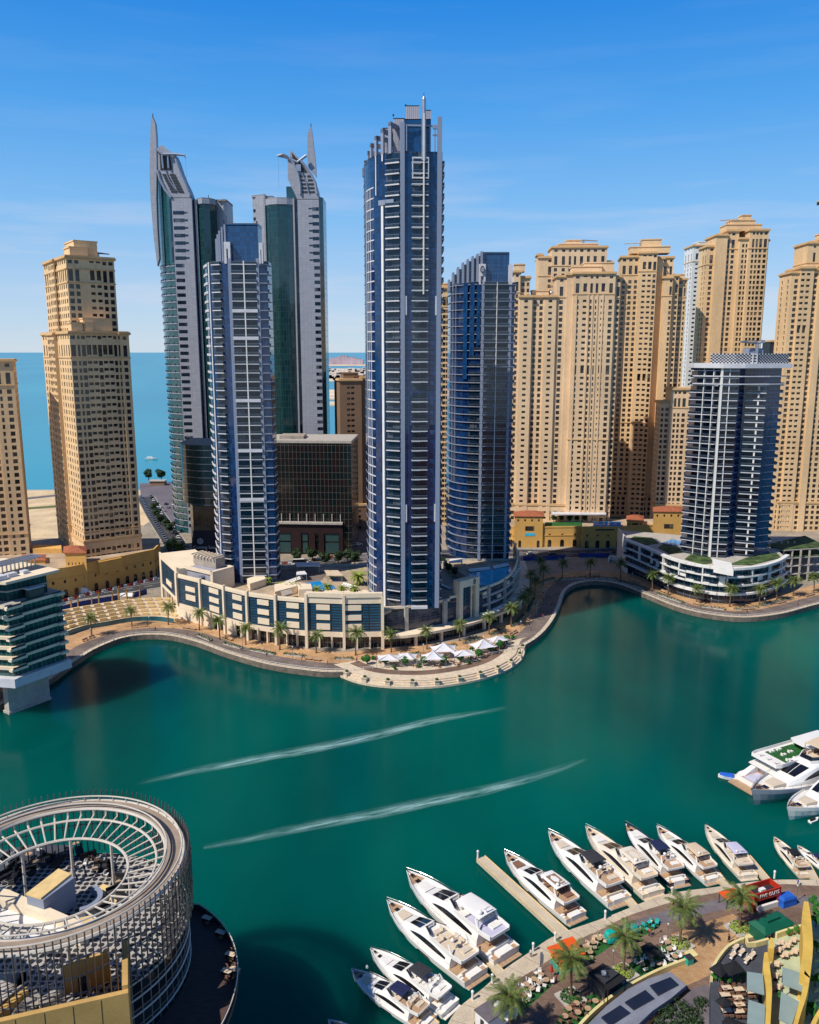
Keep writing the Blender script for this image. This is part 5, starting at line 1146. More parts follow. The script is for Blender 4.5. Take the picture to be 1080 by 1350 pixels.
B.finish({'ledge': M['slab'], 'pier_wall': M['kerb'], 'pier_base': M['kerb'], 'glazing': M['tglassd'] if False else panes('waterside_glass', (.004, .040, .038), (.008, .085, .078), (.10, .13, .12), 1.6, 3.2, .08, rough=.1, spec=.8), 'balcony_band': M['cream'], 'balcony': [M['cream'], M['railg']], 'rail': M['railg'], 'penthouse_glazing': M['tglassd'], 'mid_slab': M['kerb'], 'roof': M['cream'], 'terrace': M['kerb'], 'terrace_box': M['tglassd'], 'terrace_roof': M['slab'], 'roof_post': M['steel'], 'roof_unit': M['slab']}, uvs=('glazing', 'penthouse_glazing'))
# ------------------------------------------------------------------ motor yachts
M['gel'] = mat('white_gelcoat', (.80, .77, .72), .28, spec=.5, var=.04, scale=.3, coat=.3)
M['gelc'] = mat('cream_gelcoat', (.74, .66, .54), .30, spec=.5, var=.05, scale=.3, coat=.3)
M['navyhull'] = mat('navy_hull', (.010, .014, .05), .2, spec=.6, var=.1, coat=.5)
M['greyhull'] = mat('grey_hull', (.30, .32, .36), .3, spec=.5, var=.05, coat=.3)
M['teak'] = mat('teak', (.42, .27, .16), .7, var=.2, scale=.8, stretch=(.4, 6, 1), fine=.15)
M['ywin'] = mat('yacht_glass', (.008, .008, .010), .06, spec=.8, var=.2)
M['cush'] = mat('cream_cushion', (.60, .50, .38), .85, var=.1, scale=1.5); M['cushw'] = mat('white_cushion', (.74, .70, .64), .85, var=.08, scale=1.5); M['cushb'] = mat('brown_cushion', (.20, .10, .06), .85, var=.2)
M['cnavy'] = mat('navy_canvas', (.010, .016, .065), .85, var=.2, scale=1.5); M['cgrey'] = mat('charcoal_canvas', (.030, .030, .036), .85, var=.2, scale=1.5); M['ccream'] = mat('cream_canvas', (.62, .48, .33), .85, var=.1); M['clav'] = mat('lavender_canvas', (.52, .50, .62), .8, var=.08); M['cbrown'] = mat('brown_canvas', (.26, .15, .085), .85, var=.15); M['cblk'] = mat('black_canvas', (.010, .010, .012), .85, var=.2); M['cblue'] = mat('blue_canvas', (.01, .10, .48), .8, var=.15)
M['chrome'] = mat('chrome', (.22, .22, .23), .2, metal=1.0, var=.05)
M['fender'] = mat('fender', (.04, .04, .045), .6)
def hullw(s, hb): return hb * (.90 + .10 * min(1, s / .3)) if s < .36 else hb * max(0, 1 - ((s - .36) / .64) ** 3.1)
def yacht(label, bow, stern, hull='gel', top=('hard', 'gel'), fly=True, pad='cush', beam=.235, deckm='teak', fd=None, mast=True, group='motor yachts moored along the quay', zb=2.6, stripe=None, portw=True):
    b, a = G(*bow, zb), G(*stern, .8); d = Vector((b.x - a.x, b.y - a.y)); L = d.length; an = math.atan2(d.y, d.x)
    R = thing('yacht', label, 'yacht', (a.x, a.y, 0), an, group); k = L / 25.0; HB = L * beam * 1.1 / 2
    def zd(s): return (1.55 + 1.35 * s ** 1.8) * k
    NS = 22; st = [i / NS for i in range(NS + 1)]
    hm = MB(); rows = []
    for s in st:
        w = max(hullw(s, HB), .04); rake = max(0, s - .55) ** 2 * 5.2 * k
        x = L * s; z = zd(s)
        rows.append([(x, w, z), (x - rake * .25, w * .97, z * .72), (x - rake * .65, w * (.93 - .25 * s ** 3), z * .30), (x - rake, w * (.86 - .5 * s ** 2), 0), (x - rake * 1.1, 0, -.5),
                     (x - rake, -w * (.86 - .5 * s ** 2), 0), (x - rake * .65, -w * (.93 - .25 * s ** 3), z * .30), (x - rake * .25, -w * .97, z * .72), (x, -w, z)])
    for r0, r1 in zip(rows, rows[1:]):
        for i in range(8): hm.face([r0[i], r0[i + 1], r1[i + 1], r1[i]][::-1])
    hm.face(rows[0])
    bul = .38 * k   # bulwark with a capping that stands proud of the deck
    for s0, s1 in zip(st, st[1:]):
        for sg in (1, -1):
            w0, w1 = max(hullw(s0, HB), .04), max(hullw(s1, HB), .04); t = .16 * k
            A = (L * s0, sg * w0, zd(s0)); Bq = (L * s1, sg * w1, zd(s1)); C = (L * s1, sg * max(w1 - t, 0), zd(s1)); D = (L * s0, sg * max(w0 - t, 0), zd(s0))
            hm.face([A, Bq, C, D] if sg < 0 else [D, C, Bq, A]); E = (C[0], C[1], C[2] - bul); F = (D[0], D[1], D[2] - bul); hm.face([D, C, E, F] if sg < 0 else [F, E, C, D])
    hm.build('hull', M[hull], R, local=True, smooth=True)
    dk = MB()
    for s0, s1 in zip(st, st[1:]):
        w0, w1 = max(hullw(s0, HB) - .1 * k, .02), max(hullw(s1, HB) - .1 * k, .02); dz = bul * .8
        dk.face([(L * s0, -w0, zd(s0) - dz), (L * s1, -w1, zd(s1) - dz), (L * s1, w1, zd(s1) - dz), (L * s0, w0, zd(s0) - dz)], 0 if s0 < .15 or (.86 < s0 < .95) else 1)
    dk.build('deck', [M[deckm], M['gel' if hull != 'gelc' else 'gelc']], R, local=True)
    wm = M['gelc' if hull == 'gelc' else 'gel']
    # swim platform and transom steps
    sp = MB(); sp.box(-L * .036, .02, -HB * .80, HB * .80, .35 * k, .55 * k, 0, top=1); sp.build('swim_platform', [wm, M[deckm]], R, local=True)
    tr = MB()
    for sg in (1, -1):
        for i in range(4): tr.box(.2 * k + i * .42 * k, .75 * k + i * .42 * k, sg * HB * .72 - .38 * k, sg * HB * .72 + .38 * k, .3 * k, (.72 + .3 * i) * k)
    tr.box(-.05, 1.3 * k, -HB * .45, HB * .45, .4 * k, 1.75 * k); tr.build('transom', wm, R, local=True)
    # main cabin, raked front, dark glazing set in it
    c0, c1 = .17, .73; ch = 2.15 * k
    cab = MB(); rings = []
    def cabw(s): return max(.1, min(hullw(s, HB) * .80, HB * .80) * (1 if s < .5 else 1 - .35 * ((s - .5) / .25) ** 2))
    def cabtop(s): return ch * (1 if s < .48 else max(.10, 1 - ((s - .48) / (c1 - .48)) ** 1.35 * .92))
    for i in range(15):
        s = c0 + (c1 - c0) * i / 14; w = cabw(s); z = zd(s) - bul; h = cabtop(s) + bul
        rings.append([(L * s, -w, z), (L * s, -w * .97, z + h * .45), (L * s, -w * .80, z + h * .93), (L * s, -w * .62, z + h), (L * s, w * .62, z + h), (L * s, w * .80, z + h * .93), (L * s, w * .97, z + h * .45), (L * s, w, z)])
    cab.loft(rings, 0, False, True, True); cab.build('cabin', wm, R, local=True, smooth=False)
    def cp(s, sg, fr, out=.03):
        w = cabw(s); z = zd(s) - bul; h = cabtop(s) + bul
        y = w * .97 + (w * .80 - w * .97) * (fr - .45) / .48 if fr > .45 else w + (w * .97 - w) * fr / .45
        return (L * s, sg * (y + out), z + h * fr)
    for sg in (1, -1):
        g = MB(); N = 10; top_, bot = [], []
        for i in range(N + 1):
            s = .22 + .40 * i / N; e = math.sin(math.pi * min(1, (i + .6) / (N + .6))) ** .5; top_.append(cp(s, sg, .50 + .30 * e)); bot.append(cp(s, sg, .50 - .02 * e))
        for i in range(N): g.face([bot[i], bot[i + 1], top_[i + 1], top_[i]] if sg < 0 else [top_[i], top_[i + 1], bot[i + 1], bot[i]])
        g.build('window', M['ywin'], R, local=True)
        if portw:
            g = MB()
            for s0, s1, ss in ((.34, .50, 0), (.62, .72, 1)):
                q = []
                for s, f in ((s0, .44), (s1, .46), (s1 - .02, .64), (s0 + .03, .64)): 
                    w = hullw(s, HB); rk = max(0, s - .55) ** 2 * 5.2 * k; q.append((L * s - rk * (.65 - .9 * (f - .3)), sg * (w * .965 + .04), zd(s) * f))
                g.face(q if sg < 0 else q[::-1])
            g.build('hull_window', M['ywin'], R, local=True)
    # windscreen panes on the slope
    for sg, y0, y1 in ((0, -.52, -.02), (0, .02, .52)):
        g = MB(); pts = []
        for s, o in ((.545, .05), (.645, .05)):
            w = cabw(s); z = zd(s) - bul + cabtop(s) + bul
            pts.append([(L * s, w * y0 * (1.1 if s < .6 else .95), z + o), (L * s, w * y1 * (1.1 if s < .6 else .95), z + o)])
        g.face([pts[0][0], pts[1][0], pts[1][1], pts[0][1]]); mid = .595; wv = cabw(mid); zm = zd(mid) + cabtop(mid) + .09 * k
        g.v = []; g.f = []; g.m = []; g.uv = []
        for s0, s1 in ((.535, .575), (.575, .615), (.615, .66)):
            q = []
            for s, yy in ((s0, y0), (s1, y0), (s1, y1), (s0, y1)): q.append((L * s, cabw(s) * yy * 1.15, zd(s) + cabtop(s) + .05))
            g.face(q)
        g.build('windscreen', M['ywin'], R, local=True)
    ze = zd(.3) + ch
    # flybridge: floor overhanging the cockpit, coaming, seats, helm
    if fly:
        f0, f1, fw = .062, .50, HB * .74; fb = MB(); zf = zd(.2) + ch * .97
        out = [(f0 * L, -fw * .92), (.14 * L, -fw), (.40 * L, -fw * .86), (f1 * L, -fw * .45), (f1 * L, fw * .45), (.40 * L, fw * .86), (.14 * L, fw), (f0 * L, fw * .92)]
        fb.prism(out, zf, zf + .22 * k, 0, 1)
        for p, q in zip(out, out[1:] + out[:1]):
            dd = Vector((q[0] - p[0], q[1] - p[1])).normalized() * .0; nx, ny = (q[1] - p[1]), -(q[0] - p[0]); l = math.hypot(nx, ny); nx, ny = nx / l * .14 * k, ny / l * .14 * k
            h = (.30 if p[0] == q[0] == f0 * L else .62) * k
            fb.prism([p, q, (q[0] - nx, q[1] - ny), (p[0] - nx, p[1] - ny)], zf + .2 * k, zf + .2 * k + h)
        fb.build('flybridge', [wm, M[fd or deckm]], R, local=True)
        ws = MB(); zt_ = zf + .82 * k
        ws.face([(L * .40, -fw * .82, zt_), (L * .49, -fw * .42, zt_), (L * .475, -fw * .40, zt_ + .5 * k), (L * .39, -fw * .76, zt_ + .45 * k)]); ws.face([(L * .49, -fw * .42, zt_), (L * .49, fw * .42, zt_), (L * .475, fw * .40, zt_ + .5 * k), (L * .475, -fw * .40, zt_ + .5 * k)]); ws.face([(L * .49, fw * .42, zt_), (L * .40, fw * .82, zt_), (L * .39, fw * .76, zt_ + .45 * k), (L * .475, fw * .40, zt_ + .5 * k)])
        ws.build('windscreen', M['ywin'], R, local=True)
        for (x0, x1, y0, y1, h) in ((.20, .30, -.66, -.40, .62), (.20, .23, -.40, .1, .62), (.31, .36, .15, .60, .7), (.115, .165, -.55, .05, .5), (.38, .42, -.3, .25, .85)):
            sm = MB(); sm.box(x0 * L, x1 * L, y0 * HB, y1 * HB, zf + .22 * k, zf + .22 * k + h * k * .6); 
            if h > .6: sm.box(x0 * L, x1 * L, y0 * HB - .05 * k, y0 * HB + .22 * k, zf + .22 * k + h * k * .6, zf + .22 * k + h * k * 1.15)
            sm.build('seat', M[pad], R, local=True)
        tb = MB(); tb.box(.24 * L, .29 * L, -.34 * HB, .0, zf + .80 * k, zf + .86 * k); tb.tube([(.265 * L, -.17 * HB, zf + .2 * k), (.265 * L, -.17 * HB, zf + .82 * k)], .07 * k, 6); tb.build('table', M['teak'], R, local=True)
        ar = MB()
        for sg in (1, -1): ar.tube([(.16 * L, sg * fw * .96, zf + .5 * k), (.20 * L, sg * fw * .86, zf + 1.9 * k)], [.2 * k, .14 * k], 6)
        if top[0] != 'none': ar.tube([(.20 * L, -fw * .86, zf + 1.9 * k), (.20 * L, fw * .86, zf + 1.9 * k)], .13 * k, 6)
        ar.build('radar_arch', wm, R, local=True)
        zt_ = zf + 2.1 * k
        if top[0] in ('hard', 'soft'):
            x0, x1 = (.17, .40) if top[0] == 'hard' else (.27, .44)
            h = MB(); tw = fw * (.82 if top[0] == 'hard' else .74); n = 5
            rg = [[(x0 * L + (x1 - x0) * L * i / n, tw * math.cos(math.pi * j / 8) * (1 - .12 * (i / n) ** 2), zt_ + (.05 + .16 * math.sin(math.pi * j / 8) + .05 * math.sin(math.pi * i / n)) * k) for j in range(9)] for i in range(n + 1)]
            rl = [[(p[0], p[1], p[2] - .12 * k) for p in r] for r in rg]
            for A, Bq in zip(rg, rg[1:]):
                for j in range(8): h.face([A[j], Bq[j], Bq[j + 1], A[j + 1]][::-1])
            for A, Bq in zip(rl, rl[1:]):
                for j in range(8): h.face([A[j], Bq[j], Bq[j + 1], A[j + 1]])
            for A, Bq in ((rg[0], rl[0]), (rl[-1], rg[-1])):
                for j in range(8): h.face([A[j], A[j + 1], Bq[j + 1], Bq[j]])
            for A, Bq in zip(range(n), range(1, n + 1)):
                h.face([rg[A][0], rg[Bq][0], rl[Bq][0], rl[A][0]]); h.face([rg[Bq][8], rg[A][8], rl[A][8], rl[Bq][8]])
            for x in (x0 + .01, x1 - .01):
                for sg in (1, -1): h.tube([(x * L, sg * tw * .93, zf + .6 * k), (x * L, sg * tw * .93, zt_)], .045 * k, 5, 1)
            h.build('hardtop' if top[0] == 'hard' else 'bimini', [M[top[1]], M['chrome']], R, local=True)
            if top[0] == 'hard' and len(top) > 2: h = MB(); h.box((x0 + .03) * L, (x1 - .05) * L, -tw * .62, tw * .62, zt_ + .17 * k, zt_ + .245 * k); h.build('sunroof', M[top[2]], R, local=True)
        ra = MB(); zz = zt_ + .2 * k if top[0] == 'hard' else zf + 2.0 * k; ra.lathe([(.05, 0), (.32 * k, .08 * k), (.40 * k, .3 * k), (.33 * k, .55 * k), (.12 * k, .7 * k), (.01, .72 * k)], 12, (.20 * L, fw * .45, zz)); ra.build('radar_dome', M['gel'], R, local=True, smooth=True)
        ra = MB(); ra.tube([(.19 * L, 0, zz), (.185 * L, 0, zz + 1.1 * k)], .06 * k, 5); ra.box(.185 * L - .1 * k, .185 * L + .1 * k, -.65 * k, .65 * k, zz + .8 * k, zz + .95 * k); ra.build('antenna', M['gel'], R, local=True)
    else:
        h = MB(); zt_ = zd(.35) + ch + .02
        h.box(.24 * L, .42 * L, -HB * .45, HB * .45, zt_ - .02, zt_ + .10 * k); h.build('sunroof', M[top[1]], R, local=True)
        ra = MB(); ra.tube([(.22 * L, -HB * .5, zt_), (.20 * L, -HB * .45, zt_ + 1.1 * k), (.20 * L, HB * .45, zt_ + 1.1 * k), (.22 * L, HB * .5, zt_)], .12 * k, 6); ra.build('radar_arch', wm, R, local=True)
    # cockpit furniture
    zc = zd(.1) - bul * .8
    for (x0, x1, y0, y1) in ((.055, .085, -.62, .62), (.12, .155, -.25, .30)):
        sm = MB(); sm.box(x0 * L, x1 * L, y0 * HB, y1 * HB, zc, zc + .45 * k); sm.box(x0 * L, x0 * L + .25 * k, y0 * HB, y1 * HB, zc + .45 * k, zc + .85 * k) if x0 < .1 else None
        sm.build('seat' if x0 < .1 else 'table', M[pad] if x0 < .1 else M['teak'], R, local=True)
    # foredeck: sunpad, hatch, windlass, rail
    zf0 = zd(.76); pd = MB(); pd.prism([(.735 * L, -HB * .36), (.83 * L, -HB * .26), (.83 * L, HB * .26), (.735 * L, HB * .36)], zf0 - bul * .7, zf0 + .22 * k); pd.build('sunpad', M[pad], R, local=True)
    ht = MB(); ht.box(.855 * L, .885 * L, -HB * .13, HB * .13, zd(.87) - bul, zd(.87) - bul * .4); ht.build('hatch', M['ywin'], R, local=True)
    wl_ = MB(); wl_.box(.915 * L, .945 * L, -.22 * k, .22 * k, zd(.93) - bul, zd(.93) + .12 * k); wl_.tube([(.945 * L, 0, zd(.95)), (L * 1.005, 0, zd(1) + .05)], .07 * k, 5); wl_.build('windlass', M['chrome'], R, local=True)
    rl = MB()
    for sg in (1, -1):
        pts = [(L * s, sg * max(hullw(s, HB) - .1 * k, 0), zd(s) + .46 * k) for s in [.42 + .58 * i / 12 for i in range(13)]]; rl.tube(pts, .022 * k, 4)
        for s in [.42 + .58 * i / 9 for i in range(10)]: rl.tube([(L * s, sg * max(hullw(s, HB) - .1 * k, 0), zd(s)), (L * s, sg * max(hullw(s, HB) - .1 * k, 0), zd(s) + .46 * k)], .022 * k, 4)
    rl.build('bow_rail', M['chrome'], R, local=True)
    for s in (.2, .42, .58):
        fd = MB(); w = hullw(s, HB) + .16 * k; fd.lathe([(.02, 0), (.16 * k, .1), (.16 * k, .75 * k), (.02, .85 * k)], 8, (L * s, -w, zd(s) * .35)); fd.build('fender', M['fender'], R, local=True, smooth=True)
    return R
yacht('white yacht with a navy canvas shade over its flybridge, nearest the bottom edge pontoons', (463, 1273), (566, 1350), top=('soft', 'cnavy'), beam=.25)
yacht('white yacht with charcoal canvas shade beside the navy-shaded yacht near the bottom edge', (488, 1247), (594, 1330), deckm='cushw', top=('soft', 'cgrey'), beam=.25, pad='cushw')
yacht('large open-flybridge yacht without any roof, moored beside the largest white yacht', (510, 1187), (628, 1290), fd='cush', top=('none', 'gel'), beam=.24)
yacht('largest white yacht at the quay with a white hardtop and wide flybridge', (536, 1151), (668, 1263), fd='clav', top=('hard', 'gel'), beam=.235, pad='cushw')
yacht('sporty white yacht with brown sunroof moored alongside the long finger pier', (665, 1122), (760, 1211), top=('hard', 'gel', 'cbrown'), beam=.235, pad='cushb')
yacht('white yacht with charcoal shade and grey foredeck pad, next right of the finger-pier yacht', (723, 1096), (817, 1190), top=('soft', 'cgrey'), beam=.245)
yacht('pale yacht with long cream hardtop between charcoal-shaded and navy-hulled yachts', (772, 1089), (862, 1180), deckm='ccream', top=('hard', 'gelc', 'ccream'), hull='gelc', beam=.235, pad='cushw')
yacht('navy-hulled yacht with a navy canvas shade', (824, 1083), (896, 1165), hull='navyhull', top=('soft', 'cnavy'), beam=.245, pad='cushw')
yacht('white yacht with cream hardtop and orange cushions, right of the navy-hulled yacht', (866, 1086), (941, 1161), top=('hard', 'ccream'), beam=.245)
yacht('cream yacht with a pale lavender shade, moored behind the red burger kiosk', (930, 1084), (987, 1156), deckm='cush', hull='gelc', top=('hard', 'clav'), beam=.25)
yacht('small cream yacht with black shade near the right end of the quay', (1021, 1097), (1062, 1153), hull='gelc', top=('soft', 'cblk'), beam=.27)
yacht('small pale boat with blue shade at the far right end of the quay', (1052, 1106), (1092, 1146), top=('soft', 'cnavy'), beam=.27)
yacht('yacht bow just entering the frame at the bottom edge', (432, 1338), (530, 1412), top=('soft', 'cnavy'), beam=.25)
RG = 'boats moored at the right edge'
yacht('grey-sided yacht with a beige hardtop beside the triple-deck cruise boat', (990, 1051), (1120, 1006), hull='greyhull', top=('hard', 'ccream'), beam=.235, group=RG)
yacht('white sports yacht with dark wraparound windscreen, lowest of the right-edge moored boats', (1037, 1070), (1150, 1032), top=('none', 'gel'), fly=False, beam=.25, pad='cush', group=RG)

# --- triple-deck party cruiser, stern towards us
a, b = G(986, 1033, 1), G(1096, 999, 1); d = Vector((b.x - a.x, b.y - a.y)); an = math.atan2(d.y, d.x)
T = thing('cruise_boat', 'triple-deck white cruise boat with green turf sun deck at the right edge', 'boat', (a.x, a.y, 0), an, RG); L = 46; HB = 5.6
def deckpoly(x0, x1, w, r=.85): return [(x0, -w * r), (x0 + 2, -w), (x1 - 12, -w), (x1, -w * .2), (x1, w * .2), (x1 - 12, w), (x0 + 2, w), (x0, w * r)]
mb = MB(); mb.loft([[(p[0] * (.97 if z < 1 else 1), p[1] * (.9 if z < 1 else 1), z) for p in deckpoly(0, L, HB)] for z in (-.6, .4, 2.4)], 0); mb.build('hull', M['gel'], T, local=True)
mb = MB(); mb.box(-3.2, 0, -4.8, 4.8, .3, .7); mb.build('swim_platform', M['teak'], T, local=True)
mb = MB(); mb.prism(deckpoly(7.5, L - 6, HB * .93, .95), 2.4, 5.0); mb.build('lower_cabin', M['gel'], T, local=True)
for sg in (1, -1):
    mb = MB(); mb.box(9, L - 16, sg * HB * .93 - .05, sg * HB * .93 + .05, 3.1, 4.5); mb.build('window', M['ywin'], T, local=True)
    mb = MB(); mb.box(11, L - 18, sg * HB * .90 - .05, sg * HB * .90 + .05, 5.9, 7.1); mb.build('window', M['ywin'], T, local=True)
mb = MB(); mb.prism(deckpoly(5.4, L - 6, HB * .98, .95), 5.0, 5.3); mb.build('middle_deck', M['gel'], T, local=True)
mb = MB(); mb.prism(deckpoly(9, L - 10, HB * .90, .95), 5.3, 7.6); mb.build('upper_cabin', M['greyhull'], T, local=True)
mb = MB(); mb.prism(deckpoly(6, L - 10, HB * .97, .9), 7.6, 7.9); 
o = deckpoly(6, L - 10, HB * .97, .9)
for p, q in zip(o, o[1:] + o[:1]):
    nx, ny = q[1] - p[1], -(q[0] - p[0]); l = math.hypot(nx, ny); nx, ny = nx / l * .2, ny / l * .2; mb.prism([p, q, (q[0] - nx, q[1] - ny), (p[0] - nx, p[1] - ny)], 7.9, 8.9)
mb.build('sun_deck', M['gel'], T, local=True)
mb = MB(); mb.box(11, 26, -4.3, 4.3, 7.92, 7.98); mb.build('turf', M['turf'], T, local=True)
mb = MB(); mb.prism([(22, -4.2), (34, -4.2), (36, -2), (36, 2), (34, 4.2), (22, 4.2), (20.6, 2), (20.6, -2)], 10.3, 10.7)
for x in (23, 33):
    for y in (-3.8, 3.8): mb.tube([(x, y, 7.9), (x, y, 10.4)], .14, 6)
mb.build('canopy', M['gel'], T, local=True)
for i, (x, y) in enumerate(((8, -3), (8, 0), (8, 3), (13, -3.3), (13, 3.3), (16, -3.4), (16, 3.3), (19, -3.3), (14.5, 0), (18, .5))):
    mb = MB(); mb.box(x - .9, x + .9, y - .45, y + .45, 7.98, 8.4); mb.box(x - .9, x - .6, y - .45, y + .45, 8.4, 8.85); mb.build('seat', M['cushw'], T, local=True)
for y in (-3.6, 3.6): mb = MB(); mb.loft([[(0, y - 1, .7), (0, y + 1, .7), (7, y + .9, 2.4), (7, y - .9, 2.4)], [(1.2, y - 1, 2.5), (1.2, y + 1, 2.5), (7.4, y + .9, 5.1), (7.4, y - .9, 5.1)]]); mb.build('stern_wing', M['gel'], T, local=True)
mb = MB(); mb.box(.5, 6.5, -2.4, 2.4, 1.9, 2.44); mb.build('stern_pool', M['clav'], T, local=True); mb = MB(); mb.box(.2, 7.4, -2.9, 2.9, 2.4, 2.42); mb.build('deck', M['teak'], T, local=True)
for k in range(8):
    mb = MB(); mb.lathe([(.25, -.08), (.38, 0), (.25, .08)], 10, (12 + 3 * k, -HB * .98, 5.9)); mb.build('lifebuoy', M['dkred'], T, local=True)
mb = MB(); mb.box(8.5, 8.8, -4.5, 4.5, 3.6, 4.8); mb.build('stern_panel', M['clav'], T, local=True); T.scale = (.86, .80, .76)
# tender with a blue cover tied to its stern; jet ski
t = thing('tender', 'small white tender with a bright blue cover at the cruise boat stern', 'boat', G(966, 1027, 0), math.atan2(-.35, 1), RG)
mb = MB(); mb.loft([[(x, y * w, z) for y, z in ((-1.3, .8), (-1.0, -.1), (0, -.3), (1.0, -.1), (1.3, .8))] for x, w in ((-3.6, .15), (-2.4, .7), (-.5, 1), (3.0, .95))], 0); mb.build('hull', M['gel'], t, local=True, smooth=False)
mb = MB(); mb.loft([[(x, y * w, .8 + z) for y, z in ((-1.2, 0), (-.8, .45), (0, .65), (.8, .45), (1.2, 0))] for x, w in ((-3.2, .3), (-1.8, .8), (.2, 1))], 0); mb.build('cover', M['cblue'], t, local=True)
for x in (.9, 2.0): mb = MB(); mb.box(x, x + .6, -.8, .8, .7, 1.15); mb.build('seat', M['ccream'], t, local=True)
t = thing('jet_ski', 'white jet ski floating beside the lowest right-edge yacht', 'jet ski', G(1073, 1083, 0), .5, RG)
mb = MB(); mb.loft([[(x, y * w, z + zz) for y, z in ((-.6, .45), (-.45, 0), (.45, 0), (.6, .45))] for x, w, zz in ((-1.5, .9, 0), (.4, 1, 0), (1.6, .2, .25))]); mb.build('hull', M['gel'], t, local=True); mb = MB(); mb.box(-1.2, .3, -.25, .25, .45, .85); mb.build('seat', M['cblk'], t, local=True); mb = MB(); mb.tube([(.4, 0, .45), (.3, 0, 1.0)], .1, 5); mb.tube([(.3, -.4, 1.0), (.3, .4, 1.0)], .05, 5); mb.build('handlebar', M['cblk'], t, local=True)
# two boats far out on the sea, with their wakes
for px, py, lab in ((199, 606, 'tiny white boat on the sea left of the sail-topped towers'), (27, 492.5, 'tiny white boat far out beyond the cut-off tan tower')):
    p = G(px, py, 0); t = thing('motor_boat', lab, 'boat', p, .2); mb = MB(); mb.loft([[(x, y * w, z) for y, z in ((-1.6, 1.6), (-1.1, -.3), (1.1, -.3), (1.6, 1.6))] for x, w in ((-6, .9), (2, 1), (7, .1))]); mb.build('hull', M['gel'], t, local=True); mb = MB(); mb.loft([[(-4, -1.2, 1.6), (3, -1.0, 1.6), (3, 1.0, 1.6), (-4, 1.2, 1.6)], [(-3.6, -1, 3.4), (1, -.8, 3.4), (1, .8, 3.4), (-3.6, 1, 3.4)]]); mb.build('cabin', M['gel'], t, local=True)
# foam wakes lying on the water
def foam(name, dens):
    m, nt, p = _new(name); L_ = nt.links.new; N = nt.nodes.new
    tc = N('ShaderNodeTexCoord'); sx = N('ShaderNodeSeparateXYZ'); L_(tc.outputs['UV'], sx.inputs[0])
    mp = N('ShaderNodeMapping'); mp.inputs['Scale'].default_value = (.09, .75, 1); g = N('ShaderNodeTexCoord'); L_(tc.outputs['UV'], mp.inputs[0])
    n = N('ShaderNodeTexNoise'); n.inputs['Scale'].default_value = 1.3; n.inputs['Detail'].default_value = 8; n.inputs['Roughness'].default_value = .62; L_(mp.outputs[0], n.inputs['Vector'])
    at = N('ShaderNodeAttribute'); at.attribute_name = 'edge'
    mu = N('ShaderNodeMath'); mu.operation = 'MULTIPLY'; L_(at.outputs['Fac'], mu.inputs[0])
    mr = N('ShaderNodeMapRange'); mr.inputs[1].default_value = .34; mr.inputs[2].default_value = .74; L_(n.outputs['Fac'], mr.inputs[0]); L_(mr.outputs[0], mu.inputs[1])
    m2 = N('ShaderNodeMath'); m2.operation = 'MULTIPLY'; m2.inputs[1].default_value = dens; L_(mu.outputs[0], m2.inputs[0])
    p.inputs['Base Color'].default_value = (.42, .68, .68, 1); p.inputs['Roughness'].default_value = .9; L_(m2.outputs[0], p.inputs['Alpha']); return m
M['wakefoam'] = foam('wake_foam', .95)
def wake(label, pts, w, prof):
    path = spline([G(x, y, .06) for x, y in pts], 2.0); n = len(path); K = 10; V = []; E = []; UVs = []; acc = 0
    for i, p in enumerate(path):
        t = i / (n - 1); ww = w * (.35 + .65 * math.sin(math.pi * min(1, max(0, t))) ** .6); a_ = path[max(i - 1, 0)]; b_ = path[min(i + 1, n - 1)]; d = Vector((b_.x - a_.x, b_.y - a_.y)).normalized()
        acc += 2
        for j in range(K + 1):
            u = j / K * 2 - 1; V.append((p.x - d.y * ww * u, p.y + d.x * ww * u, .06)); E.append(prof(t) * max(0, (1 - abs(u + .15) / 1.15)) ** 1.7 * (1 if j not in (0, K) else 0)); UVs.append((acc, u * ww))
    F = [(i * (K + 1) + j, (i + 1) * (K + 1) + j, (i + 1) * (K + 1) + j + 1, i * (K + 1) + j + 1) for i in range(n - 1) for j in range(K)]
    c = path[n // 2]; me = bpy.data.meshes.new('wake'); me.from_pydata([(v[0] - c.x, v[1] - c.y, v[2]) for v in V], [], F); at = me.attributes.new('edge', 'FLOAT', 'POINT'); at.data.foreach_set('value', E)
    uvl = me.uv_layers.new(name='UVMap'); uvl.data.foreach_set('uv', [q for f in F for vi in f for q in UVs[vi]])
    me.materials.append(M['wakefoam']); o = bpy.data.objects.new('wake', me); scene.collection.objects.link(o); o.location = (c.x, c.y, 0); tag(o, label, 'wake')
wake('long curved white foam wake crossing the middle of the marina, the farther of two', [(180, 1033), (260, 1015), (350, 998), (440, 981), (510, 965), (560, 952), (595, 945), (640, 938), (668, 932)], 3.2, lambda t: min(1, t * 4) * (1.0 if t < .82 else max(.0, .75 - (t - .82) * 3.6)))
wake('long straight white foam wake nearer the moored yachts', [(268, 1117), (330, 1105), (400, 1090), (480, 1075), (560, 1058), (640, 1041), (710, 1022), (775, 1000)], 2.8, lambda t: min(1, .25 + t * 2) * (1 if t < .7 else max(0, 1 - (t - .7) * 3.2)))
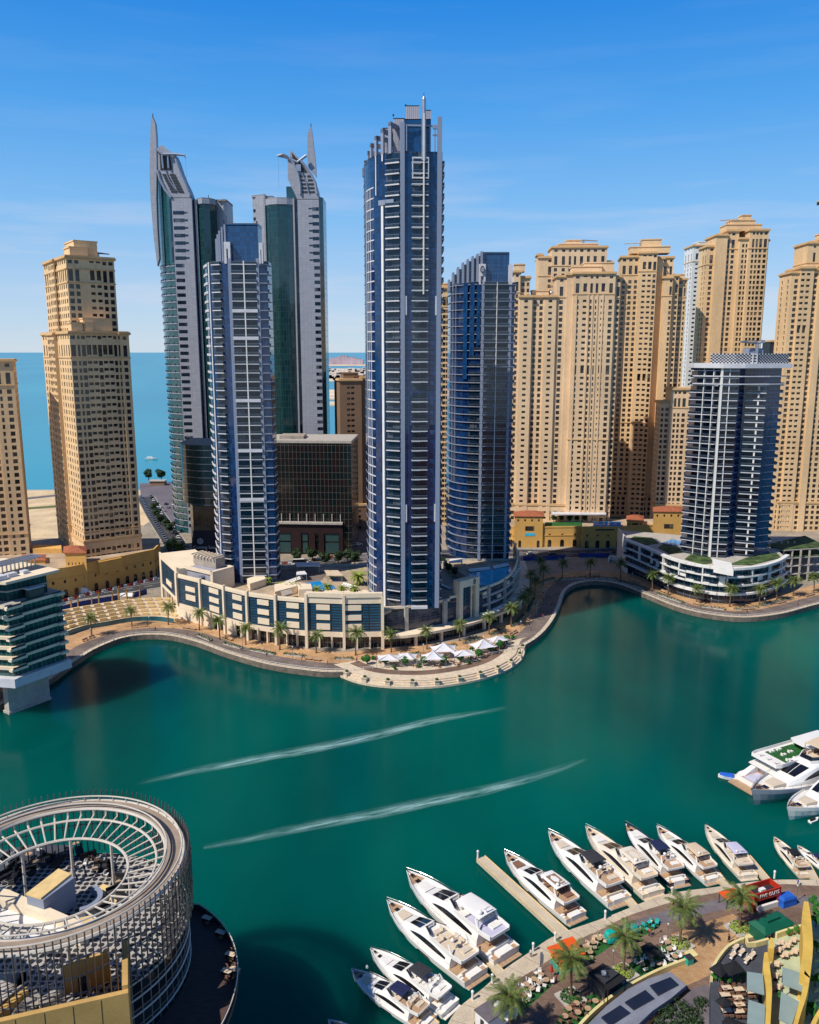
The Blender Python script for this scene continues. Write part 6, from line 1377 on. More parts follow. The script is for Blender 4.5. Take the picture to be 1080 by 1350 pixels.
# ------------------------------------------------------------------ plants
def leafmat(name, c1, c2):
    m, nt, p = _new(name); L = nt.links.new; N = nt.nodes.new
    g = N('ShaderNodeNewGeometry'); n = N('ShaderNodeTexNoise'); n.inputs['Scale'].default_value = 1.6; n.inputs['Detail'].default_value = 3; L(g.outputs['Position'], n.inputs['Vector'])
    rp = N('ShaderNodeValToRGB'); e = rp.color_ramp.elements; e[0].position = .3; e[1].position = .7; e[0].color = c1 + (1,); e[1].color = c2 + (1,); L(n.outputs['Fac'], rp.inputs[0]); L(rp.outputs[0], p.inputs['Base Color'])
    p.inputs['Roughness'].default_value = .55; _sp(p, .3); return m
M['frond'] = leafmat('palm_frond', (.045, .085, .016), (.17, .20, .045)); M['frondy'] = leafmat('palm_frond_young', (.13, .22, .02), (.30, .34, .05)); M['leaf'] = leafmat('tree_leaf', (.012, .055, .010), (.05, .13, .022)); M['leafb'] = leafmat('clipped_leaf', (.012, .09, .010), (.05, .20, .025)); M['leafd'] = leafmat('dark_leaf', (.010, .028, .010), (.035, .065, .018))
M['hedge'] = leafmat('hedge_leaf', (.020, .055, .012), (.07, .11, .025)); M['bark'] = mat('palm_bark', (.17, .105, .055), .95, var=.3, scale=2.5, stretch=(1, 1, 4), bump=.4, bscale=9); M['bare'] = mat('wrapped_trunk', (.36, .20, .06), .9, var=.25, scale=2)
def frond(mb, o, az, el, ln, droop, rnd, wid=.5, n=9, leaf=16):
    c, s = math.cos(az), math.sin(az); pts = []; r = 0; z = 0; e = el
    for i in range(n + 1): pts.append(Vector((o[0] + c * r, o[1] + s * r, o[2] + z))); e -= droop / n; r += ln / n * math.cos(e); z += ln / n * math.sin(e)
    mb.tube(pts[:n], [.045 * (1 - i / n) + .012 for i in range(n)], 3)
    side = Vector((-s, c, 0))
    for k in range(leaf):
        t = .12 + .86 * k / leaf; i = min(n - 1, int(t * n)); p = pts[i].lerp(pts[i + 1], t * n - i); ax = (pts[i + 1] - pts[i]).normalized()
        ll = ln * .21 * (math.sin(math.pi * min(1, .15 + t * .82)) ** .7) * rnd.uniform(.85, 1.1)
        for sg in (1, -1):
            d = (side * sg * .8 + ax * .62 + Vector((0, 0, -.28 + rnd.uniform(-.15, .2)))).normalized() * ll; w = ax * (wid * .15)
            mb.face([p - w, p + w, p + d * .6 + w * .9, p + d, p + d * .55 - w * .9])
def palm_src(name, label, h, ln, nf, seed, fm, lean=.4, cat='palm tree', up_=1.15, thick=.24):
    rnd = random.Random(seed); t = thing(name, label, cat)
    tr = MB(); n = 10; pts = [(lean * (i / n) ** 2 * rnd.uniform(.9, 1.1), 0, h * i / n - .05) for i in range(n + 1)]; tr.tube(pts, [thick * (1.35 - .45 * min(1, i / 3) + (.08 if i % 2 else 0)) for i in range(n + 1)], 8); tr.tube([pts[-1], (pts[-1][0], 0, h + .7)], [thick * 1.5, thick * .9], 7); tr.build('trunk', M['bark'], t, local=True, smooth=True)
    cr = MB()
    for k in range(nf):
        u = k / nf; frond(cr, (pts[-1][0], 0, h + .35), k * 2.39996 + rnd.uniform(-.2, .2), up_ - 1.35 * u ** .9 + rnd.uniform(-.12, .12), ln * rnd.uniform(.85, 1.1), .95 + .5 * u + rnd.uniform(-.2, .2), rnd)
    cr.build('crown', M[fm], t, local=True); return t
def clump(mb, c, rad, n, size, rnd, squash=.8):
    for _ in range(n):
        while True:
            d = Vector((rnd.uniform(-1, 1), rnd.uniform(-1, 1), rnd.uniform(-1, 1)))
            if .01 < d.length < 1: break
        d = d.normalized() * d.length ** .4; p = Vector(c) + Vector((d.x * rad, d.y * rad, d.z * rad * squash)); nrm = (d + Vector((rnd.uniform(-.7, .7), rnd.uniform(-.7, .7), rnd.uniform(-.3, .9)))).normalized()
        a = nrm.cross(Vector((rnd.uniform(-1, 1), rnd.uniform(-1, 1), rnd.uniform(-1, 1)))).normalized() * size * rnd.uniform(.6, 1.3); b = nrm.cross(a).normalized() * size * rnd.uniform(.4, .8)
        mb.face([p - a, p - a * .2 + b, p + a, p - a * .2 - b])
def tree_src(name, label, h, rad, seed, lm, nblob=9, leaves=230, size=.32, cat='tree', ball=False):
    rnd = random.Random(seed); t = thing(name, label, cat); tr = MB(); th = h - rad * (1.0 if ball else .9)
    tr.tube([(0, 0, -.05), (.05, 0, th * .6), (0, .05, th + rad * .3)], [.09 * h ** .6, .07 * h ** .6, .04 * h ** .6], 6)
    cr = MB()
    if ball: clump(cr, (0, 0, h - rad), rad, leaves, size, rnd, 1.0)
    else:
        for k in range(nblob):
            a = k * 2.4 + rnd.uniform(-.3, .3); r = rad * rnd.uniform(.2, .72) if k else 0; c = (r * math.cos(a), r * math.sin(a), h - rad * .75 + rnd.uniform(-.35, .5) * rad); tr.tube([(0, 0, th * .8), (c[0] * .7, c[1] * .7, c[2] - rad * .1)], [.05 * h ** .6, .02], 4); clump(cr, c, rad * rnd.uniform(.38, .55), leaves, size, rnd)
    tr.build('trunk', M['bark'], t, local=True); cr.build('crown', M[lm], t, local=True); return t
class Stock:
    """first placement moves the source itself, every later one is a copy of the thing and of its parts"""
    def __init__(s, src, group=None): s.src = src; s.used = False; s.group = group
    def put(s, loc, rz=0, label=None, sc=1.0, group=None):
        o = s.src if not s.used else dup(s.src, loc, rz)
        if not s.used: o.location = loc; o.rotation_euler = (0, 0, rz); s.used = True
        o.scale = (sc, sc, sc)
        if label: o['label'] = label
        if group or s.group: o['group'] = group or s.group
        return o
rng = random.Random(7)
date_a = Stock(palm_src('date_palm', 'date palm', 6.8, 3.9, 34, 1, 'frond', .3)); date_b = Stock(palm_src('date_palm', 'date palm', 7.4, 4.1, 36, 2, 'frond', -.4)); shortp = Stock(palm_src('date_palm', 'short palm', 1.8, 2.7, 34, 3, 'frondy', .1, thick=.3))
broad = Stock(tree_src('broadleaf_tree', 'tree', 9, 4.6, 4, 'leaf', 11, 260, .42)); broad_s = Stock(tree_src('broadleaf_tree', 'tree', 5, 2.4, 5, 'leafd', 8, 200, .30)); lolly = Stock(tree_src('topiary_tree', 'tree', 3.1, 1.15, 6, 'leafb', 1, 900, .17, cat='tree', ball=True))
LEFTW = ('first', 'second', 'third', 'fourth', 'fifth', 'sixth', 'seventh', 'eighth', 'ninth', 'tenth', 'eleventh', 'twelfth', 'thirteenth', 'fourteenth', 'fifteenth', 'sixteenth')
g1 = 'date palms along the promenade'
for i, (px, py) in enumerate(((121, 838), (174, 825), (222, 824), (263, 831), (290, 843), (324, 850), (369, 857), (417, 861), (469, 864), (516, 860), (563, 856), (606, 845), (645, 836))):
    (date_a if i % 2 else date_b).put(G(px, py, ZQ), rng.uniform(0, 6), '%s date palm from the left along the promenade by the cream podium' % LEFTW[i], rng.uniform(.92, 1.12), g1)
for i, (px, py) in enumerate(((674, 826), (690, 812), (697, 800), (705, 786), (699, 775), (716, 771), (713, 758))):
    (date_b if i % 2 else date_a).put(G(px, py, ZQ), rng.uniform(0, 6), '%s palm from the front in the shaded clump beside the podium corner' % LEFTW[i], rng.uniform(.95, 1.15), 'palms in the shade at the podium corner')
for i, (px, py) in enumerate(((741, 762), (778, 761), (818, 763), (860, 779), (881, 784), (918, 796), (962, 800), (1001, 798), (1024, 792), (1046, 786), (1073, 782))):
    (date_a if i % 2 else date_b).put(G(px, py, ZQ), rng.uniform(0, 6), '%s palm from the left along the shaded right-hand promenade' % LEFTW[i], rng.uniform(.95, 1.15), 'palms along the right-hand promenade')
for i, (px, py) in enumerate(((353, 771), (369, 777), (384, 779), (399, 781), (417, 783), (432, 780), (451, 781), (467, 782), (491, 784))):
    shortp.put(G(px, py, RZ), rng.uniform(0, 6), '%s short bright palm from the left on the podium roof edge by the pool' % LEFTW[i], rng.uniform(.8, 1.05), 'short palms on the podium roof')
shortp.put(G(472, 771, RZ), 1, 'largest golden palm on the pool deck beside the tallest glass tower', 1.7); shortp.put(G(437, 763, RZ), 2, 'small golden palm on the islet in the rooftop pool', .9)
for px, py, sc, st, lab in ((122, 772, 1.0, broad, 'big dark round tree in front of the ochre podium wall'), (160, 764, .62, broad, 'smaller tree against the ochre podium wall'), (193, 757, .72, broad, 'tall slim tree at the right end of the ochre podium'), (98, 727, .7, broad_s, 'bush beside the terracotta pavilion roof'),
                            (692, 708, .8, broad_s, 'small tree before the arches of the terracotta-roofed right pavilion'), (870, 705, 1.1, broad_s, 'bare-looking tree at the ochre podium near the white curved building'), (893, 706, 1.0, broad_s, 'dark tree under the right terracotta-roofed pavilion')):
    st.put(G(px, py, ZQ if st is broad or py > 700 else 14.3), rng.uniform(0, 6), lab, sc)
for i, (px, py) in enumerate(((203, 676), (207, 684), (212, 692), (219, 698), (224, 704))): broad_s.put(G(px, py, ZQ), rng.uniform(0, 6), '%s tree from the beach in the row shading the side street' % LEFTW[i], 1.35, 'trees along the side street')
for i, (px, py) in enumerate(((196, 634), (213, 634))): broad_s.put(G(px, py, ZQ), i, ('dark tree clump left of the beach hut', 'dark tree clump right of the beach hut')[i], 1.9, 'trees at the beach')
for i, (px, py) in enumerate(((222, 725), (230, 722), (237, 727))): shortp.put(G(px, py, ZQ), i * 2, '%s bushy palm beside the side street near the purple hoarding' % LEFTW[i], 1.6, 'bushy palms by the side street')
for i, (px, py) in enumerate(((392, 742), (412, 740), (430, 746), (446, 744), (458, 741), (468, 745))): broad_s.put(G(px, py, ZQ), i, '%s dark tree from the left behind the rooftop pool canopies' % LEFTW[i], 1.4, 'trees behind the pool deck')
for i, (px, py) in enumerate(((585, 748), (592, 755), (600, 760), (567, 752))): broad_s.put(G(px, py, RZ), i, '%s leafy shrub in the planted strip behind the grey pool wall' % LEFTW[i], .85, 'shrubs on the pool terrace')
for i in range(9): broad_s.put(G(730 + i * 5.2, 688 - (i % 2) * 3, 12.3), i, '%s shrub from the left on the ochre podium garden' % LEFTW[i], .75, 'shrubs on the ochre podium roof')
# newly planted bare trunks by the terrace
t = thing('bare_palm', 'bare trunk', 'palm tree'); mb = MB(); mb.tube([(0, 0, -.05), (0, 0, 5.4)], [.38, .30], 7); mb.build('trunk', M['bare'], t, local=True); mb = MB(); rr = random.Random(3)
for k in range(9): frond(mb, (0, 0, 5.3), k * .7, 1.45, 1.3, .5, rr, n=4, leaf=4)
mb.build('crown', M['bare'], t, local=True); bare = Stock(t, 'bare palm trunks behind the terraces')
for i, (px, py) in enumerate(((95, 811), (104, 808), (122, 804), (131, 799), (149, 799), (157, 793), (168, 796), (185, 791))): bare.put(G(px, py, ZQ), 0, '%s bare wrapped palm trunk from the left above the stepped terraces' % LEFTW[i], rng.uniform(.9, 1.1))
# ------------------------------------------------------------------ stepped terraces, hoardings, barriers on the left
M['yblock'] = mat('warm_stone_block', (.70, .50, .22), .85, var=.12, scale=.8); M['blueh'] = mat('blue_hoarding', (.012, .035, .22), .6, var=.25, scale=.3); M['tealg'] = mat('teal_glass_fence', (.02, .12, .15), .2, spec=.7, var=.3, scale=.2)
base = spline([G(x, y, ZQ) for x, y in ((92, 838), (112, 831), (140, 826), (175, 820), (205, 819), (228, 822))], 2.5)
T = thing('stepped_terrace', 'curving stepped terraces of warm stone blocks above the left promenade', 'terrace', base[len(base) // 2])
for k in range(6):
    r0, r1 = offset(base, 2 + k * 3.4), offset(base, 2 + (k + 1) * 3.4); z = ZQ + .55 * (k + 1); mb = MB()
    for a, b, c, d in zip(r0, r0[1:], r1[1:], r1): mb.prism([p[:2] for p in (a, b, c, d)], ZQ - .3, z)
    mb.build('step', M['pave_edge'], T)
for k in range(6):
    for j, (p, an) in enumerate(along(offset(base, 2.2 + k * 3.4), 4.2, (k % 2) * 2.0)): mb = MB(); mb.cbox(p.x, p.y, ZQ + .55 * (k + 1), 2.9, .7, .85, rz=an); mb.build('block', M['yblock'], T)
T = thing('glass_fence', 'teal glass fence at the foot of the stepped terraces', 'fence', base[0]); mb = MB(); mb.wall(offset(base, .4), ZQ, ZQ + 1.9, .15); mb.build('panel', M['tealg'], T)
def fence(name, label, cat, px, h, m, th=.12, z=ZQ, posts=4.0):
    path = spline([G(x, y, z) for x, y in px], 4); T = thing(name, label, cat, path[0]); mb = MB(); mb.wall(path, z, z + h, th); mb.build('panel', M[m], T)
    for p, an in along(path, posts): mb = MB(); mb.cbox(p.x, p.y, z, .14, .3, h + .15, rz=an); mb.build('post', M['dark'], T)
fence('hoarding', 'blue site hoarding beside the bare palm trunks', 'hoarding', ((82, 806), (110, 799), (140, 794), (158, 791)), 2.4, 'blueh'); fence('hoarding', 'blue site hoarding nearest the cream podium', 'hoarding', ((176, 788), (194, 783)), 2.4, 'blueh')
fence('hoarding', 'long blue hoarding along the road behind the right basin', 'hoarding', ((690, 739), (722, 738), (745, 737)), 2.2, 'blueh'); fence('hoarding', 'short blue hoarding beside the white ramp wall', 'hoarding', ((763, 735), (803, 735)), 2.4, 'blueh'); fence('hoarding', 'dark hoarding in front of the long ochre podium', 'hoarding', ((682, 720), (720, 720), (759, 719)), 4.2, 'dark')
t = thing('site_tent', 'pale site tent between the two blue hoardings on the left', 'tent', G(168, 791, ZQ)); mb = MB(); p = G(168, 791, ZQ); mb.cbox(p.x, p.y, ZQ, 5, 3.4, 2.2, rz=.2); mb.build('wall', M['ccream'], t); mb = MB(); mb.loft([[(p.x - 2.8, p.y - 2, ZQ + 2.2), (p.x + 2.8, p.y - 2, ZQ + 2.2), (p.x + 2.8, p.y + 2, ZQ + 2.2), (p.x - 2.8, p.y + 2, ZQ + 2.2)], [(p.x - 2.6, p.y - .1, ZQ + 3.2), (p.x + 2.6, p.y - .1, ZQ + 3.2), (p.x + 2.6, p.y + .1, ZQ + 3.2), (p.x - 2.6, p.y + .1, ZQ + 3.2)]]); mb.build('roof', M['white'], t)
M['bred'] = mat('barrier_red', (.42, .05, .03), .6, var=.15); M['bwhite'] = mat('barrier_white', (.70, .68, .64), .6, var=.1)
def barrier_src(m):
    t = thing('traffic_barrier', 'barrier', 'barrier'); mb = MB(); mb.loft([[(-.75, -w, z), (.75, -w, z), (.75, w, z), (-.75, w, z)] for w, z in ((.28, 0), (.26, .25), (.12, .5), (.10, .95))]); mb.build('body', M[m], t, local=True); return Stock(t)
br, bw_ = barrier_src('bred'), barrier_src('bwhite')
for lab, path in (('before the ochre podium', ((72, 797), (100, 789), (130, 782), (165, 774), (190, 768), (209, 763))), ('before the dark office block', ((362, 745), (390, 742), (425, 737), (470, 729))), ('by the long ochre podium', ((705, 715.5), (740, 715), (775, 714.5), (815, 713)))):
    pp = spline([G(x, y, ZQ) for x, y in path], 4)
    for i, (p, an) in enumerate(along(pp, 2.7)):
        s = (br, bw_)[i % 2]; s.put(p, an, ('red' if i % 2 == 0 else 'white') + ' plastic barrier in the red and white row ' + lab, 1.25, ('red' if i % 2 == 0 else 'white') + ' barriers ' + lab)
# ------------------------------------------------------------------ cars
CARC = {'white': M['gel'], 'silver': M['steel'], 'dark': M['cblk'], 'red': M['dkred']}
def car_src(col, kind='car'):
    t = thing({'car': 'parked_car', 'van': 'delivery_van', 'bus': 'minibus'}[kind], kind, kind); L, W, h1, h2 = {'car': (4.5, 1.8, .78, 1.42), 'van': (5.6, 2.0, 1.1, 2.3), 'bus': (9, 2.4, 1.2, 2.9)}[kind]
    mb = MB(); rg = []
    for x, z in ((0, .62), (.06, .8), (.95, .78), (1, .55)): rg.append([(x * L - L / 2, -W / 2, .28), (x * L - L / 2, -W / 2, z * h1 / .8), (x * L - L / 2, W / 2, z * h1 / .8), (x * L - L / 2, W / 2, .28)])
    mb.loft(rg); mb.build('body', CARC[col], t, local=True)
    c0, c1 = (.08, .72) if kind == 'car' else (.02, .86); mb = MB(); mb.loft([[(c0 * L - L / 2, -W * .47, h1), (c1 * L - L / 2, -W * .47, h1), (c1 * L - L / 2, W * .47, h1), (c0 * L - L / 2, W * .47, h1)], [((c0 + .09) * L - L / 2, -W * .39, h2 - .06), ((c1 - .14) * L - L / 2, -W * .39, h2 - .06), ((c1 - .14) * L - L / 2, W * .39, h2 - .06), ((c0 + .09) * L - L / 2, W * .39, h2 - .06)]]); mb.build('window', M['ywin'] if kind != 'van' else CARC[col], t, local=True)
    mb = MB(); mb.box((c0 + .08) * L - L / 2, (c1 - .13) * L - L / 2, -W * .40, W * .40, h2 - .06, h2); mb.build('roof', CARC[col], t, local=True)
    for x in (.19, .80):
        for y in (-1, 1): mb = MB(); mb.tube([(x * L - L / 2, y * (W / 2 - .2), .33), (x * L - L / 2, y * (W / 2 + .02), .33)], .33, 10); mb.build('wheel', M['cblk'], t, local=True)
    return Stock(t)
cars = {c: car_src(c) for c in CARC}; vans = car_src('white', 'van'); bus = car_src('white', 'bus')
n = 0; cols = list(CARC)
def road_z(p): return (p[0], p[1], ZQ + .045)
for i, (p, an) in enumerate(along(offset(side, 3.6), 6.3, 4)): c = cols[(i * 3 + 1) % 3]; cars[c].put(road_z(p), an, '%s %s car from the main road, right side of the shaded side street' % (LEFTW[i % 16], c), 1.05, 'cars parked along the side street')
for i, (p, an) in enumerate(along(offset(side, -3.8), 9.0, 14)): c = cols[(i * 2) % 3]; cars[c].put(road_z(p), an, '%s %s car from the main road, left side of the side street' % (LEFTW[i % 16], c), 1.05, 'cars parked along the side street')
for i, (px, py) in enumerate(((462, 710), (467, 714), (472, 719), (461, 715))): c = ('white', 'silver', 'white', 'dark')[i]; cars[c].put(G(px, py, ZQ + .045), .8, '%s %s car from the back in the side street left of the tallest tower' % (LEFTW[i], c), 1.15, 'cars in the street by the tallest tower')
for i, (px, py, c) in enumerate(((300, 757, 'dark'), (345, 748, 'red'), (700, 731, 'white'), (728, 731, 'dark'), (812, 728, 'silver'), (850, 726, 'white'))): cars[c].put(G(px, py, ZQ + .045), .05, '%s car on the main road, %s of six from the left' % (c, LEFTW[i]), 1.0, 'cars on the main road')
vans.put(G(110, 782, ZQ + .045), .28, 'white van at the ochre podium garage entrance', 1.2); bus.put(G(396, 744, ZQ + .045), .16, 'long white minibus in front of the dark office block', 1.0)
for i in range(10): cars[cols[i % 3]].put((X(191, 560) + 5.5 * (i % 5) , 575 + 14 * (i // 5), ZQ + .04), 1.5, '%s car in the %s row of the grey beach car park' % (cols[i % 3], ('near', 'far')[i // 5]) if False else '%s car, %s from the left in the %s row of the beach car park' % (cols[i % 3], LEFTW[i % 5], ('near', 'far')[i // 5]), 1.0, 'cars in the beach car park')
t = thing('beach_hut', 'low flat-roofed hut on the beach edge between two dark trees', 'hut', G(207, 640, ZQ)); mb = MB(); p = G(207, 640, ZQ); mb.box(p.x - 6, p.x + 6, p.y, p.y + 7, ZQ, ZQ + 3.4); mb.build('wall', M['taupe'], t); mb = MB(); mb.box(p.x - 6.6, p.x + 6.6, p.y - .8, p.y + 7.4, ZQ + 3.4, ZQ + 3.9); mb.build('roof', M['kerb'], t)
# ------------------------------------------------------------------ promenade furniture
M['rail'] = mat('white_railing', (.66, .62, .56), .5, var=.06)
T = thing('promenade_railing', 'pale railing following the whole far water edge', 'railing', edge[len(edge) // 2]); rp = up(offset(edge, .35), 0)
for z in (1.05, .55): mb = MB(); mb.tube([(p.x, p.y, ZQ + z) for p in rp], .06 if z > 1 else .04, 4); mb.build('rail', M['rail'], T)
pts_ = along(rp, 3.2); pts_.sort(key=lambda q: (q[0] - CAMP).length); rest = MB()
for i, (p, an) in enumerate(pts_):
    mb = MB() if i < 100 else rest; mb.cbox(p.x, p.y, ZQ, .16, .16, 1.1, rz=an)
    if i < 100: mb.build('post', M['rail'], T)
rest.build('post', M['rail'], T)['kind'] = 'stuff'
t = thing('lamp_post', 'lamp', 'lamp'); mb = MB(); mb.tube([(0, 0, -.05), (0, 0, 4.6)], [.10, .06], 6); mb.build('pole', M['steel'], t, local=True); mb = MB(); mb.lathe([(.05, 0), (.22, .1), (.26, .45), (.06, .6)], 8, (0, 0, 4.5)); mb.build('lantern', M['slab'], t, local=True); lamp = Stock(t, 'lamp posts on the promenade')
pl_ = along(offset(edge, 7.4), 24, 34)
for i, (p, an) in enumerate(pl_): lamp.put(p, an, 'slim promenade lamp post with a pale lantern, standing on the far promenade', 1.0)
t = thing('bench', 'bench', 'bench'); mb = MB(); mb.box(-1.1, 1.1, -.28, .28, .38, .48); mb.build('seat', M['teak'], t, local=True); mb = MB(); mb.box(-1.1, 1.1, .24, .32, .5, .95); mb.build('backrest', M['teak'], t, local=True)
for x in (-.85, .85): mb = MB(); mb.box(x - .06, x + .06, -.25, .25, -.02, .38); mb.build('leg', M['dark'], t, local=True)
bench = Stock(t, 'benches on the promenade')
for i, (p, an) in enumerate(along(offset(edge, 9.2), 21, 41)): bench.put(p, an, 'dark wooden bench facing the water on the far promenade', 1.25); bench.put(p + Vector((math.cos(an) * 3.4, math.sin(an) * 3.4, 0)), an, 'dark wooden bench facing the water on the far promenade', 1.25)
def hedge(label, pts, w=1.2, h=.9, m='hedge', z=ZQ):
    path = spline([G(x, y, z) for x, y in pts], 1.2); t = thing('hedge', label, 'hedge', path[len(path) // 2]); mb = MB(); rr = random.Random(len(label) * 7 + int(pts[0][0]))
    for p in path: clump(mb, (p.x, p.y, z + h * .55), w * .62, 46, .24, rr, .8)
    mb.build('foliage', M[m], t); mb = MB(); mb.wall(offset(path, -w * .62), z, z + .35, w * 1.25); mb.build('planter_kerb', M['kerb'], t)
for i, (a, b, c, d) in enumerate(((262, 838, 278, 845), (296, 849, 318, 855), (330, 857, 362, 863), (376, 863, 402, 866), (443, 869, 464, 869), (528, 866, 552, 862), (575, 857, 600, 851), (612, 849, 634, 842), (648, 838, 664, 829), (676, 826, 690, 812), (697, 806, 704, 790), (712, 769, 730, 763))):
    hedge('%s low hedge from the left in the promenade planting strip' % LEFTW[i], ((a, b), ((a + c) / 2, (b + d) / 2), (c, d)))
for i, (a, b, c, d) in enumerate(((738, 765, 772, 762), (784, 762, 812, 764), (818, 768, 850, 777), (868, 784, 900, 795), (926, 800, 955, 804), (970, 804, 998, 801), (1004, 799, 1040, 790))):
    hedge('%s low hedge from the left beside the white curved building promenade' % LEFTW[i], ((a, b), ((a + c) / 2, (b + d) / 2), (c, d)), 1.6)
# ------------------------------------------------------------------ waterside terrace with tensile canopies
o_px = ((440, 884), (470, 896), (510, 902), (560, 903), (600, 899), (640, 891), (670, 880), (688, 867), (692, 857), (696, 846)); i_px = ((440, 876), (470, 871), (510, 869), (560, 866), (600, 860), (640, 853), (670, 846), (684, 842), (690, 841), (696, 840))
OT = spline([G(x, y, 1.4) for x, y in o_px], 2.5); IT = [G(x, y, ZQ + .04) for x, y in i_px]
pl3 = [Vector((p.x, p.y, ZQ + .045)) for p in offset(OT, 2.6)]
inn = spline(IT, 2.5); k = min(len(pl3), len(inn)); 
def resamp(P_, n): L = plen(P_); q = along(P_, L / (n - 1) * .99999, 0); r = [a for a, _ in q][:n]; 
def rs(P_, n):
    L = plen(P_); out = []
    for i in range(n): 
        q = along(P_, 1e9, min(L * i / (n - 1), L - 1e-6)); out.append(q[0][0])
    return out
A_, B_ = rs(pl3, 40), rs(inn, 40); band('terrace_pavement', A_, B_, M['pave_edge']); O_ = rs(OT, 40)
mb = MB(); prof = ((0, -1, 0), (0, .7, 0), (.33, .7, 0), (.33, 1.15, 0), (.66, 1.15, 0), (.66, 1.6, 0), (1, 1.6, 0), (1, ZQ + .045, 0))
for (t0, z0_, _), (t1, z1_, _) in zip(prof, prof[1:]):
    a = [Vector((p.x + (q.x - p.x) * t0, p.y + (q.y - p.y) * t0, z0_)) for p, q in zip(O_, A_)]; b = [Vector((p.x + (q.x - p.x) * t1, p.y + (q.y - p.y) * t1, z1_)) for p, q in zip(O_, A_)]; mb.strip(a, b)
T = thing('terrace_steps', 'stone steps round the canopy terrace at the water edge', 'steps', O_[20]); mb.build('steps', M['pave_edge'], T)
B2 = offset(A_, 1.2); C2_ = offset(A_, 8.5); B2 = offset(A_, 4.6); band('terrace_floor', up(B2, .006), up(C2_, .006), M['pave_red'])
t = thing('stone_planter', 'planter', 'planter'); mb = MB(); mb.loft([[(-w, -w, z), (w, -w, z), (w, w, z), (-w, w, z)] for w, z in ((.75, -1.2), (.75, .3), (.95, .8), (.95, 1.0))]); mb.build('pot', M['pave_edge'], t, local=True); mb = MB(); clump(mb, (0, 0, 1.25), .6, 160, .18, random.Random(2)); mb.build('plant', M['leaf'], t, local=True); plant = Stock(t, 'stone planters round the canopy terrace')
for i, (p, an) in enumerate(along(offset(OT, 1.0), 8.2, 6)): plant.put((p.x, p.y, 1.5), an, '%s stone planter from the left on the terrace water steps' % LEFTW[i])
for i, (px, py) in enumerate(((484, 876), (508, 877), (534, 878), (559, 878), (585, 877), (607, 873), (631, 868), (647, 861), (659, 856), (668, 849))):
    lolly.put(G(px, py, ZQ + .05), i, '%s round clipped tree from the left along the canopy terrace' % LEFTW[i], 1.15, 'round clipped trees on the terrace'); 
M['sail'] = mat('tensile_fabric', (.66, .64, .66), .7, var=.05, scale=.5)
def tensile(label, px, py, w, d, rz, h=4.4, lo=3.0):
    p = G(px, py, ZQ + .05); T = thing('tensile_canopy', label, 'canopy', p, rz, 'tensile canopies on the terrace'); N = 8
    cor = [(-w, -d), (w, -d), (w, d), (-w, d)]; fb = MB()
    for i in range(4):
        a, b = cor[i], cor[(i + 1) % 4]; ga = .06
        rows = []
        for r in range(N + 1):
            t = r / N; row = []
            for s_ in range(7):
                u = ga + (1 - 2 * ga) * s_ / 6; e = (a[0] + (b[0] - a[0]) * u, a[1] + (b[1] - a[1]) * u); pull = 1 - .16 * math.sin(math.pi * u); x, y = e[0] * pull * t, e[1] * pull * t
                z = lo + (h - lo) * (1 - t) ** 1.8 + (.32 * abs(2 * u - 1) ** 2 * t) * .4; row.append((x + .12 * e[0] * (1 - t) * .2, y + .12 * e[1] * (1 - t) * .2, z))
            rows.append(row)
        for r in range(N):
            for s_ in range(6): q = [rows[r][s_], rows[r + 1][s_], rows[r + 1][s_ + 1], rows[r][s_ + 1]]; fb.face(q); fb.face([(v[0], v[1], v[2] - .04) for v in q[::-1]])
    fb.build('fabric', M['sail'], T, local=True)
    mb = MB(); mb.tube([(0, 0, -.05), (0, 0, h + .3)], .11, 6); mb.build('mast', M['steel'], T, local=True)
    for c in cor: mb = MB(); mb.tube([(c[0] * .98, c[1] * .98, -.05), (c[0] * .98, c[1] * .98, lo + .15)], .09, 6); mb.build('post', M['steel'], T, local=True)
for px, py, w, d, rz, lab in ((513, 878, 4.4, 3.0, .05, 'low grey-white tensile canopy at the left end of the terrace'), (537, 876, 3.6, 2.9, -.1, 'tensile canopy second from the left over the terrace'), (571, 877, 4.2, 3.0, .1, 'tensile canopy on a tall mast in front, middle of the terrace'), (585, 866, 5.0, 3.6, .1, 'widest tensile canopy at the back, middle of the terrace'), (611, 872, 4.2, 3.0, .25, 'front tensile canopy right of the middle of the terrace'), (637, 861, 4.8, 3.6, .4, 'tallest tensile canopy near the right end of the terrace'), (656, 853, 4.0, 3.0, .5, 'last tensile canopy at the right end of the terrace')):
    tensile(lab, px, py, w, d, rz, 5.4 if 'tall' in lab or 'widest' in lab else 4.4)
t = thing('terrace_table', 'table', 'table'); mb = MB(); mb.lathe([(.5, .70), (.5, .75), (.05, .75)], 10); mb.build('table_top', M['teak'], t, local=True); mb = MB(); mb.tube([(0, 0, 0), (0, 0, .72)], .06, 6); mb.build('leg', M['dark'], t, local=True); tab = Stock(t)
def chair_src(m, name='chair'):
    t = thing(name, 'chair', 'chair'); mb = MB(); mb.box(-.28, .28, -.28, .28, .40, .48); mb.build('seat', M[m], t, local=True); mb = MB(); mb.box(-.28, .28, .22, .29, .48, .92); mb.build('backrest', M[m], t, local=True)
    for x in (-.24, .24):
        for y in (-.24, .24): mb = MB(); mb.box(x - .03, x + .03, y - .03, y + .03, 0, .40); mb.build('leg', M['dark'], t, local=True)
    return Stock(t)
ch_dark, ch_white, ch_pink = chair_src('cushb'), chair_src('cushw'), chair_src('ccream')
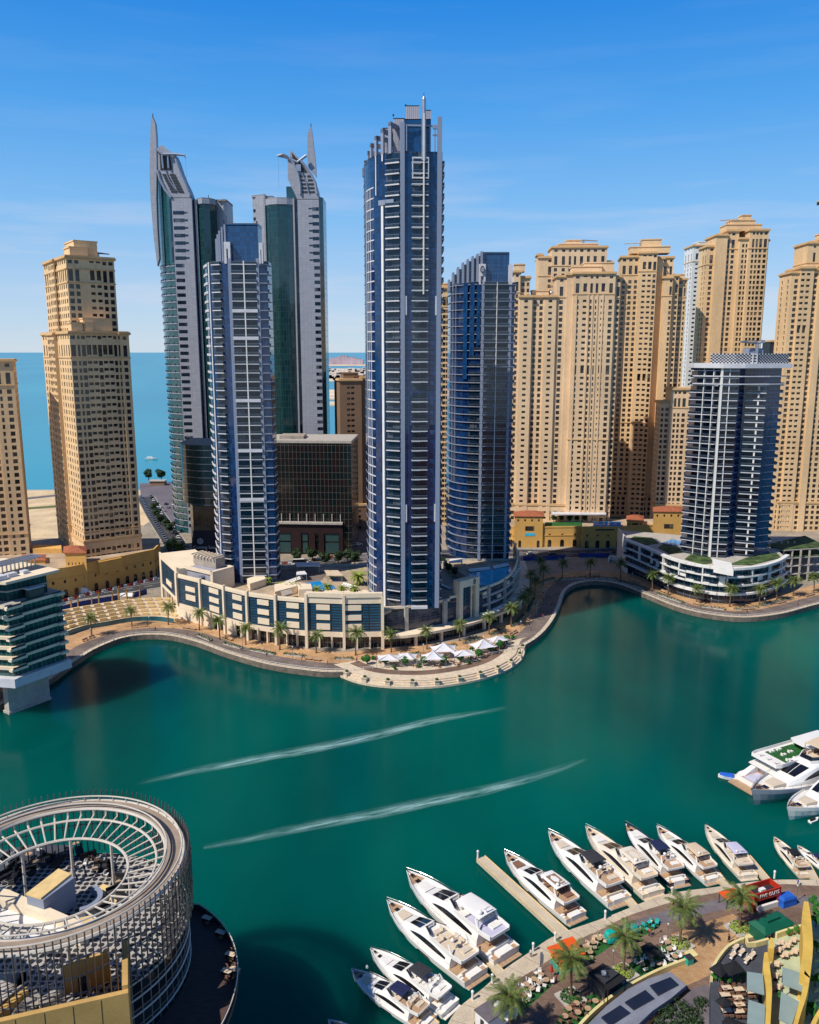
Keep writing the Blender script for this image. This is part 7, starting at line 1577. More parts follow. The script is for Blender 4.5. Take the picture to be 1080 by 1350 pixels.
for i, (px, py) in enumerate(((503, 873), (520, 878), (530, 872), (548, 879), (566, 873), (578, 879), (594, 873), (603, 877), (622, 869), (640, 866))):
    p = G(px, py, ZQ + .056); tab.put(p, 0, 'round wooden table under the terrace tensile canopies', 1.2, 'tables under the canopies')
    for k in range(3): a = k * 2.1 + i; ch_dark.put(p + Vector((1.15 * math.cos(a), 1.15 * math.sin(a), 0)), a - math.pi / 2, 'brown chair at a table under the terrace tensile canopies', 1.2, 'chairs under the canopies')
# rooftop pool deck: canopies, loungers
def flatcanopy(label, q, z, h, m):
    pts = pl(q, z); c = Vector((sum(p[0] for p in pts) / 4, sum(p[1] for p in pts) / 4, z)); T = thing('shade_canopy', label, 'canopy', c, 0, 'shade canopies on the pool deck'); mb = MB(); mb.prism(pts, z + h, z + h + .3); mb.build('roof', M[m], T)
    for p in pts: mb = MB(); v = c + (Vector((p[0], p[1], z)) - c) * .92; mb.tube([(v.x, v.y, z - .02), (v.x, v.y, z + h)], .14, 6); mb.build('post', M['steel'], T)
flatcanopy('large grey shade roof behind the rooftop pool', ((391, 757), (423, 757), (419, 752), (389, 752)), RZ, 3.4, 'sail'); flatcanopy('small white shade roof left of the rooftop pool', ((391, 767), (405, 766), (402, 762), (391, 762)), RZ, 2.8, 'white'); flatcanopy('cream shade roof by the right end of the rooftop pool', ((432, 768), (452, 768), (446, 761), (428, 761)), RZ, 2.8, 'ccream'); flatcanopy('white shade roof beside the pale lagoon pool', ((592, 750), (610, 749), (609, 744), (593, 745)), RZ, 2.6, 'white')
t = thing('sun_lounger', 'lounger', 'sun lounger'); mb = MB(); mb.box(-.35, .35, -.95, .4, .3, .42); mb.build('mattress', M['cushw'], t, local=True); mb = MB(); mb.loft([[(-.35, .4, .3), (.35, .4, .3), (.35, .4, .42), (-.35, .4, .42)], [(-.35, 1.0, .75), (.35, 1.0, .75), (.35, .95, .87), (-.35, .95, .87)]]); mb.build('backrest', M['cushw'], t, local=True)
for y in (-.8, .3): mb = MB(); mb.box(-.33, .33, y - .04, y + .04, 0, .3); mb.build('leg', M['dark'], t, local=True)
lou = Stock(t)
def row(stock, a, b, n, rz, label, group, z=RZ + .03, sc=1.25):
    p, q = G(*a, z), G(*b, z)
    for i in range(n): stock.put(p.lerp(q, i / (n - 1)), rz, label, sc, group)
row(lou, (620, 754), (646, 751), 14, .3, 'white sun lounger in the back row beside the pale lagoon pool', 'loungers behind the lagoon pool'); row(lou, (652, 750), (670, 746), 10, .3, 'white sun lounger in the right-hand row behind the pale lagoon pool', 'loungers right of the lagoon pool'); row(lou, (676, 761), (686, 749), 7, 1.9, 'white sun lounger at the curved tip of the pool terrace', 'loungers at the terrace tip'); row(lou, (577, 770), (592, 777), 8, .9, 'white sun lounger below the grey pool wall', 'loungers below the pool wall'); row(lou, (379, 770), (398, 763), 8, .5, 'white sun lounger on the timber deck left of the rooftop pool', 'loungers on the timber deck'); row(lou, (452, 772), (466, 776), 6, -.5, 'white sun lounger right of the rooftop pool', 'loungers right of the rooftop pool')
t = thing('parasol', 'parasol', 'parasol'); mb = MB(); mb.lathe([(1.7, 2.2), (1.72, 2.3), (.9, 2.65), (.06, 2.95)], 12); mb.build('canopy', M['white'], t, local=True); mb = MB(); mb.tube([(0, 0, -.02), (0, 0, 2.3)], .05, 6); mb.build('pole', M['steel'], t, local=True); par = Stock(t, 'white parasols on the balcony terrace')
for i, (px, py) in enumerate(((641, 816), (647, 813.5), (654, 810.5), (660, 807), (665, 804), (671, 801), (680, 795), (684, 792))): par.put(G(px, py, 7.02), 0, '%s white parasol from the left on the curved terrace of the cream podium' % LEFTW[i], .9)

bush = Stock(tree_src('flowering_shrub', 'shrub', 1.3, .75, 12, 'leafb', 3, 110, .2, cat='shrub'), 'shrubs at the back of the canopy terrace')
for i, (px, py) in enumerate(((478, 871), (492, 870), (527, 869), (545, 870), (600, 863), (622, 858), (648, 851), (664, 846), (676, 843), (552, 880), (520, 883), (618, 876))): bush.put(G(px, py, ZQ + .05), i, 'leafy shrub planted among the tensile canopies of the terrace', 1.3)
# ------------------------------------------------------------------ near quay: pontoon walkway, finger pier, paved promenade
po_px = ((545, 1440), (575, 1385), (600, 1334), (637, 1303), (665, 1278), (702, 1253), (733, 1233), (800, 1209), (868, 1182), (900, 1175), (940, 1170), (980, 1164), (1020, 1160), (1080, 1160), (1180, 1160))
pi_px = ((585, 1445), (612, 1385), (635, 1336), (672, 1303), (711, 1279), (730, 1266), (760, 1245), (800, 1226), (827, 1212), (877, 1196), (900, 1190), (950, 1180), (1023, 1170), (1080, 1172), (1180, 1174))
PO = spline([G(x, y, 1.3) for x, y in po_px], 2); PI_ = spline([G(x, y, 1.3) for x, y in pi_px], 2)
n_ = 90; PO, PI_ = rs(PO, n_), rs(PI_, n_)
mb = MB()
for a, b, c, d in zip(PO, PO[1:], PI_[1:], PI_): mb.face([b, a, d, c][::-1] if False else [a, d, c, b]); mb.face([(b.x, b.y, .2), (a.x, a.y, .2), (a.x, a.y, 1.3), (b.x, b.y, 1.3)])
o = mb.build('quay_pavement', M['pontoon']); o['kind'] = 'structure'
M['joint'] = mat('slab_joint', (.30, .24, .18), .9, var=.2)
mb = MB()
for i in range(2, n_ - 1, 3):
    a, c = PO[i], PI_[i]; t = (PO[i + 1] - PO[i]).normalized() * .07; mb.face([(p.x, p.y, 1.306) for p in (a - t, c - t, c + t, a + t)])
o = mb.build('pavement_joints', M['joint']); o['kind'] = 'structure'
nearp = [Vector((p.x, p.y, 2)) for p in PI_] + [Vector((400, 100, 2)), Vector((400, -600, 2)), Vector((-60, -600, 2)), Vector((20, 60, 2))]
sheet('quay_ground', nearp[::-1], M['pave_red'])
mb = MB()
for a, b in zip(PI_, PI_[1:]): mb.face([(a.x, a.y, 1.25), (b.x, b.y, 1.25), (b.x, b.y, 2), (a.x, a.y, 2)][::-1])
o = mb.build('quay_step', M['quaywall']); o['kind'] = 'structure'
def zone(name, px, m, z, kind='structure'): return sheet(name, [G(x, y, z) for x, y in px], m, None, kind)
zone('promenade_pavement', ((885, 1232), (905, 1266), (880, 1282), (905, 1300), (935, 1286), (952, 1262), (968, 1240), (990, 1222), (966, 1205), (925, 1218)), M['pave_ora'], 2.008)
zone('promenade_pavement', ((835, 1214), (880, 1200), (955, 1184), (1080, 1182), (1080, 1192), (960, 1198), (880, 1216), (845, 1230)), M['lot'], 2.008)
for i, q in enumerate((((674, 1307), (711, 1283), (728, 1299), (700, 1325), (661, 1351), (648, 1340)), ((762, 1254), (797, 1232), (808, 1246), (775, 1268)), ((836, 1225), (860, 1211), (871, 1220), (846, 1236)), ((744, 1330), (800, 1300), (812, 1290), (845, 1256), (884, 1244), (904, 1268), (862, 1286), (800, 1325), (770, 1356), (732, 1350)))):
    zone('turf', q, M['turf'], 2.012, 'stuff')
# kerb curving along the inner garden
t = thing('garden_kerb', 'pale yellow curving kerb wall along the quay garden', 'kerb wall', G(820, 1305, 2)); mb = MB(); M['ykerb'] = mat('yellow_kerb', (.66, .56, .26), .8, var=.1)
mb.wall(spline([G(x, y, 2) for x, y in ((752, 1375), (778, 1345), (808, 1320), (840, 1300), (872, 1284), (908, 1270))], 1.5), 2, 2.9, .5); mb.build('wall', M['ykerb'], t)
# finger pier with a bollard light at its tip
def slabpier(label, a, b, w, zt=1.2):
    p, q = G(*a, zt), G(*b, zt); d = (q - p).normalized(); nn = Vector((-d.y, d.x, 0)) * w / 2; T = thing('finger_pier', label, 'pier', p.lerp(q, .5), 0, 'finger piers')
    mb = MB(); mb.prism([v[:2] for v in (p - nn, q - nn, q + nn, p + nn)], .3, zt); mb.build('deck', M['pontoon'], T)
    mb = MB()
    for sg in (1, -1): e = nn * sg; f_ = nn * sg * .9; pp = [v[:2] for v in (p + f_, q + f_, q + e, p + e)]; mb.prism(pp if sg > 0 else pp[::-1], zt + .003, zt + .12)
    mb.build('edge_timber', M['yblock'], T); return p, q, d
slabpier('long pale finger pier running out beside the brown-sunroof yacht', (634, 1130), (745, 1231), 2.3)
for lab, a, b in (('short pale pontoon between the two largest yachts', (640, 1262), (668, 1290)), ('short pontoon right of the charcoal-shaded yacht by the finger pier', (815, 1170), (840, 1198)), ('short pontoon beside the cream-hardtop yacht with orange cushions', (935, 1138), (958, 1168)), ('short pontoon beside the cream lavender-shaded yacht', (985, 1128), (1012, 1160)), ('short pontoon between the two bottom-edge shaded yachts', (545, 1325), (575, 1352)), ('pontoon left of the far-right blue-shaded boat', (1062, 1135), (1075, 1160))): slabpier(lab, a, b, 1.6, .9)
t = thing('light_bollard', 'bollard', 'bollard'); mb = MB(); mb.lathe([(.16, 0), (.14, 1.0), (.2, 1.05), (.2, 1.3), (.04, 1.45)], 8); mb.build('post', M['white'], t, local=True); boll = Stock(t, 'white bollards on the quay and pier')
for px, py, lab in ((630, 1131, 'white light bollard at the tip of the long finger pier'), (732, 1240, 'white bollard at the root of the long finger pier'), (703, 1254, 'white bollard left of the finger pier root'), (798, 1211, 'white bollard at the quay edge behind the charcoal-shaded yacht'), (886, 1180, 'white bollard behind the navy-hulled yacht'), (649, 1296, 'white bollard behind the largest yacht'), (623, 1318, 'white bollard behind the open-flybridge yacht'), (1021, 1158, 'white bollard beside the burger kiosk')): boll.put(G(px, py, 1.3), 0, lab, 1.3)
t = thing('light_pile', 'slim mooring pile with a white cap beside the bottom-edge yachts', 'mooring pile', G(484, 1276, 0)); mb = MB(); mb.tube([G(484, 1276, -1), G(484, 1276, 3.4)], .16, 6); mb.build('pile', M['steel'], t); mb = MB(); p = G(484, 1276, 3.4); mb.lathe([(.22, 0), (.22, .3), (.02, .6)], 8, p); mb.build('cap', M['white'], t)
# palms of the quay
g2 = 'date palms on the near quay'
for i, (px, py, lab) in enumerate(((753, 1317, 'tall date palm between the orange kiosk and the dark garden'), (822, 1284, 'date palm beside the teal food van'), (896, 1246, 'date palm at the corner of the green turf garden'), (975, 1225, 'date palm in front of the red burger kiosk'), (672, 1372, 'date palm crown rising at the bottom edge'))):
    (date_a if i % 2 else date_b).put(G(px, py, 2), i * 1.3, lab, 1.02, g2)
M['soil'] = mat('planted_soil', (.06, .075, .02), .95, var=.4, scale=2, fine=.4)
for i, (px, py) in enumerate(((753, 1317), (822, 1284), (896, 1246), (975, 1225))):
    p = G(px, py, 2); t = thing('planting_bed', 'square planting bed round the foot of the ' + ('tall date palm near the orange kiosk', 'date palm beside the teal van', 'date palm at the turf corner', 'date palm before the burger kiosk')[i], 'planter', p); mb = MB(); mb.cbox(p.x, p.y, 2, 4, 4, .35, rz=.5); mb.build('kerb', M['kerb'], t); mb = MB(); clump(mb, (p.x, p.y, 2.45), 1.9, 420, .25, random.Random(i), .3); mb.build('foliage', M['frondy'] if i > 0 else M['leaf'], t)
# --- kiosks
def kbox(mb, c, rz, x0, x1, y0, y1, z0, z1, m=0): mb.at(c.x, c.y, c.z, rz).box(x0, x1, y0, y1, z0, z1, m); mb.tf = None
KA = math.atan2(G(980, 1190, 2).y - G(760, 1245, 2).y, G(980, 1190, 2).x - G(760, 1245, 2).x)
M['orange'] = mat('orange_panel', (.72, .10, .008), .55, var=.08); M['yellow'] = mat('yellow_panel', (.75, .36, .02), .55, var=.08); M['teal'] = mat('teal_paint', (.0, .36, .30), .35, var=.06, coat=.3); M['tealc'] = mat('teal_seat', (.03, .42, .38), .6); M['redk'] = mat('red_panel', (.46, .03, .012), .5, var=.08); M['greenk'] = mat('green_panel', (.004, .10, .055), .5, var=.12)
c = G(746, 1273, 2); T = thing('orange_kiosk', 'small kiosk with a bright orange roof and yellow and teal walls', 'kiosk', c); rz = KA + .1
mb = MB(); kbox(mb, c, rz, -2.2, 2.2, -1.7, 1.7, 0, 2.8); mb.build('wall', M['yellow'], T); mb = MB(); kbox(mb, c, rz, -2.7, 2.7, -2.1, 2.1, 2.8, 3.1); kbox(mb, c, rz, .4, 3.4, 1.2, 2.9, 2.6, 2.79); mb.build('roof', M['orange'], T)
mb = MB(); kbox(mb, c, rz, -2.25, -2.2, -1.6, 1.6, 0, 1.1); kbox(mb, c, rz, -2.2, 2.2, -1.76, -1.7, 0, 1.0); mb.build('base_panel', M['teal'], T); mb = MB(); kbox(mb, c, rz, -2.24, -2.2, -1.0, 1.0, 1.3, 2.3); mb.build('hatch', M['dark'], T); mb = MB(); kbox(mb, c, rz, 1.4, 2.24, -1.75, -1.7, .1, 2.3); mb.build('door', M['dark'], T)
c = G(819, 1238, 2); T = thing('food_van', 'rounded teal caravan food van on the quay', 'van', c); rz = KA
mb = MB(); sec = [(1.05, .35), (1.15, 1.0), (1.0, 1.9), (.6, 2.35), (0, 2.5), (-.6, 2.35), (-1.0, 1.9), (-1.15, 1.0), (-1.05, .35)]
mb.at(c.x, c.y, c.z, rz); mb.loft([[(x, y * w, .35 + (z - .35) * (.55 + .45 * w)) for y, z in sec] for x, w in ((-3.4, .55), (-3.0, .88), (-2.2, 1), (2.2, 1), (3.0, .88), (3.4, .55))]); mb.tf = None; mb.build('body', M['teal'], T, smooth=False)
mb = MB(); kbox(mb, c, rz, -1.2, 1.8, -1.22, -1.06, 1.0, 1.9); mb.build('serving_hatch', M['dark'], T); mb = MB(); kbox(mb, c, rz, -1.3, 1.9, -2.3, -1.1, 1.95, 2.03); mb.build('awning', M['cblk'], T); mb = MB(); kbox(mb, c, rz, -.7, .6, -.35, .35, 2.5, 2.62); mb.build('roof_vent', M['dark'], T)
for x in (-1.5, 1.5):
    mb = MB(); mb.at(c.x, c.y, c.z, rz); mb.tube([(x, -1.05, .36), (x, 1.05, .36)], .36, 10); mb.tf = None; mb.build('wheel', M['cblk'], T)
c = G(1004, 1192, 2); T = thing('burger_kiosk', 'red container kiosk with open top and white lettering', 'kiosk', c); rz = KA + .05
mb = MB(); kbox(mb, c, rz, -3.4, 3.4, -1.4, -1.2, 2.1, 3.9); kbox(mb, c, rz, -3.4, 3.4, 1.4, 1.6, 0, 3.9); kbox(mb, c, rz, -3.4, -3.2, -1.2, 1.4, 0, 3.9); kbox(mb, c, rz, 3.2, 3.4, -1.2, 1.4, 0, 3.9); kbox(mb, c, rz, -3.4, -2.6, -1.4, -1.2, 0, 2.1); kbox(mb, c, rz, 2.6, 3.4, -1.4, -1.2, 0, 2.1); mb.build('wall', M['redk'], T)
mb = MB(); kbox(mb, c, rz, -3.2, 3.2, -1.2, 1.4, 2.6, 2.75); mb.build('roof', M['dark'], T); mb = MB(); kbox(mb, c, rz, -2.6, 2.6, -1.75, -1.25, 0, 1.05); mb.build('counter', M['white'], T); mb = MB(); kbox(mb, c, rz, -.6, .6, -.3, .5, 2.75, 3.4); mb.build('roof_unit', M['white'], T)
fwd = Vector((math.sin(rz), -math.cos(rz), 0)); text_part('FIVE GUYS', 'lettering', M['white'], T, c + fwd * 1.42 + Vector((math.cos(rz) * .45, math.sin(rz) * .45, 3.0)), 1.08, rz=rz)
c = G(962, 1192, 2); T = thing('orange_awning', 'low orange shade awning beside the burger kiosk', 'awning', c); mb = MB(); kbox(mb, c, rz, -1.9, 1.9, -1.3, 1.3, 2.2, 2.35); mb.build('roof', M['orange'], T)
for x in (-1.7, 1.7):
    for y in (-1.1, 1.1): mb = MB(); kbox(mb, c, rz, x - .06, x + .06, y - .06, y + .06, 0, 2.2); mb.build('post', M['dark'], T)
c = G(1036, 1191, 2); T = thing('covered_stall', 'stall wrapped in bright blue sheeting right of the burger kiosk', 'stall', c); mb = MB(); mb.at(c.x, c.y, c.z, rz); mb.loft([[(x * w, y * w, z) for x, y in ((-1.7, -1.1), (1.7, -1.1), (1.8, 0), (1.7, 1.1), (-1.7, 1.1), (-1.85, 0))] for w, z in ((1.05, 0), (.98, .8), (1, 1.5), (.75, 1.95))]); mb.tf = None; mb.build('sheeting', M['cblue'], T)
c = G(1016, 1233, 2); T = thing('machine_kiosk', 'green kiosk with four white-framed machines in its front wall', 'kiosk', c); rz2 = KA + .12
mb = MB(); kbox(mb, c, rz2, -3.6, 3.6, -1.8, 1.8, 0, 2.6); mb.build('wall', M['greenk'], T); mb = MB(); mb.at(c.x, c.y, c.z, rz2); mb.loft([[(-3.9, -2.1, 2.6), (3.9, -2.1, 2.6), (3.9, 2.1, 2.6), (-3.9, 2.1, 2.6)], [(-3.0, -1.1, 3.3), (3.0, -1.1, 3.3), (3.0, 1.1, 3.3), (-3.0, 1.1, 3.3)]]); mb.tf = None; mb.build('roof', M['greenk'], T); mb = MB(); kbox(mb, c, rz2, -1.6, 1.6, -.5, .5, 3.3, 3.75); mb.build('roof_vent', M['greenk'], T)
for i in range(4):
    x = -2.7 + i * 1.75; mb = MB(); kbox(mb, c, rz2, x - .5, x + .5, -1.88, -1.78, .3, 2.3); o = mb.build('machine', M['white'], T); mb = MB(); kbox(mb, c, rz2, x - .3, x + .3, -1.93, -1.87, 1.1, 1.9); s_ = mb.build('screen', M['dark'], o) if False else mb.build('screen', M['dark'], T)
c = G(655, 1347, 2); T = thing('trailer_kiosk', 'white trailer kiosk with flat brown roof at the bottom of the quay', 'kiosk', c); rz3 = KA + .35
mb = MB(); kbox(mb, c, rz3, -3.4, 3.4, -1.5, 1.5, .3, 2.9); mb.build('wall', M['white'], T); mb = MB(); kbox(mb, c, rz3, -3.6, 3.6, -1.7, 1.7, 2.9, 3.1); mb.build('roof', M['lot'], T); mb = MB(); kbox(mb, c, rz3, -.2, 1.6, -2.6, -1.5, 2.0, 2.1); mb.build('awning', M['white'], T); mb = MB(); kbox(mb, c, rz3, -.2, 1.6, -1.56, -1.5, 1.1, 2.0); mb.build('serving_hatch', M['dark'], T); mb = MB(); kbox(mb, c, rz3, -3.46, -3.4, -.5, .3, .5, 2.3); mb.build('door', M['dark'], T)
mb = MB(); mb.lathe([(.55, 0), (.55, .5), (.1, .7)], 10, (c.x, c.y, c.z + 3.1)); mb.build('roof_vent', M['white'], T); mb = MB(); mb.at(c.x, c.y, c.z, rz3); 
for y in (-.9, .9): mb.tube([(-1.5, y * 1.55, .35), (-1.5, y * 1.7, .35)], .35, 8)
mb.tf = None; mb.build('wheel', M['cblk'], T)
def pergola(label, q, z, h, m, kiosk=False):
    pts = [G(x, y, z + h) for x, y in q]; c = sum(pts, Vector()) / 4; c.z = z; T = thing('shade_pergola', label, 'pergola', c, 0, 'black pergolas on the quay'); mb = MB(); P2 = [p[:2] for p in pts]; ar = sum(P2[i][0] * P2[(i + 1) % 4][1] - P2[(i + 1) % 4][0] * P2[i][1] for i in range(4)); P2 = P2 if ar > 0 else P2[::-1]
    mb.prism(P2, z + h, z + h + .18); mb.build('roof', M[m], T)
    for p in pts: v = c + (Vector((p.x, p.y, z)) - c) * .93; mb = MB(); mb.tube([(v.x, v.y, z), (v.x, v.y, z + h)], .09, 5); mb.build('post', M['dark'], T)
    if kiosk: mb = MB(); mb.cbox(c.x, c.y, z, 3.6, 2.4, h + .6, rz=KA + .35); mb.build('bar_cabin', M['cgrey'], T); mb = MB(); mb.cbox(c.x - .5, c.y, z + h + .6, .7, .7, .4); mb.build('roof_unit', M['white'], T)
pergola('large black pergola with a bar cabin in the lower garden', ((775, 1284), (795, 1271), (827, 1291), (802, 1307)), 2, 3.0, 'cblk', True); pergola('smaller black pergola in the upper garden', ((843, 1250), (857, 1243), (873, 1256), (858, 1264)), 2, 2.8, 'cblk')
# furniture on the turf gardens
tabw = tab; rr = random.Random(11)
def seating(spots, chairs, lab, gid, sc=1.15, parasol=None):
    for i, (px, py) in enumerate(spots):
        p = G(px, py, 2.03); tabw.put(p, 0, 'round table ' + lab, sc, 'tables ' + gid)
        for k in range(3): a = k * 2.1 + rr.uniform(0, 2); chairs.put(p + Vector((1.05 * math.cos(a), 1.05 * math.sin(a), 0)), a - math.pi / 2, 'chair ' + lab, sc, 'chairs ' + gid)
seating(((684, 1310), (694, 1303), (704, 1296), (713, 1290), (690, 1317), (701, 1308), (711, 1300), (720, 1297), (679, 1324), (668, 1334)), ch_white, 'on the lowest turf lawn beside the white trailer', 'on the lowest turf lawn')
seating(((772, 1253), (782, 1247), (790, 1242), (778, 1260), (797, 1240)), ch_pink, 'on the small turf lawn between orange kiosk and teal van', 'on the small turf lawn')
seating(((750, 1335), (762, 1340), (745, 1345), (775, 1335), (760, 1328), (785, 1325)), ch_dark, 'in the dark garden behind the tall palm', 'in the dark garden')
seating(((858, 1270), (872, 1264), (882, 1256), (890, 1266), (846, 1276), (868, 1275), (880, 1247)), ch_white, 'in the turf garden by the smaller pergola', 'in the upper turf garden')
ch_teal = chair_src('tealc', 'garden_chair')
for px, py in ((843, 1226), (849, 1222), (856, 1219), (862, 1224), (853, 1228), (866, 1219)): ch_teal.put(G(px, py, 2.03), rr.uniform(0, 6), 'teal chair on the turf beside the teal caravan van', 1.25, 'teal chairs by the van')
for i, (px, py, m) in enumerate(((672, 1310, 'redk'), (686, 1328, 'redk'), (727, 1288, 'redk'))):
    p = G(px, py, 2.02); t = thing('closed_parasol', ('red closed parasol nearest the quay edge on the lowest lawn', 'red closed parasol in the middle of the lowest lawn', 'red closed parasol beside the orange kiosk')[i], 'parasol', p); mb = MB(); mb.lathe([(.12, .9), (.34, 1.2), (.16, 2.4), (.03, 2.9)], 8, p); mb.build('canopy', M[m], t); mb = MB(); mb.tube([p, p + Vector((0, 0, 1))], .05, 5); mb.build('pole', M['steel'], t)
for i, (px, py, h) in enumerate(((712, 1279, 'white'), (763, 1277, 'dark'))):
    p = G(px, py, 2); t = thing('feather_flag', ('white feather flag standing at the lowest lawn corner', 'dark feather flag behind the orange kiosk')[i], 'flag', p); mb = MB(); mb.tube([p, p + Vector((0, 0, 3.6))], .04, 5); mb.build('pole', M['steel'], t); mb = MB(); mb.plate([(0, .8), (.75, 1.0), (.8, 2.6), (.35, 3.5), (0, 3.6)], p + Vector((.05, 0, 0)), (.8, .6, 0), (0, 0, 1), .03); mb.build('banner', M[h], t)
for px, py, lab in ((858, 1236, 'at the turf end by the teal chairs'), (830, 1262, 'between teal van and smaller pergola'), (808, 1276, 'left of the teal van palm'), (880, 1240, 'at the corner of the upper turf garden'), (960, 1240, 'on the orange paving below the burger kiosk palm'), (1050, 1188, 'right of the blue covered stall')): lamp.put(G(px, py, 2), 0, 'dark slim lamp post ' + lab, .72, 'lamp posts on the near quay')
t = thing('recycling_bin', 'teal box bin at the corner of the upper turf garden', 'bin', G(908, 1270, 2)); p = G(908, 1270, 2); mb = MB(); mb.cbox(p.x, p.y, 2, 1.3, 1.1, 1.3, rz=.4); mb.build('body', M['teal'], t); mb = MB(); mb.cbox(p.x, p.y, 3.3, 1.4, 1.2, .12, rz=.4); mb.build('lid', M['dark'], t)
for lab, q in (('yellow ground panel beside the turf corner palm', ((897, 1251), (908, 1247), (921, 1261), (910, 1265))), ('yellow ground panel beside the burger kiosk palm', ((977, 1229), (988, 1226), (997, 1236), (985, 1239)))):
    pts = [G(x, y, 2.02) for x, y in q]; c = sum(pts, Vector()) / 4; t = thing('play_platform', lab, 'platform', (c.x, c.y, 2)); mb = MB(); P2 = [p[:2] for p in pts]; ar = sum(P2[i][0] * P2[(i + 1) % 4][1] - P2[(i + 1) % 4][0] * P2[i][1] for i in range(4)); mb.prism(P2 if ar > 0 else P2[::-1], 2, 2.3); mb.build('deck', M['yellow'] if False else M['ykerb'], t)
# --- low grey roof with dark skylights, dark sunken roof behind it
def roofpoly(mb, q, z0, z1): 
    P2 = [G(x, y, z1)[:2] for x, y in q]; ar = sum(P2[i][0] * P2[(i + 1) % len(P2)][1] - P2[(i + 1) % len(P2)][0] * P2[i][1] for i in range(len(P2))); mb.prism(P2 if ar > 0 else P2[::-1], z0, z1)
M['greyroof'] = mat('grey_roof', (.20, .21, .25), .6, var=.15, scale=.3, fine=.1); M['slate'] = mat('skylight_glass', (.015, .018, .030), .15, spec=.7)
B = Bld('skylight_roof', 'low curving grey roof with three dark rectangular skylights', G(845, 1325, 2))
roofpoly(B.part('roof'), ((884, 1281), (905, 1299), (885, 1316), (860, 1333), (836, 1356), (815, 1380), (757, 1380), (772, 1354), (800, 1326), (828, 1304), (856, 1290)), 2.0, 4.2)
for q in (((857, 1299), (884, 1288), (895, 1298), (868, 1312)), ((824, 1321), (851, 1305), (863, 1316), (836, 1331)), ((793, 1341), (818, 1325), (831, 1335), (805, 1352))): roofpoly(B.item('skylight'), q, 4.0, 4.45)
roofpoly(B.part('gutter'), ((905, 1299), (908, 1302), (888, 1319), (864, 1336), (840, 1359), (819, 1383), (815, 1380), (836, 1356), (860, 1333), (885, 1316)), 2.0, 3.6)
B.finish({'roof': M['greyroof'], 'skylight': M['slate'], 'gutter': M['navyhull']})
B = Bld('sunken_roof', 'dark low roof with black planting mass behind the skylight roof', G(890, 1340, 2)); roofpoly(B.part('roof'), ((915, 1303), (930, 1298), (936, 1302), (938, 1400), (830, 1400), (850, 1362), (880, 1332)), 2.0, 3.2)
mb = B.part('planting'); r5 = random.Random(5)
for _ in range(46): x, y = r5.uniform(866, 928), r5.uniform(1318, 1356); p = G(x, y, 3.3); clump(mb, (p.x, p.y, 3.5), .9, 42, .22, r5, .5)
wl_ = B.part('side_wall'); wl_.wall([G(935, 1300, 2), G(936, 1330, 2), G(937, 1380, 2)], 2, 6.5, .8)
B.finish({'roof': M['lot'], 'planting': M['leafd'], 'side_wall': M['kerb']})
# --- terraced building in the lower right corner with tall yellow fins
M['finy'] = mat('yellow_fin', (.62, .40, .075), .75, var=.14, scale=.4, fine=.06); M['palegreen'] = mat('pale_green_terrace', (.42, .46, .30), .8, var=.16, scale=.6, fine=.1); M['gpanel'] = mat('grey_green_panel', (.24, .31, .29), .45, var=.06, scale=.6); M['darkdeck'] = mat('dark_terrace', (.055, .06, .075), .8, var=.2, scale=.5)
B = Bld('terraced_building', 'terraced restaurant building with curving yellow fins in the lower right corner', G(1010, 1310, 2)); z1 = 7.0
roofpoly(B.part('lower_terrace'), ((937, 1290), (955, 1256), (985, 1240), (1013, 1246), (1016, 1300), (1014, 1400), (938, 1400)), 2, z1)
roofpoly(B.part('upper_terrace'), ((1013, 1240), (1056, 1224), (1100, 1180), (1200, 1170), (1200, 1420), (1014, 1420), (1018, 1300)), 2, 8.4)
par_ = B.part('parapet'); pp = spline([G(x, y, z1) for x, y in ((936, 1294), (940, 1276), (953, 1257), (964, 1248), (984, 1240), (987, 1248), (1012, 1242))], 1); par_.wall(pp, z1 - .2, z1 + .9, -.45)
par2 = B.part('upper_parapet'); pp = spline([G(x, y, 8.4) for x, y in ((1022, 1236), (1040, 1230), (1058, 1225))], 1); par2.wall(pp, 8.2, 9.5, -.4)
def fin(left, right, z, h): 
    mb = B.item('fin'); A = spline([G(x, y, z) for x, y in left], 1.0); C = spline([G(x, y, z) for x, y in right], 1.0); n = 24; A, C = rs(A, n), rs(C, n)
    for i in range(n - 1):
        q = [A[i], A[i + 1], C[i + 1], C[i]]; ar = sum(q[k].x * q[(k + 1) % 4].y - q[(k + 1) % 4].x * q[k].y for k in range(4)); P2 = [v[:2] for v in q]; mb.prism(P2 if ar > 0 else P2[::-1], z - h, z)
fin(((1060, 1188), (1057, 1215), (1059, 1245), (1055, 1280)), ((1066, 1189), (1070, 1215), (1072, 1250), (1068, 1290)), 13.5, 6); fin(((1061, 1279), (1058, 1305), (1050, 1335), (1040, 1372), (1030, 1410)), ((1068, 1288), (1064, 1312), (1055, 1340), (1046, 1375), (1038, 1412)), 13.5, 6)
fin(((1008, 1256), (1006, 1275), (1010, 1300), (1010, 1330), (1006, 1400)), ((1012, 1255), (1015, 1275), (1018, 1300), (1017, 1330), (1013, 1400)), 11.5, 5); fin(((1016, 1236), (1013, 1250)), ((1020, 1237), (1021, 1251)), 11, 4); fin(((1080, 1330), (1068, 1352), (1050, 1400)), ((1083, 1334), (1074, 1356), (1058, 1404)), 13, 5)
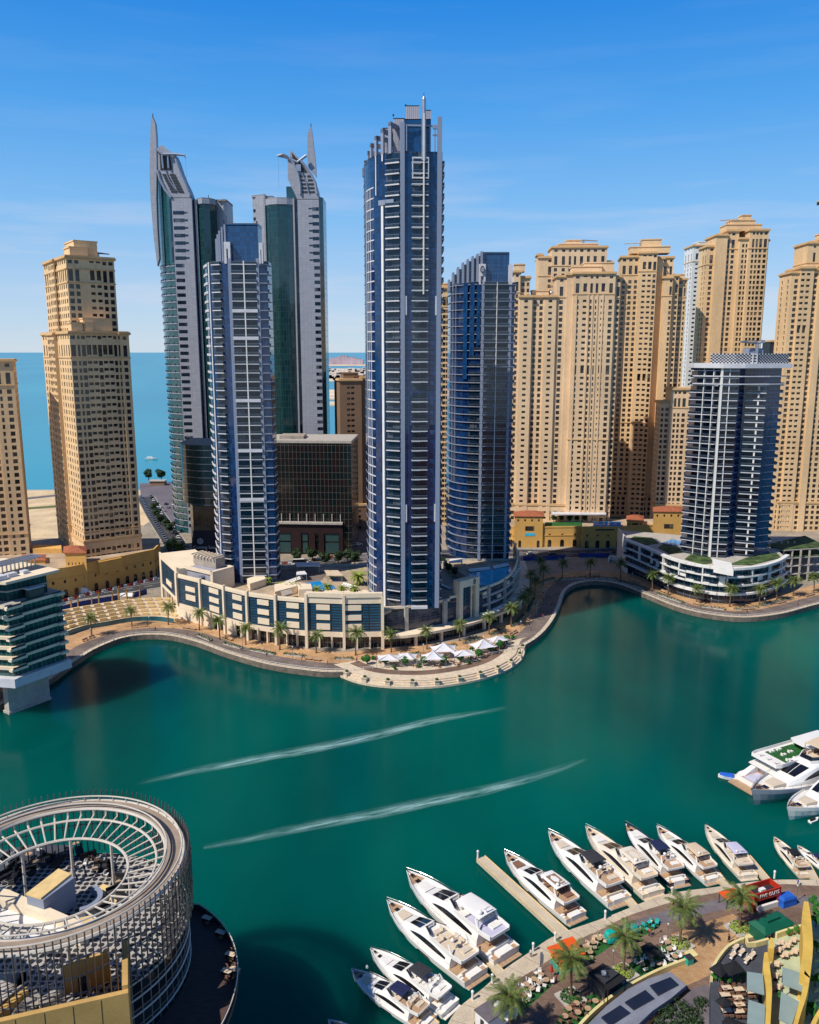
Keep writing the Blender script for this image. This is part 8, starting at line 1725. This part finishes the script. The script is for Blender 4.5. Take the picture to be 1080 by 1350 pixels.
for q in (((985, 1281), (1006, 1284), (1008, 1311), (985, 1305)), ((1032, 1275), (1060, 1284), (1058, 1307), (1032, 1297)), ((987, 1318), (1009, 1325), (1008, 1356), (985, 1348)), ((1030, 1307), (1054, 1321), (1044, 1352), (1027, 1343)), ((1010, 1352), (1040, 1364), (1030, 1400), (1005, 1390))):
    roofpoly(B.item('roof_panel'), q, 11.1, 11.3); pts = [G(x, y, 11.1) for x, y in q]; c = sum(pts, Vector()) / 4
    for p in pts: v = c + (p - c) * .93; B.item('panel_post').tube([(v.x, v.y, z1), (v.x, v.y, 11.1)], .07, 5)
for i in range(9): roofpoly(B.item('slat'), ((1074, 1240 + i * 13), (1090, 1232 + i * 13), (1090, 1235 + i * 13), (1074, 1243 + i * 13)), 8.42, 8.7)
B.finish({'lower_terrace': M['darkdeck'], 'upper_terrace': M['palegreen'], 'parapet': M['ykerb'], 'upper_parapet': M['ykerb'], 'fin': M['finy'], 'roof_panel': M['gpanel'], 'panel_post': M['dark'], 'slat': M['ykerb']})
def umb(label, q, z, h, m='cblk'):
    pts = [G(x, y, z + h) for x, y in q]; c = sum(pts, Vector()) / len(pts); T = thing('square_umbrella', label, 'umbrella', (c.x, c.y, z), 0, 'black umbrellas on the lower terrace'); mb = MB(); top = (c.x, c.y, z + h + .55); n = len(pts)
    ar = sum(pts[i].x * pts[(i + 1) % n].y - pts[(i + 1) % n].x * pts[i].y for i in range(n)); pts = pts if ar > 0 else pts[::-1]
    for i in range(n): a, b = pts[i], pts[(i + 1) % n]; mb.face([a, b, top]); mb.face([(b.x, b.y, b.z - .12), (a.x, a.y, a.z - .12), (top[0], top[1], top[2] - .12)]); mb.face([(a.x, a.y, a.z - .12), (b.x, b.y, b.z - .12), b, a])
    mb.build('canopy', M[m], T); mb = MB(); mb.tube([(c.x, c.y, z), (c.x, c.y, z + h + .4)], .07, 6); mb.build('pole', M['steel'], T)
umb('black square umbrella nearest the parapet on the lower terrace', ((935, 1277), (948, 1268), (963, 1278), (951, 1289)), z1, 2.6); umb('wide black umbrella in the middle of the lower terrace', ((951, 1273), (970, 1266), (983, 1280), (962, 1287)), z1, 2.9); umb('small black umbrella by the dining tables on the lower terrace', ((943, 1319), (951, 1314), (964, 1318), (964, 1326), (953, 1328)), z1, 2.6); umb('black umbrella cut by the bottom edge of the frame', ((952, 1347), (958, 1340), (984, 1350), (980, 1362), (955, 1360)), z1, 2.6)
t = thing('dining_table', 'table', 'table'); mb = MB(); mb.box(-.8, .8, -.45, .45, .70, .76); mb.build('table_top', M['ccream'], t, local=True)
for x in (-.7, .7): mb = MB(); mb.box(x - .05, x + .05, -.35, .35, 0, .7); mb.build('leg', M['dark'], t, local=True)
din = Stock(t, 'dining tables on the terraces')
k_ = 0
for px, py in ((958, 1307), (974, 1309), (990, 1312), (956, 1316), (973, 1320), (958, 1337), (974, 1338), (975, 1329)):
    p = G(px, py, z1 + .01); din.put(p, .1, 'rectangular dining table on the dark lower terrace', 1.0)
    for sx in (-.45, .45):
        for sg in (1, -1): ch_dark.put(p + Vector((sx, sg * .85, 0)), 0 if sg > 0 else math.pi, 'brown chair at a dining table on the dark lower terrace', 1, 'dining chairs on the lower terrace')
for px, py in ((970, 1252), (978, 1258), (966, 1262), (985, 1268), (992, 1262)):
    p = G(px, py, z1 + .01); din.put(p, .7, 'small bar table by the parapet on the dark lower terrace', .8, 'bar tables by the parapet')
    for sg in (1, -1): ch_white.put(p + Vector((sg * .5, sg * .7, 0)), .7 if sg > 0 else .7 + math.pi, 'white chair at a bar table on the lower terrace', .95, 'white chairs on the lower terrace')
for px, py in ((1030, 1246), (1038, 1250), (1046, 1243), (1036, 1262), (1048, 1258), (1026, 1256), (1024, 1275), (1022, 1290), (1025, 1305)):
    p = G(px, py, 8.42); din.put(p, 1.2, 'dining table between the yellow fins on the pale terrace', .85, 'tables between the yellow fins')
    for sg in (1, -1): ch_pink.put(p + Vector((sg * .75, sg * .3, 0)), 1.9 if sg > 0 else 1.9 + math.pi, 'cream chair between the yellow fins on the pale terrace', .95, 'chairs between the yellow fins')
shr = Stock(tree_src('potted_shrub', 'shrub', 1.7, .8, 9, 'leafb', 4, 130, .2, cat='shrub'))
for i, (px, py) in enumerate(((1073, 1198), (1077, 1212), (1076, 1222), (1077, 1256), (1075, 1300), (1064, 1338), (1071, 1345))): shr.put(G(px, py, 8.4), i, '%s green shrub from the top along the right side of the yellow fin' % LEFTW[i], 1.3, 'shrubs beside the yellow fin')
for i, (px, py) in enumerate(((942, 1293), (952, 1296), (960, 1298), (972, 1296), (981, 1292), (1040, 1234), (1050, 1231), (1030, 1320))): shr.put(G(px, py, 7 if i < 5 else 8.4), i, ('%s low green shrub in the row under the terrace umbrellas' % LEFTW[i]) if i < 5 else ('shrub at the upper terrace parapet, nearer the fin', 'shrub at the upper terrace parapet, away from the kiosk', 'shrub below the grey roof panel between fins')[i - 5], .8)
# --- a few people
def person(label, loc, rz, shirt, legs, cat='person'):
    t = thing('person', label, cat, loc, rz); V = [(0, 0, .95), (0, 0, 1.2), (0, 0, 1.42), (0, 0, 1.53), (0, .02, 1.66), (.20, 0, 1.40), (.27, .04, 1.12), (.26, -.10, .88), (-.20, 0, 1.40), (-.27, .02, 1.12), (-.27, -.06, .86), (.10, 0, .9), (.12, -.06, .5), (.12, .04, .07), (.12, -.12, .04), (-.10, 0, .9), (-.12, .08, .5), (-.12, .18, .08), (-.12, .03, .04), (0, .01, 1.76)]
    E = [(0, 1), (1, 2), (2, 3), (3, 4), (4, 19), (2, 5), (5, 6), (6, 7), (2, 8), (8, 9), (9, 10), (0, 11), (11, 12), (12, 13), (13, 14), (0, 15), (15, 16), (16, 17), (17, 18)]
    RD = [.15, .14, .16, .06, .105, .07, .05, .035, .07, .05, .035, .10, .065, .045, .035, .10, .065, .045, .035, .07]
    me = bpy.data.meshes.new('body'); me.from_pydata(V, E, []); o = bpy.data.objects.new('body', me); scene.collection.objects.link(o); o.parent = t; KIDS.setdefault(t.name, []).append(o)
    sk = o.modifiers.new('skin', 'SKIN')
    if not me.skin_vertices: me.attributes.new
    for i, r in enumerate(RD): me.skin_vertices[0].data[i].radius = (r, r)
    me.skin_vertices[0].data[0].use_root = True; o.modifiers.new('sub', 'SUBSURF').levels = 1; o.modifiers['sub'].render_levels = 2
    m, nt, p = _new('person_skin_clothes'); N = nt.nodes.new; tc = N('ShaderNodeTexCoord'); s = N('ShaderNodeSeparateXYZ'); nt.links.new(tc.outputs['Object'], s.inputs[0]); rp = N('ShaderNodeValToRGB'); rp.color_ramp.interpolation = 'CONSTANT'; e = rp.color_ramp.elements
    e[0].color = legs + (1,); e[0].position = 0; e[1].color = shirt + (1,); e[1].position = .94 / 2; k1 = e.new(1.49 / 2); k1.color = (.32, .17, .10, 1); k2 = e.new(1.70 / 2); k2.color = (.02, .012, .01, 1)
    md = N('ShaderNodeMath'); md.operation = 'MULTIPLY'; md.inputs[1].default_value = .5; nt.links.new(s.outputs[2], md.inputs[0]); nt.links.new(md.outputs[0], rp.inputs[0]); nt.links.new(rp.outputs[0], p.inputs['Base Color']); p.inputs['Roughness'].default_value = .8; me.materials.append(m)
    hr = MB(); hr.lathe([(.02, 0), (.10, .0), (.115, .06), (.08, .12), (.01, .145)], 8, (0, .03, 1.68)); hr.build('hair', M['cblk'], t, local=True, smooth=True); return t
for px, py, z, lab, sh, lg in ((961, 1243, 2, 'person in dark clothes walking on the orange paving', (.02, .02, .03), (.02, .02, .02)), (856, 1234, 2, 'person in an orange top beside the teal chairs', (.5, .10, .02), (.03, .03, .05)), (700, 1262, 1.3, 'person in white on the pontoon walkway near the finger pier', (.6, .6, .58), (.05, .05, .1)), (733, 1296, 2, 'person in red beside the orange kiosk', (.4, .03, .03), (.03, .03, .04)), (886, 1196, 1.3, 'person in yellow on the walkway behind the navy-hulled yacht', (.55, .4, .03), (.04, .04, .05)), (1052, 1168, 1.3, 'person in blue on the walkway at the right end', (.03, .06, .3), (.05, .05, .06)), (727, 800, ZQ, 'person in dark clothes strolling on the shaded far promenade', (.03, .03, .04), (.03, .03, .04)), (729, 796, ZQ, 'person in grey strolling on the shaded far promenade', (.2, .2, .22), (.04, .04, .06))):
    person(lab, G(px, py, z), px * .7, sh, lg)

KIDP = []
for i, (px, py) in enumerate(((150, 846), (205, 832), (247, 838), (318, 858), (352, 866), (398, 872), (432, 876), (470, 873), (548, 868), (620, 858), (700, 832), (716, 815), (735, 790), (800, 766), (858, 780), (905, 800), (985, 808), (1052, 798))):
    if i < 3: KIDP.append(person('small figure walking on the far promenade', G(px, py, ZQ + .02), i, ((.5, .5, .48), (.04, .05, .12), (.35, .05, .04))[i], (.03, .03, .04))); q = KIDP[-1]
    else: q = dup(KIDP[i % 3], G(px, py, ZQ + .02), i * 1.7)
    q['label'] = 'small figure in %s walking on the far waterfront promenade' % ('pale clothes', 'dark blue', 'a red top')[i % 3]; q['group'] = 'walkers in %s on the far promenade' % ('pale clothes', 'dark blue', 'red')[i % 3]
# ------------------------------------------------------------------ round waterside tower with open lattice roof, lower left
PC = Vector((-50.6, 107.0, 0)); PR = 17.9; TL = 0.0; ZC = 38.0
def pz(y, z): return z + (y - PC.y) * TL
def pp_(r, a, z, tilt=True): x, y = PC.x + r * math.cos(a), PC.y + r * math.sin(a); return Vector((x, y, pz(y, z) if tilt else z))
B = Bld('round_tower', 'round waterside building with an open lattice roof ring and vertical fins', (PC.x, PC.y, 0)); PIER = B
M['ringw'] = mat('painted_ring_steel', (.56, .50, .42), .5, var=.08, scale=.8); M['ringdeck'] = mat('ring_walkway', (.30, .23, .17), .85, var=.2, scale=.5, fine=.15); M['finst'] = mat('fin_steel', (.20, .19, .19), .35, metal=.7, var=.15, scale=.6)
M['rglass'] = panes('drum_glass', (.006, .012, .016), (.018, .03, .034), (.18, .15, .12), 1.5, 2.4, .09, rough=.08, spec=.9, tilt=.03)
M['hexfloor'] = None
m, nt, p = _new('perforated_floor'); vo = nt.nodes.new('ShaderNodeTexVoronoi'); vo.voronoi_dimensions = '2D'; vo.inputs['Scale'].default_value = .95; vo.inputs['Randomness'].default_value = .12; g = nt.nodes.new('ShaderNodeNewGeometry'); nt.links.new(g.outputs['Position'], vo.inputs['Vector']); rp = nt.nodes.new('ShaderNodeValToRGB'); rp.color_ramp.interpolation = 'CONSTANT'; rp.color_ramp.elements[0].color = (.02, .02, .022, 1); rp.color_ramp.elements[1].position = .40; rp.color_ramp.elements[1].color = (.40, .37, .34, 1); nt.links.new(vo.outputs['Distance'], rp.inputs[0]); nt.links.new(rp.outputs[0], p.inputs['Base Color']); p.inputs['Roughness'].default_value = .6; M['hexfloor'] = m
N = 96; AN = [2 * math.pi * i / N for i in range(N)]
def ringtube(name, r, z, rad, m_=0, n=6, a0=0, a1=2 * math.pi):
    mb = B.item(name); k = 96; mb.tube([pp_(r, a0 + (a1 - a0) * i / k, z) for i in range(k + 1)], rad, n)
ringtube('ring_rail', PR, ZC, .30); ringtube('ring_rail', PR * .985, ZC + .9, .13); ringtube('ring_rail', PR * .855, ZC, .26); ringtube('ring_rail', PR * .865, ZC + .9, .12)
ringtube('ring_rail', PR * .78, ZC - 1.1, .20); ringtube('ring_rail', PR * .555, ZC - 1.9, .22)
wk = B.part('ring_walkway'); A = [pp_(PR * .985, a, ZC + .1) for a in AN + [AN[0]]]; C = [pp_(PR * .865, a, ZC + .1) for a in AN + [AN[0]]]; wk.strip(A, C); A2 = [v - Vector((0, 0, .25)) for v in A]; C2 = [v - Vector((0, 0, .25)) for v in C]; wk.strip(C2, A2); wk.strip(A2, A); wk.strip(C, C2)
st_ = B.part('walkway_stripe'); A = [pp_(PR * .935, a, ZC + .104) for a in AN + [AN[0]]]; C = [pp_(PR * .912, a, ZC + .104) for a in AN + [AN[0]]]; st_.strip(A, C)
for i in range(48):
    a = 2 * math.pi * i / 48; B.item('rail_post').tube([pp_(PR * .985, a, ZC), pp_(PR * .985, a, ZC + .9)], .06, 4)
    r_ = B.item('rib'); r_.tube([pp_(PR * .85, a, ZC), pp_(PR * .845, a, ZC - .9), pp_(PR * .78, a, ZC - 1.1), pp_(PR * .555, a, ZC - 1.9)], [.16, .16, .14, .12], 5)
for i in range(9): a = .35 + 2 * math.pi * i / 9; B.item('roof_column').tube([pp_(PR * .555, a, ZC - 1.9), (PC.x + PR * .555 * math.cos(a), PC.y + PR * .555 * math.sin(a), 28)], .22, 6)
for i in range(128):
    a = 2 * math.pi * i / 128; d = math.degrees(a) % 360
    top = ZC + 1.5; low = 28.6
    f = B.item('fin'); f.tube([pp_(PR + .75, a, top), (PC.x + (PR + .6) * math.cos(a), PC.y + (PR + .6) * math.sin(a), low)], .11, 4)
    if d < 62 or d > 335:
        rr = random.Random(i)
        for k in range(7): z = 29.5 + k * 1.25 + rr.uniform(-.3, .3); q = B.part('fin_plates'); c0 = pp_(PR + .95, a, 0, False); t = Vector((-math.sin(a), math.cos(a), 0)) * .26; t2 = Vector((math.cos(a), math.sin(a), 0)) * .04; q.prism([v[:2] for v in (c0 - t - t2, c0 - t + t2, c0 + t + t2, c0 + t - t2)][::-1], z, z + .85)
for z in (31, 33.5, 36): mb = B.item('fin_ring'); mb.tube([(PC.x + (PR + .45) * math.cos(a), PC.y + (PR + .45) * math.sin(a), z + (pz(PC.y + (PR) * math.sin(a), 0)) * (z - 28) / 10) for a in AN + [AN[0]]], .09, 5)
# drum
dr = B.part('drum_glazing'); u_ = 0
for i in range(N): a, b = AN[i], AN[(i + 1) % N]; u_ = quadstrip(dr, (PC.x + PR * math.cos(a), PC.y + PR * math.sin(a)), (PC.x + PR * math.cos(b), PC.y + PR * math.sin(b)), 2, 28.4, u_)
for z in (28.2, 25.8, 23.4, 21, 18.6): B.item('drum_ring').tube([(PC.x + (PR + .12) * math.cos(a), PC.y + (PR + .12) * math.sin(a), z) for a in AN + [AN[0]]], .14, 5)
fl_ = B.part('terrace_floor'); fl_.prism([(PC.x + PR * .985 * math.cos(a), PC.y + PR * .985 * math.sin(a)) for a in AN], 27.4, 28.4)
# roof-terrace structures
def W(px, py, z): return G(px, py, z)
def blk(name, px, z0, z1): roofpoly(B.item(name), px, z0, z1)
blk('bar_wall', ((-10, 1168), (5, 1170), (110, 1216), (104, 1222), (-10, 1182)), 28.4, 31.5)
blk('cabin', ((35, 1180), (78, 1149), (98, 1157), (57, 1187)), 28.4, 33.0); blk('cabin_roof', ((34, 1178), (77, 1145), (94, 1152), (54, 1184)), 33.004, 33.3)
blk('white_roof', ((-10, 1196), (26, 1182), (105, 1222), (60, 1236), (-10, 1232)), 28.4, 30.2)
blk('lounge_platform', ((0, 1122), (40, 1114), (96, 1114), (98, 1124), (60, 1140), (0, 1150)), 28.4, 28.7)
arc = [(math.radians(-75 + 150 * k / 20)) for k in range(21)]; bc = W(108, 1188, 29)
bm = B.part('bar_counter')
for a, b in zip(arc, arc[1:]): bm.prism([(bc.x + r * math.cos(q), bc.y + r * math.sin(q)) for r, q in ((2.3, a), (3.0, a), (3.0, b), (2.3, b))], 28.4, 29.6)
bf = B.part('bar_floor')
for a, b in zip(arc, arc[1:]): bf.prism([(bc.x + r * math.cos(q), bc.y + r * math.sin(q)) for r, q in ((3.3, a), (5.0, a), (5.0, b), (3.3, b))], 28.404, 28.52)
# front service yard: ochre walls, ducts, grey beam truss
W0, W1 = G(-20, 1352, 33), G(169, 1309, 33); fw = (W1 - W0).normalized(); nb = Vector((-fw.y, fw.x, 0))
pw = B.part('front_wall'); pw.prism([v[:2] for v in (W0, W1, W1 + nb * .7, W0 + nb * .7)], 18, 33); sw = B.part('side_wall'); e = W1 - fw * .7; sw.prism([v[:2] for v in (W1 - fw * .7 + nb * .7, W1 + nb * .7, W1 + nb * 9, W1 - fw * .7 + nb * 9)], 18, 33.6)
for k in range(1, 5): q = W0.lerp(W1, k / 5); B.item('wall_joint').prism([v[:2] for v in (q - nb * .02, q + fw * .08 - nb * .02, q + fw * .08, q)], 18, 32.8)
yd = B.part('yard_floor'); yd.prism([v[:2] for v in (W0 + nb * .7, W1 + nb * .7, W1 + nb * 9, W0 + nb * 9)], 27, 28)
bw3 = B.part('yard_wall'); q0, q1 = G(86, 1318, 28), G(146, 1296, 28); u3 = (q1 - q0).normalized(); n3 = Vector((-u3.y, u3.x, 0)); bw3.prism([v[:2] for v in (q0, q1, q1 + n3 * .5, q0 + n3 * .5)], 28, 32.6); dd = q0.lerp(q1, .30); B.part('door_opening').prism([v[:2] for v in (dd - n3 * .03, dd + u3 * 1.0 - n3 * .03, dd + u3 * 1.0 + n3 * .1, dd + n3 * .1)], 28, 30.4); dq = dd + u3 * 1.0; B.part('door').prism([v[:2] for v in (dq, dq - n3 * .9 + u3 * .3, dq - n3 * .9 + u3 * .38, dq + u3 * .08)], 28, 30.3)
d1_ = G(40, 1335, 28.5); d2_ = G(75, 1300, 28.5)
du = B.part('duct'); du.tube([G(18, 1348, 29), G(34, 1328, 29), G(52, 1314, 29.4)], 1.25, 4); du.tube([G(52, 1326, 29.4), G(68, 1318, 29.4), G(78, 1308, 29.4)], .9, 10); du2 = B.item('duct'); du2.tube([G(72, 1338, 29), G(84, 1322, 29.3), G(97, 1316, 29.5)], .95, 4)
lw_ = B.part('slatted_roof'); 
for k in range(12): roofpoly(lw_, ((-20 + k * .5, 1285 + k * 4.2), (34, 1277 + k * 1.2), (36, 1279 + k * 1.3), (-20 + k * .5, 1288 + k * 4.2)), 30.8, 31.0)
roofpoly(B.item('side_box'), ((-20, 1322), (37, 1300), (37, 1306), (-20, 1352)), 28, 30.6)
bt = B.part('gantry_beam'); bt.tube([G(-10, 1221, 35.2), G(60, 1229, 35.2), G(115, 1241, 35.2)], .38, 8)
for a_, b_ in (((0, 1228), (14, 1246)), ((14, 1246), (26, 1228)), ((26, 1228), (28, 1250)), ((0, 1232), (0, 1252))): B.item('gantry_brace').tube([G(*a_, 35), G(*b_, 34)], .12, 5)
# outer deck with glass balustrade
a0, a1 = math.radians(-75), math.radians(56); K = 40
def RO(t):
    d = -75 + 131 * t; r = 25.5 - .08 * d
    return r if d < 44 else r + (PR + .3 - r) * (d - 44) / 12

dk = B.part('outer_deck'); inn_, out_ = [], []
for i in range(K + 1): t = i / K; a = a0 + (a1 - a0) * t; inn_.append(Vector((PC.x + (PR + .1) * math.cos(a), PC.y + (PR + .1) * math.sin(a), 20))); r = RO(t); out_.append(Vector((PC.x + r * math.cos(a), PC.y + r * math.sin(a), 20)))
for i in range(K): dk.prism([v[:2] for v in (inn_[i], out_[i], out_[i + 1], inn_[i + 1])], 19.2, 20)
gb = B.part('glass_balustrade'); hr = B.part('hand_rail')
for i in range(K):
    q = [out_[i], out_[i + 1]]; d = (q[1] - q[0]).normalized(); nn = Vector((-d.y, d.x, 0)); gb.prism([v[:2] for v in (q[0] + nn * .15, q[0] + nn * .2, q[1] + nn * .2, q[1] + nn * .15)][::-1], 20, 21.1)
hr.tube([v + Vector((0, 0, 1.15)) for v in out_], .09, 5)
M['deckbr'] = mat('dark_deck', (.085, .05, .04), .8, var=.25, scale=.6, fine=.2, stretch=(1, 5, 1))
yw = M['dull']
B.finish({'ring_rail': M['ringw'], 'ring_walkway': M['ringdeck'], 'walkway_stripe': M['dark'], 'rail_post': M['ringw'], 'rib': M['ringw'], 'roof_column': M['ringw'], 'fin': M['finst'], 'fin_plates': M['finst'], 'fin_ring': M['finst'], 'drum_glazing': M['rglass'], 'drum_ring': M['ringw'], 'terrace_floor': M['hexfloor'], 'bar_wall': M['cream'], 'cabin': M['lav'], 'cabin_roof': M['yblock'],
          'white_roof': M['white'], 'lounge_platform': M['darkdeck'], 'bar_counter': M['lav'], 'bar_floor': M['yblock'], 'front_wall': yw, 'side_wall': yw, 'wall_joint': M['dark'], 'yard_floor': M['lot'], 'yard_wall': yw, 'door_opening': M['dark'], 'door': M['yblock'], 'duct': M['kerb'], 'slatted_roof': M['kerb'], 'side_box': yw, 'gantry_beam': M['ringw'], 'gantry_brace': M['ringw'], 'outer_deck': M['deckbr'], 'glass_balustrade': M['railg'], 'hand_rail': M['ringw']}, lim=100, uvs=('drum_glazing',))
for i, (px, py) in enumerate(((273, 1209), (291, 1228), (304, 1257), (299, 1279), (309, 1277))):
    p = G(px, py, 20.8); p.z = 20.01; din.put(p, -.4, ('white-topped table at the far end of the dark outer deck', 'second white-topped table along the dark outer deck', 'white-topped table by the balustrade at the deck middle', 'left one of the paired tables on the dark outer deck', 'right one of the paired tables on the dark outer deck')[i], 1.0, 'tables on the outer deck')
    for k in (-1, 1): ch_dark.put(p + Vector((.3 * k, -.95 * k, 0)), -.4 + (0 if k < 0 else math.pi), 'brown chair at a table on the dark outer deck', .95, 'chairs on the outer deck')
r9 = random.Random(21)
for i, (px, py) in enumerate(((18, 1128), (30, 1118), (42, 1135), (52, 1120), (84, 1130), (95, 1142), (112, 1136), (120, 1128), (128, 1132), (140, 1150), (150, 1158), (88, 1118), (8, 1140), (28, 1146), (70, 1126))):
    p = G(px, py, 29.2); p.z = 28.72 if px < 96 and py < 1146 else 28.41
    (ch_dark if i % 3 else ch_white).put(p, r9.uniform(0, 6), ('brown' if i % 3 else 'white') + ' lounge chair on the patterned roof terrace inside the lattice ring', 1.1, ('brown' if i % 3 else 'white') + ' lounge chairs inside the lattice ring')
t = thing('lounge_sofa', 'sofa', 'sofa'); mb = MB(); mb.box(-1.1, 1.1, -.45, .45, 0, .45); mb.build('seat', M['cgrey'], t, local=True); mb = MB(); mb.box(-1.1, 1.1, .3, .5, .45, .85); mb.build('backrest', M['cblk'], t, local=True); sofa = Stock(t, 'dark sofas on the round roof terrace')
for i, (px, py) in enumerate(((10, 1132), (22, 1140), (36, 1148), (60, 1132), (76, 1136), (104, 1120), (116, 1124), (134, 1140), (146, 1142), (158, 1152), (152, 1172), (160, 1182), (168, 1164), (6, 1152), (18, 1156), (140, 1196), (128, 1206))):
    p = G(px, py, 29); p.z = 28.72 if px < 96 and py < 1146 else 28.41; sofa.put(p, r9.uniform(0, 6), 'dark sofa on the patterned roof terrace inside the lattice ring', 1.15)
for i, (px, py) in enumerate(((38, 1128), (126, 1145), (48, 1138), (100, 1112), (156, 1163))): p = G(px, py, 29.2); p.z = 28.41 if i != 2 and i != 0 else 28.72; tab.put(p, 0, 'small round table on the patterned roof terrace inside the lattice ring', 1.1, 'tables inside the lattice ring')
person('person in a blue shirt in the ochre service yard of the round building', G(125, 1322, 28), 1.0, (.05, .12, .35), (.1, .1, .12))
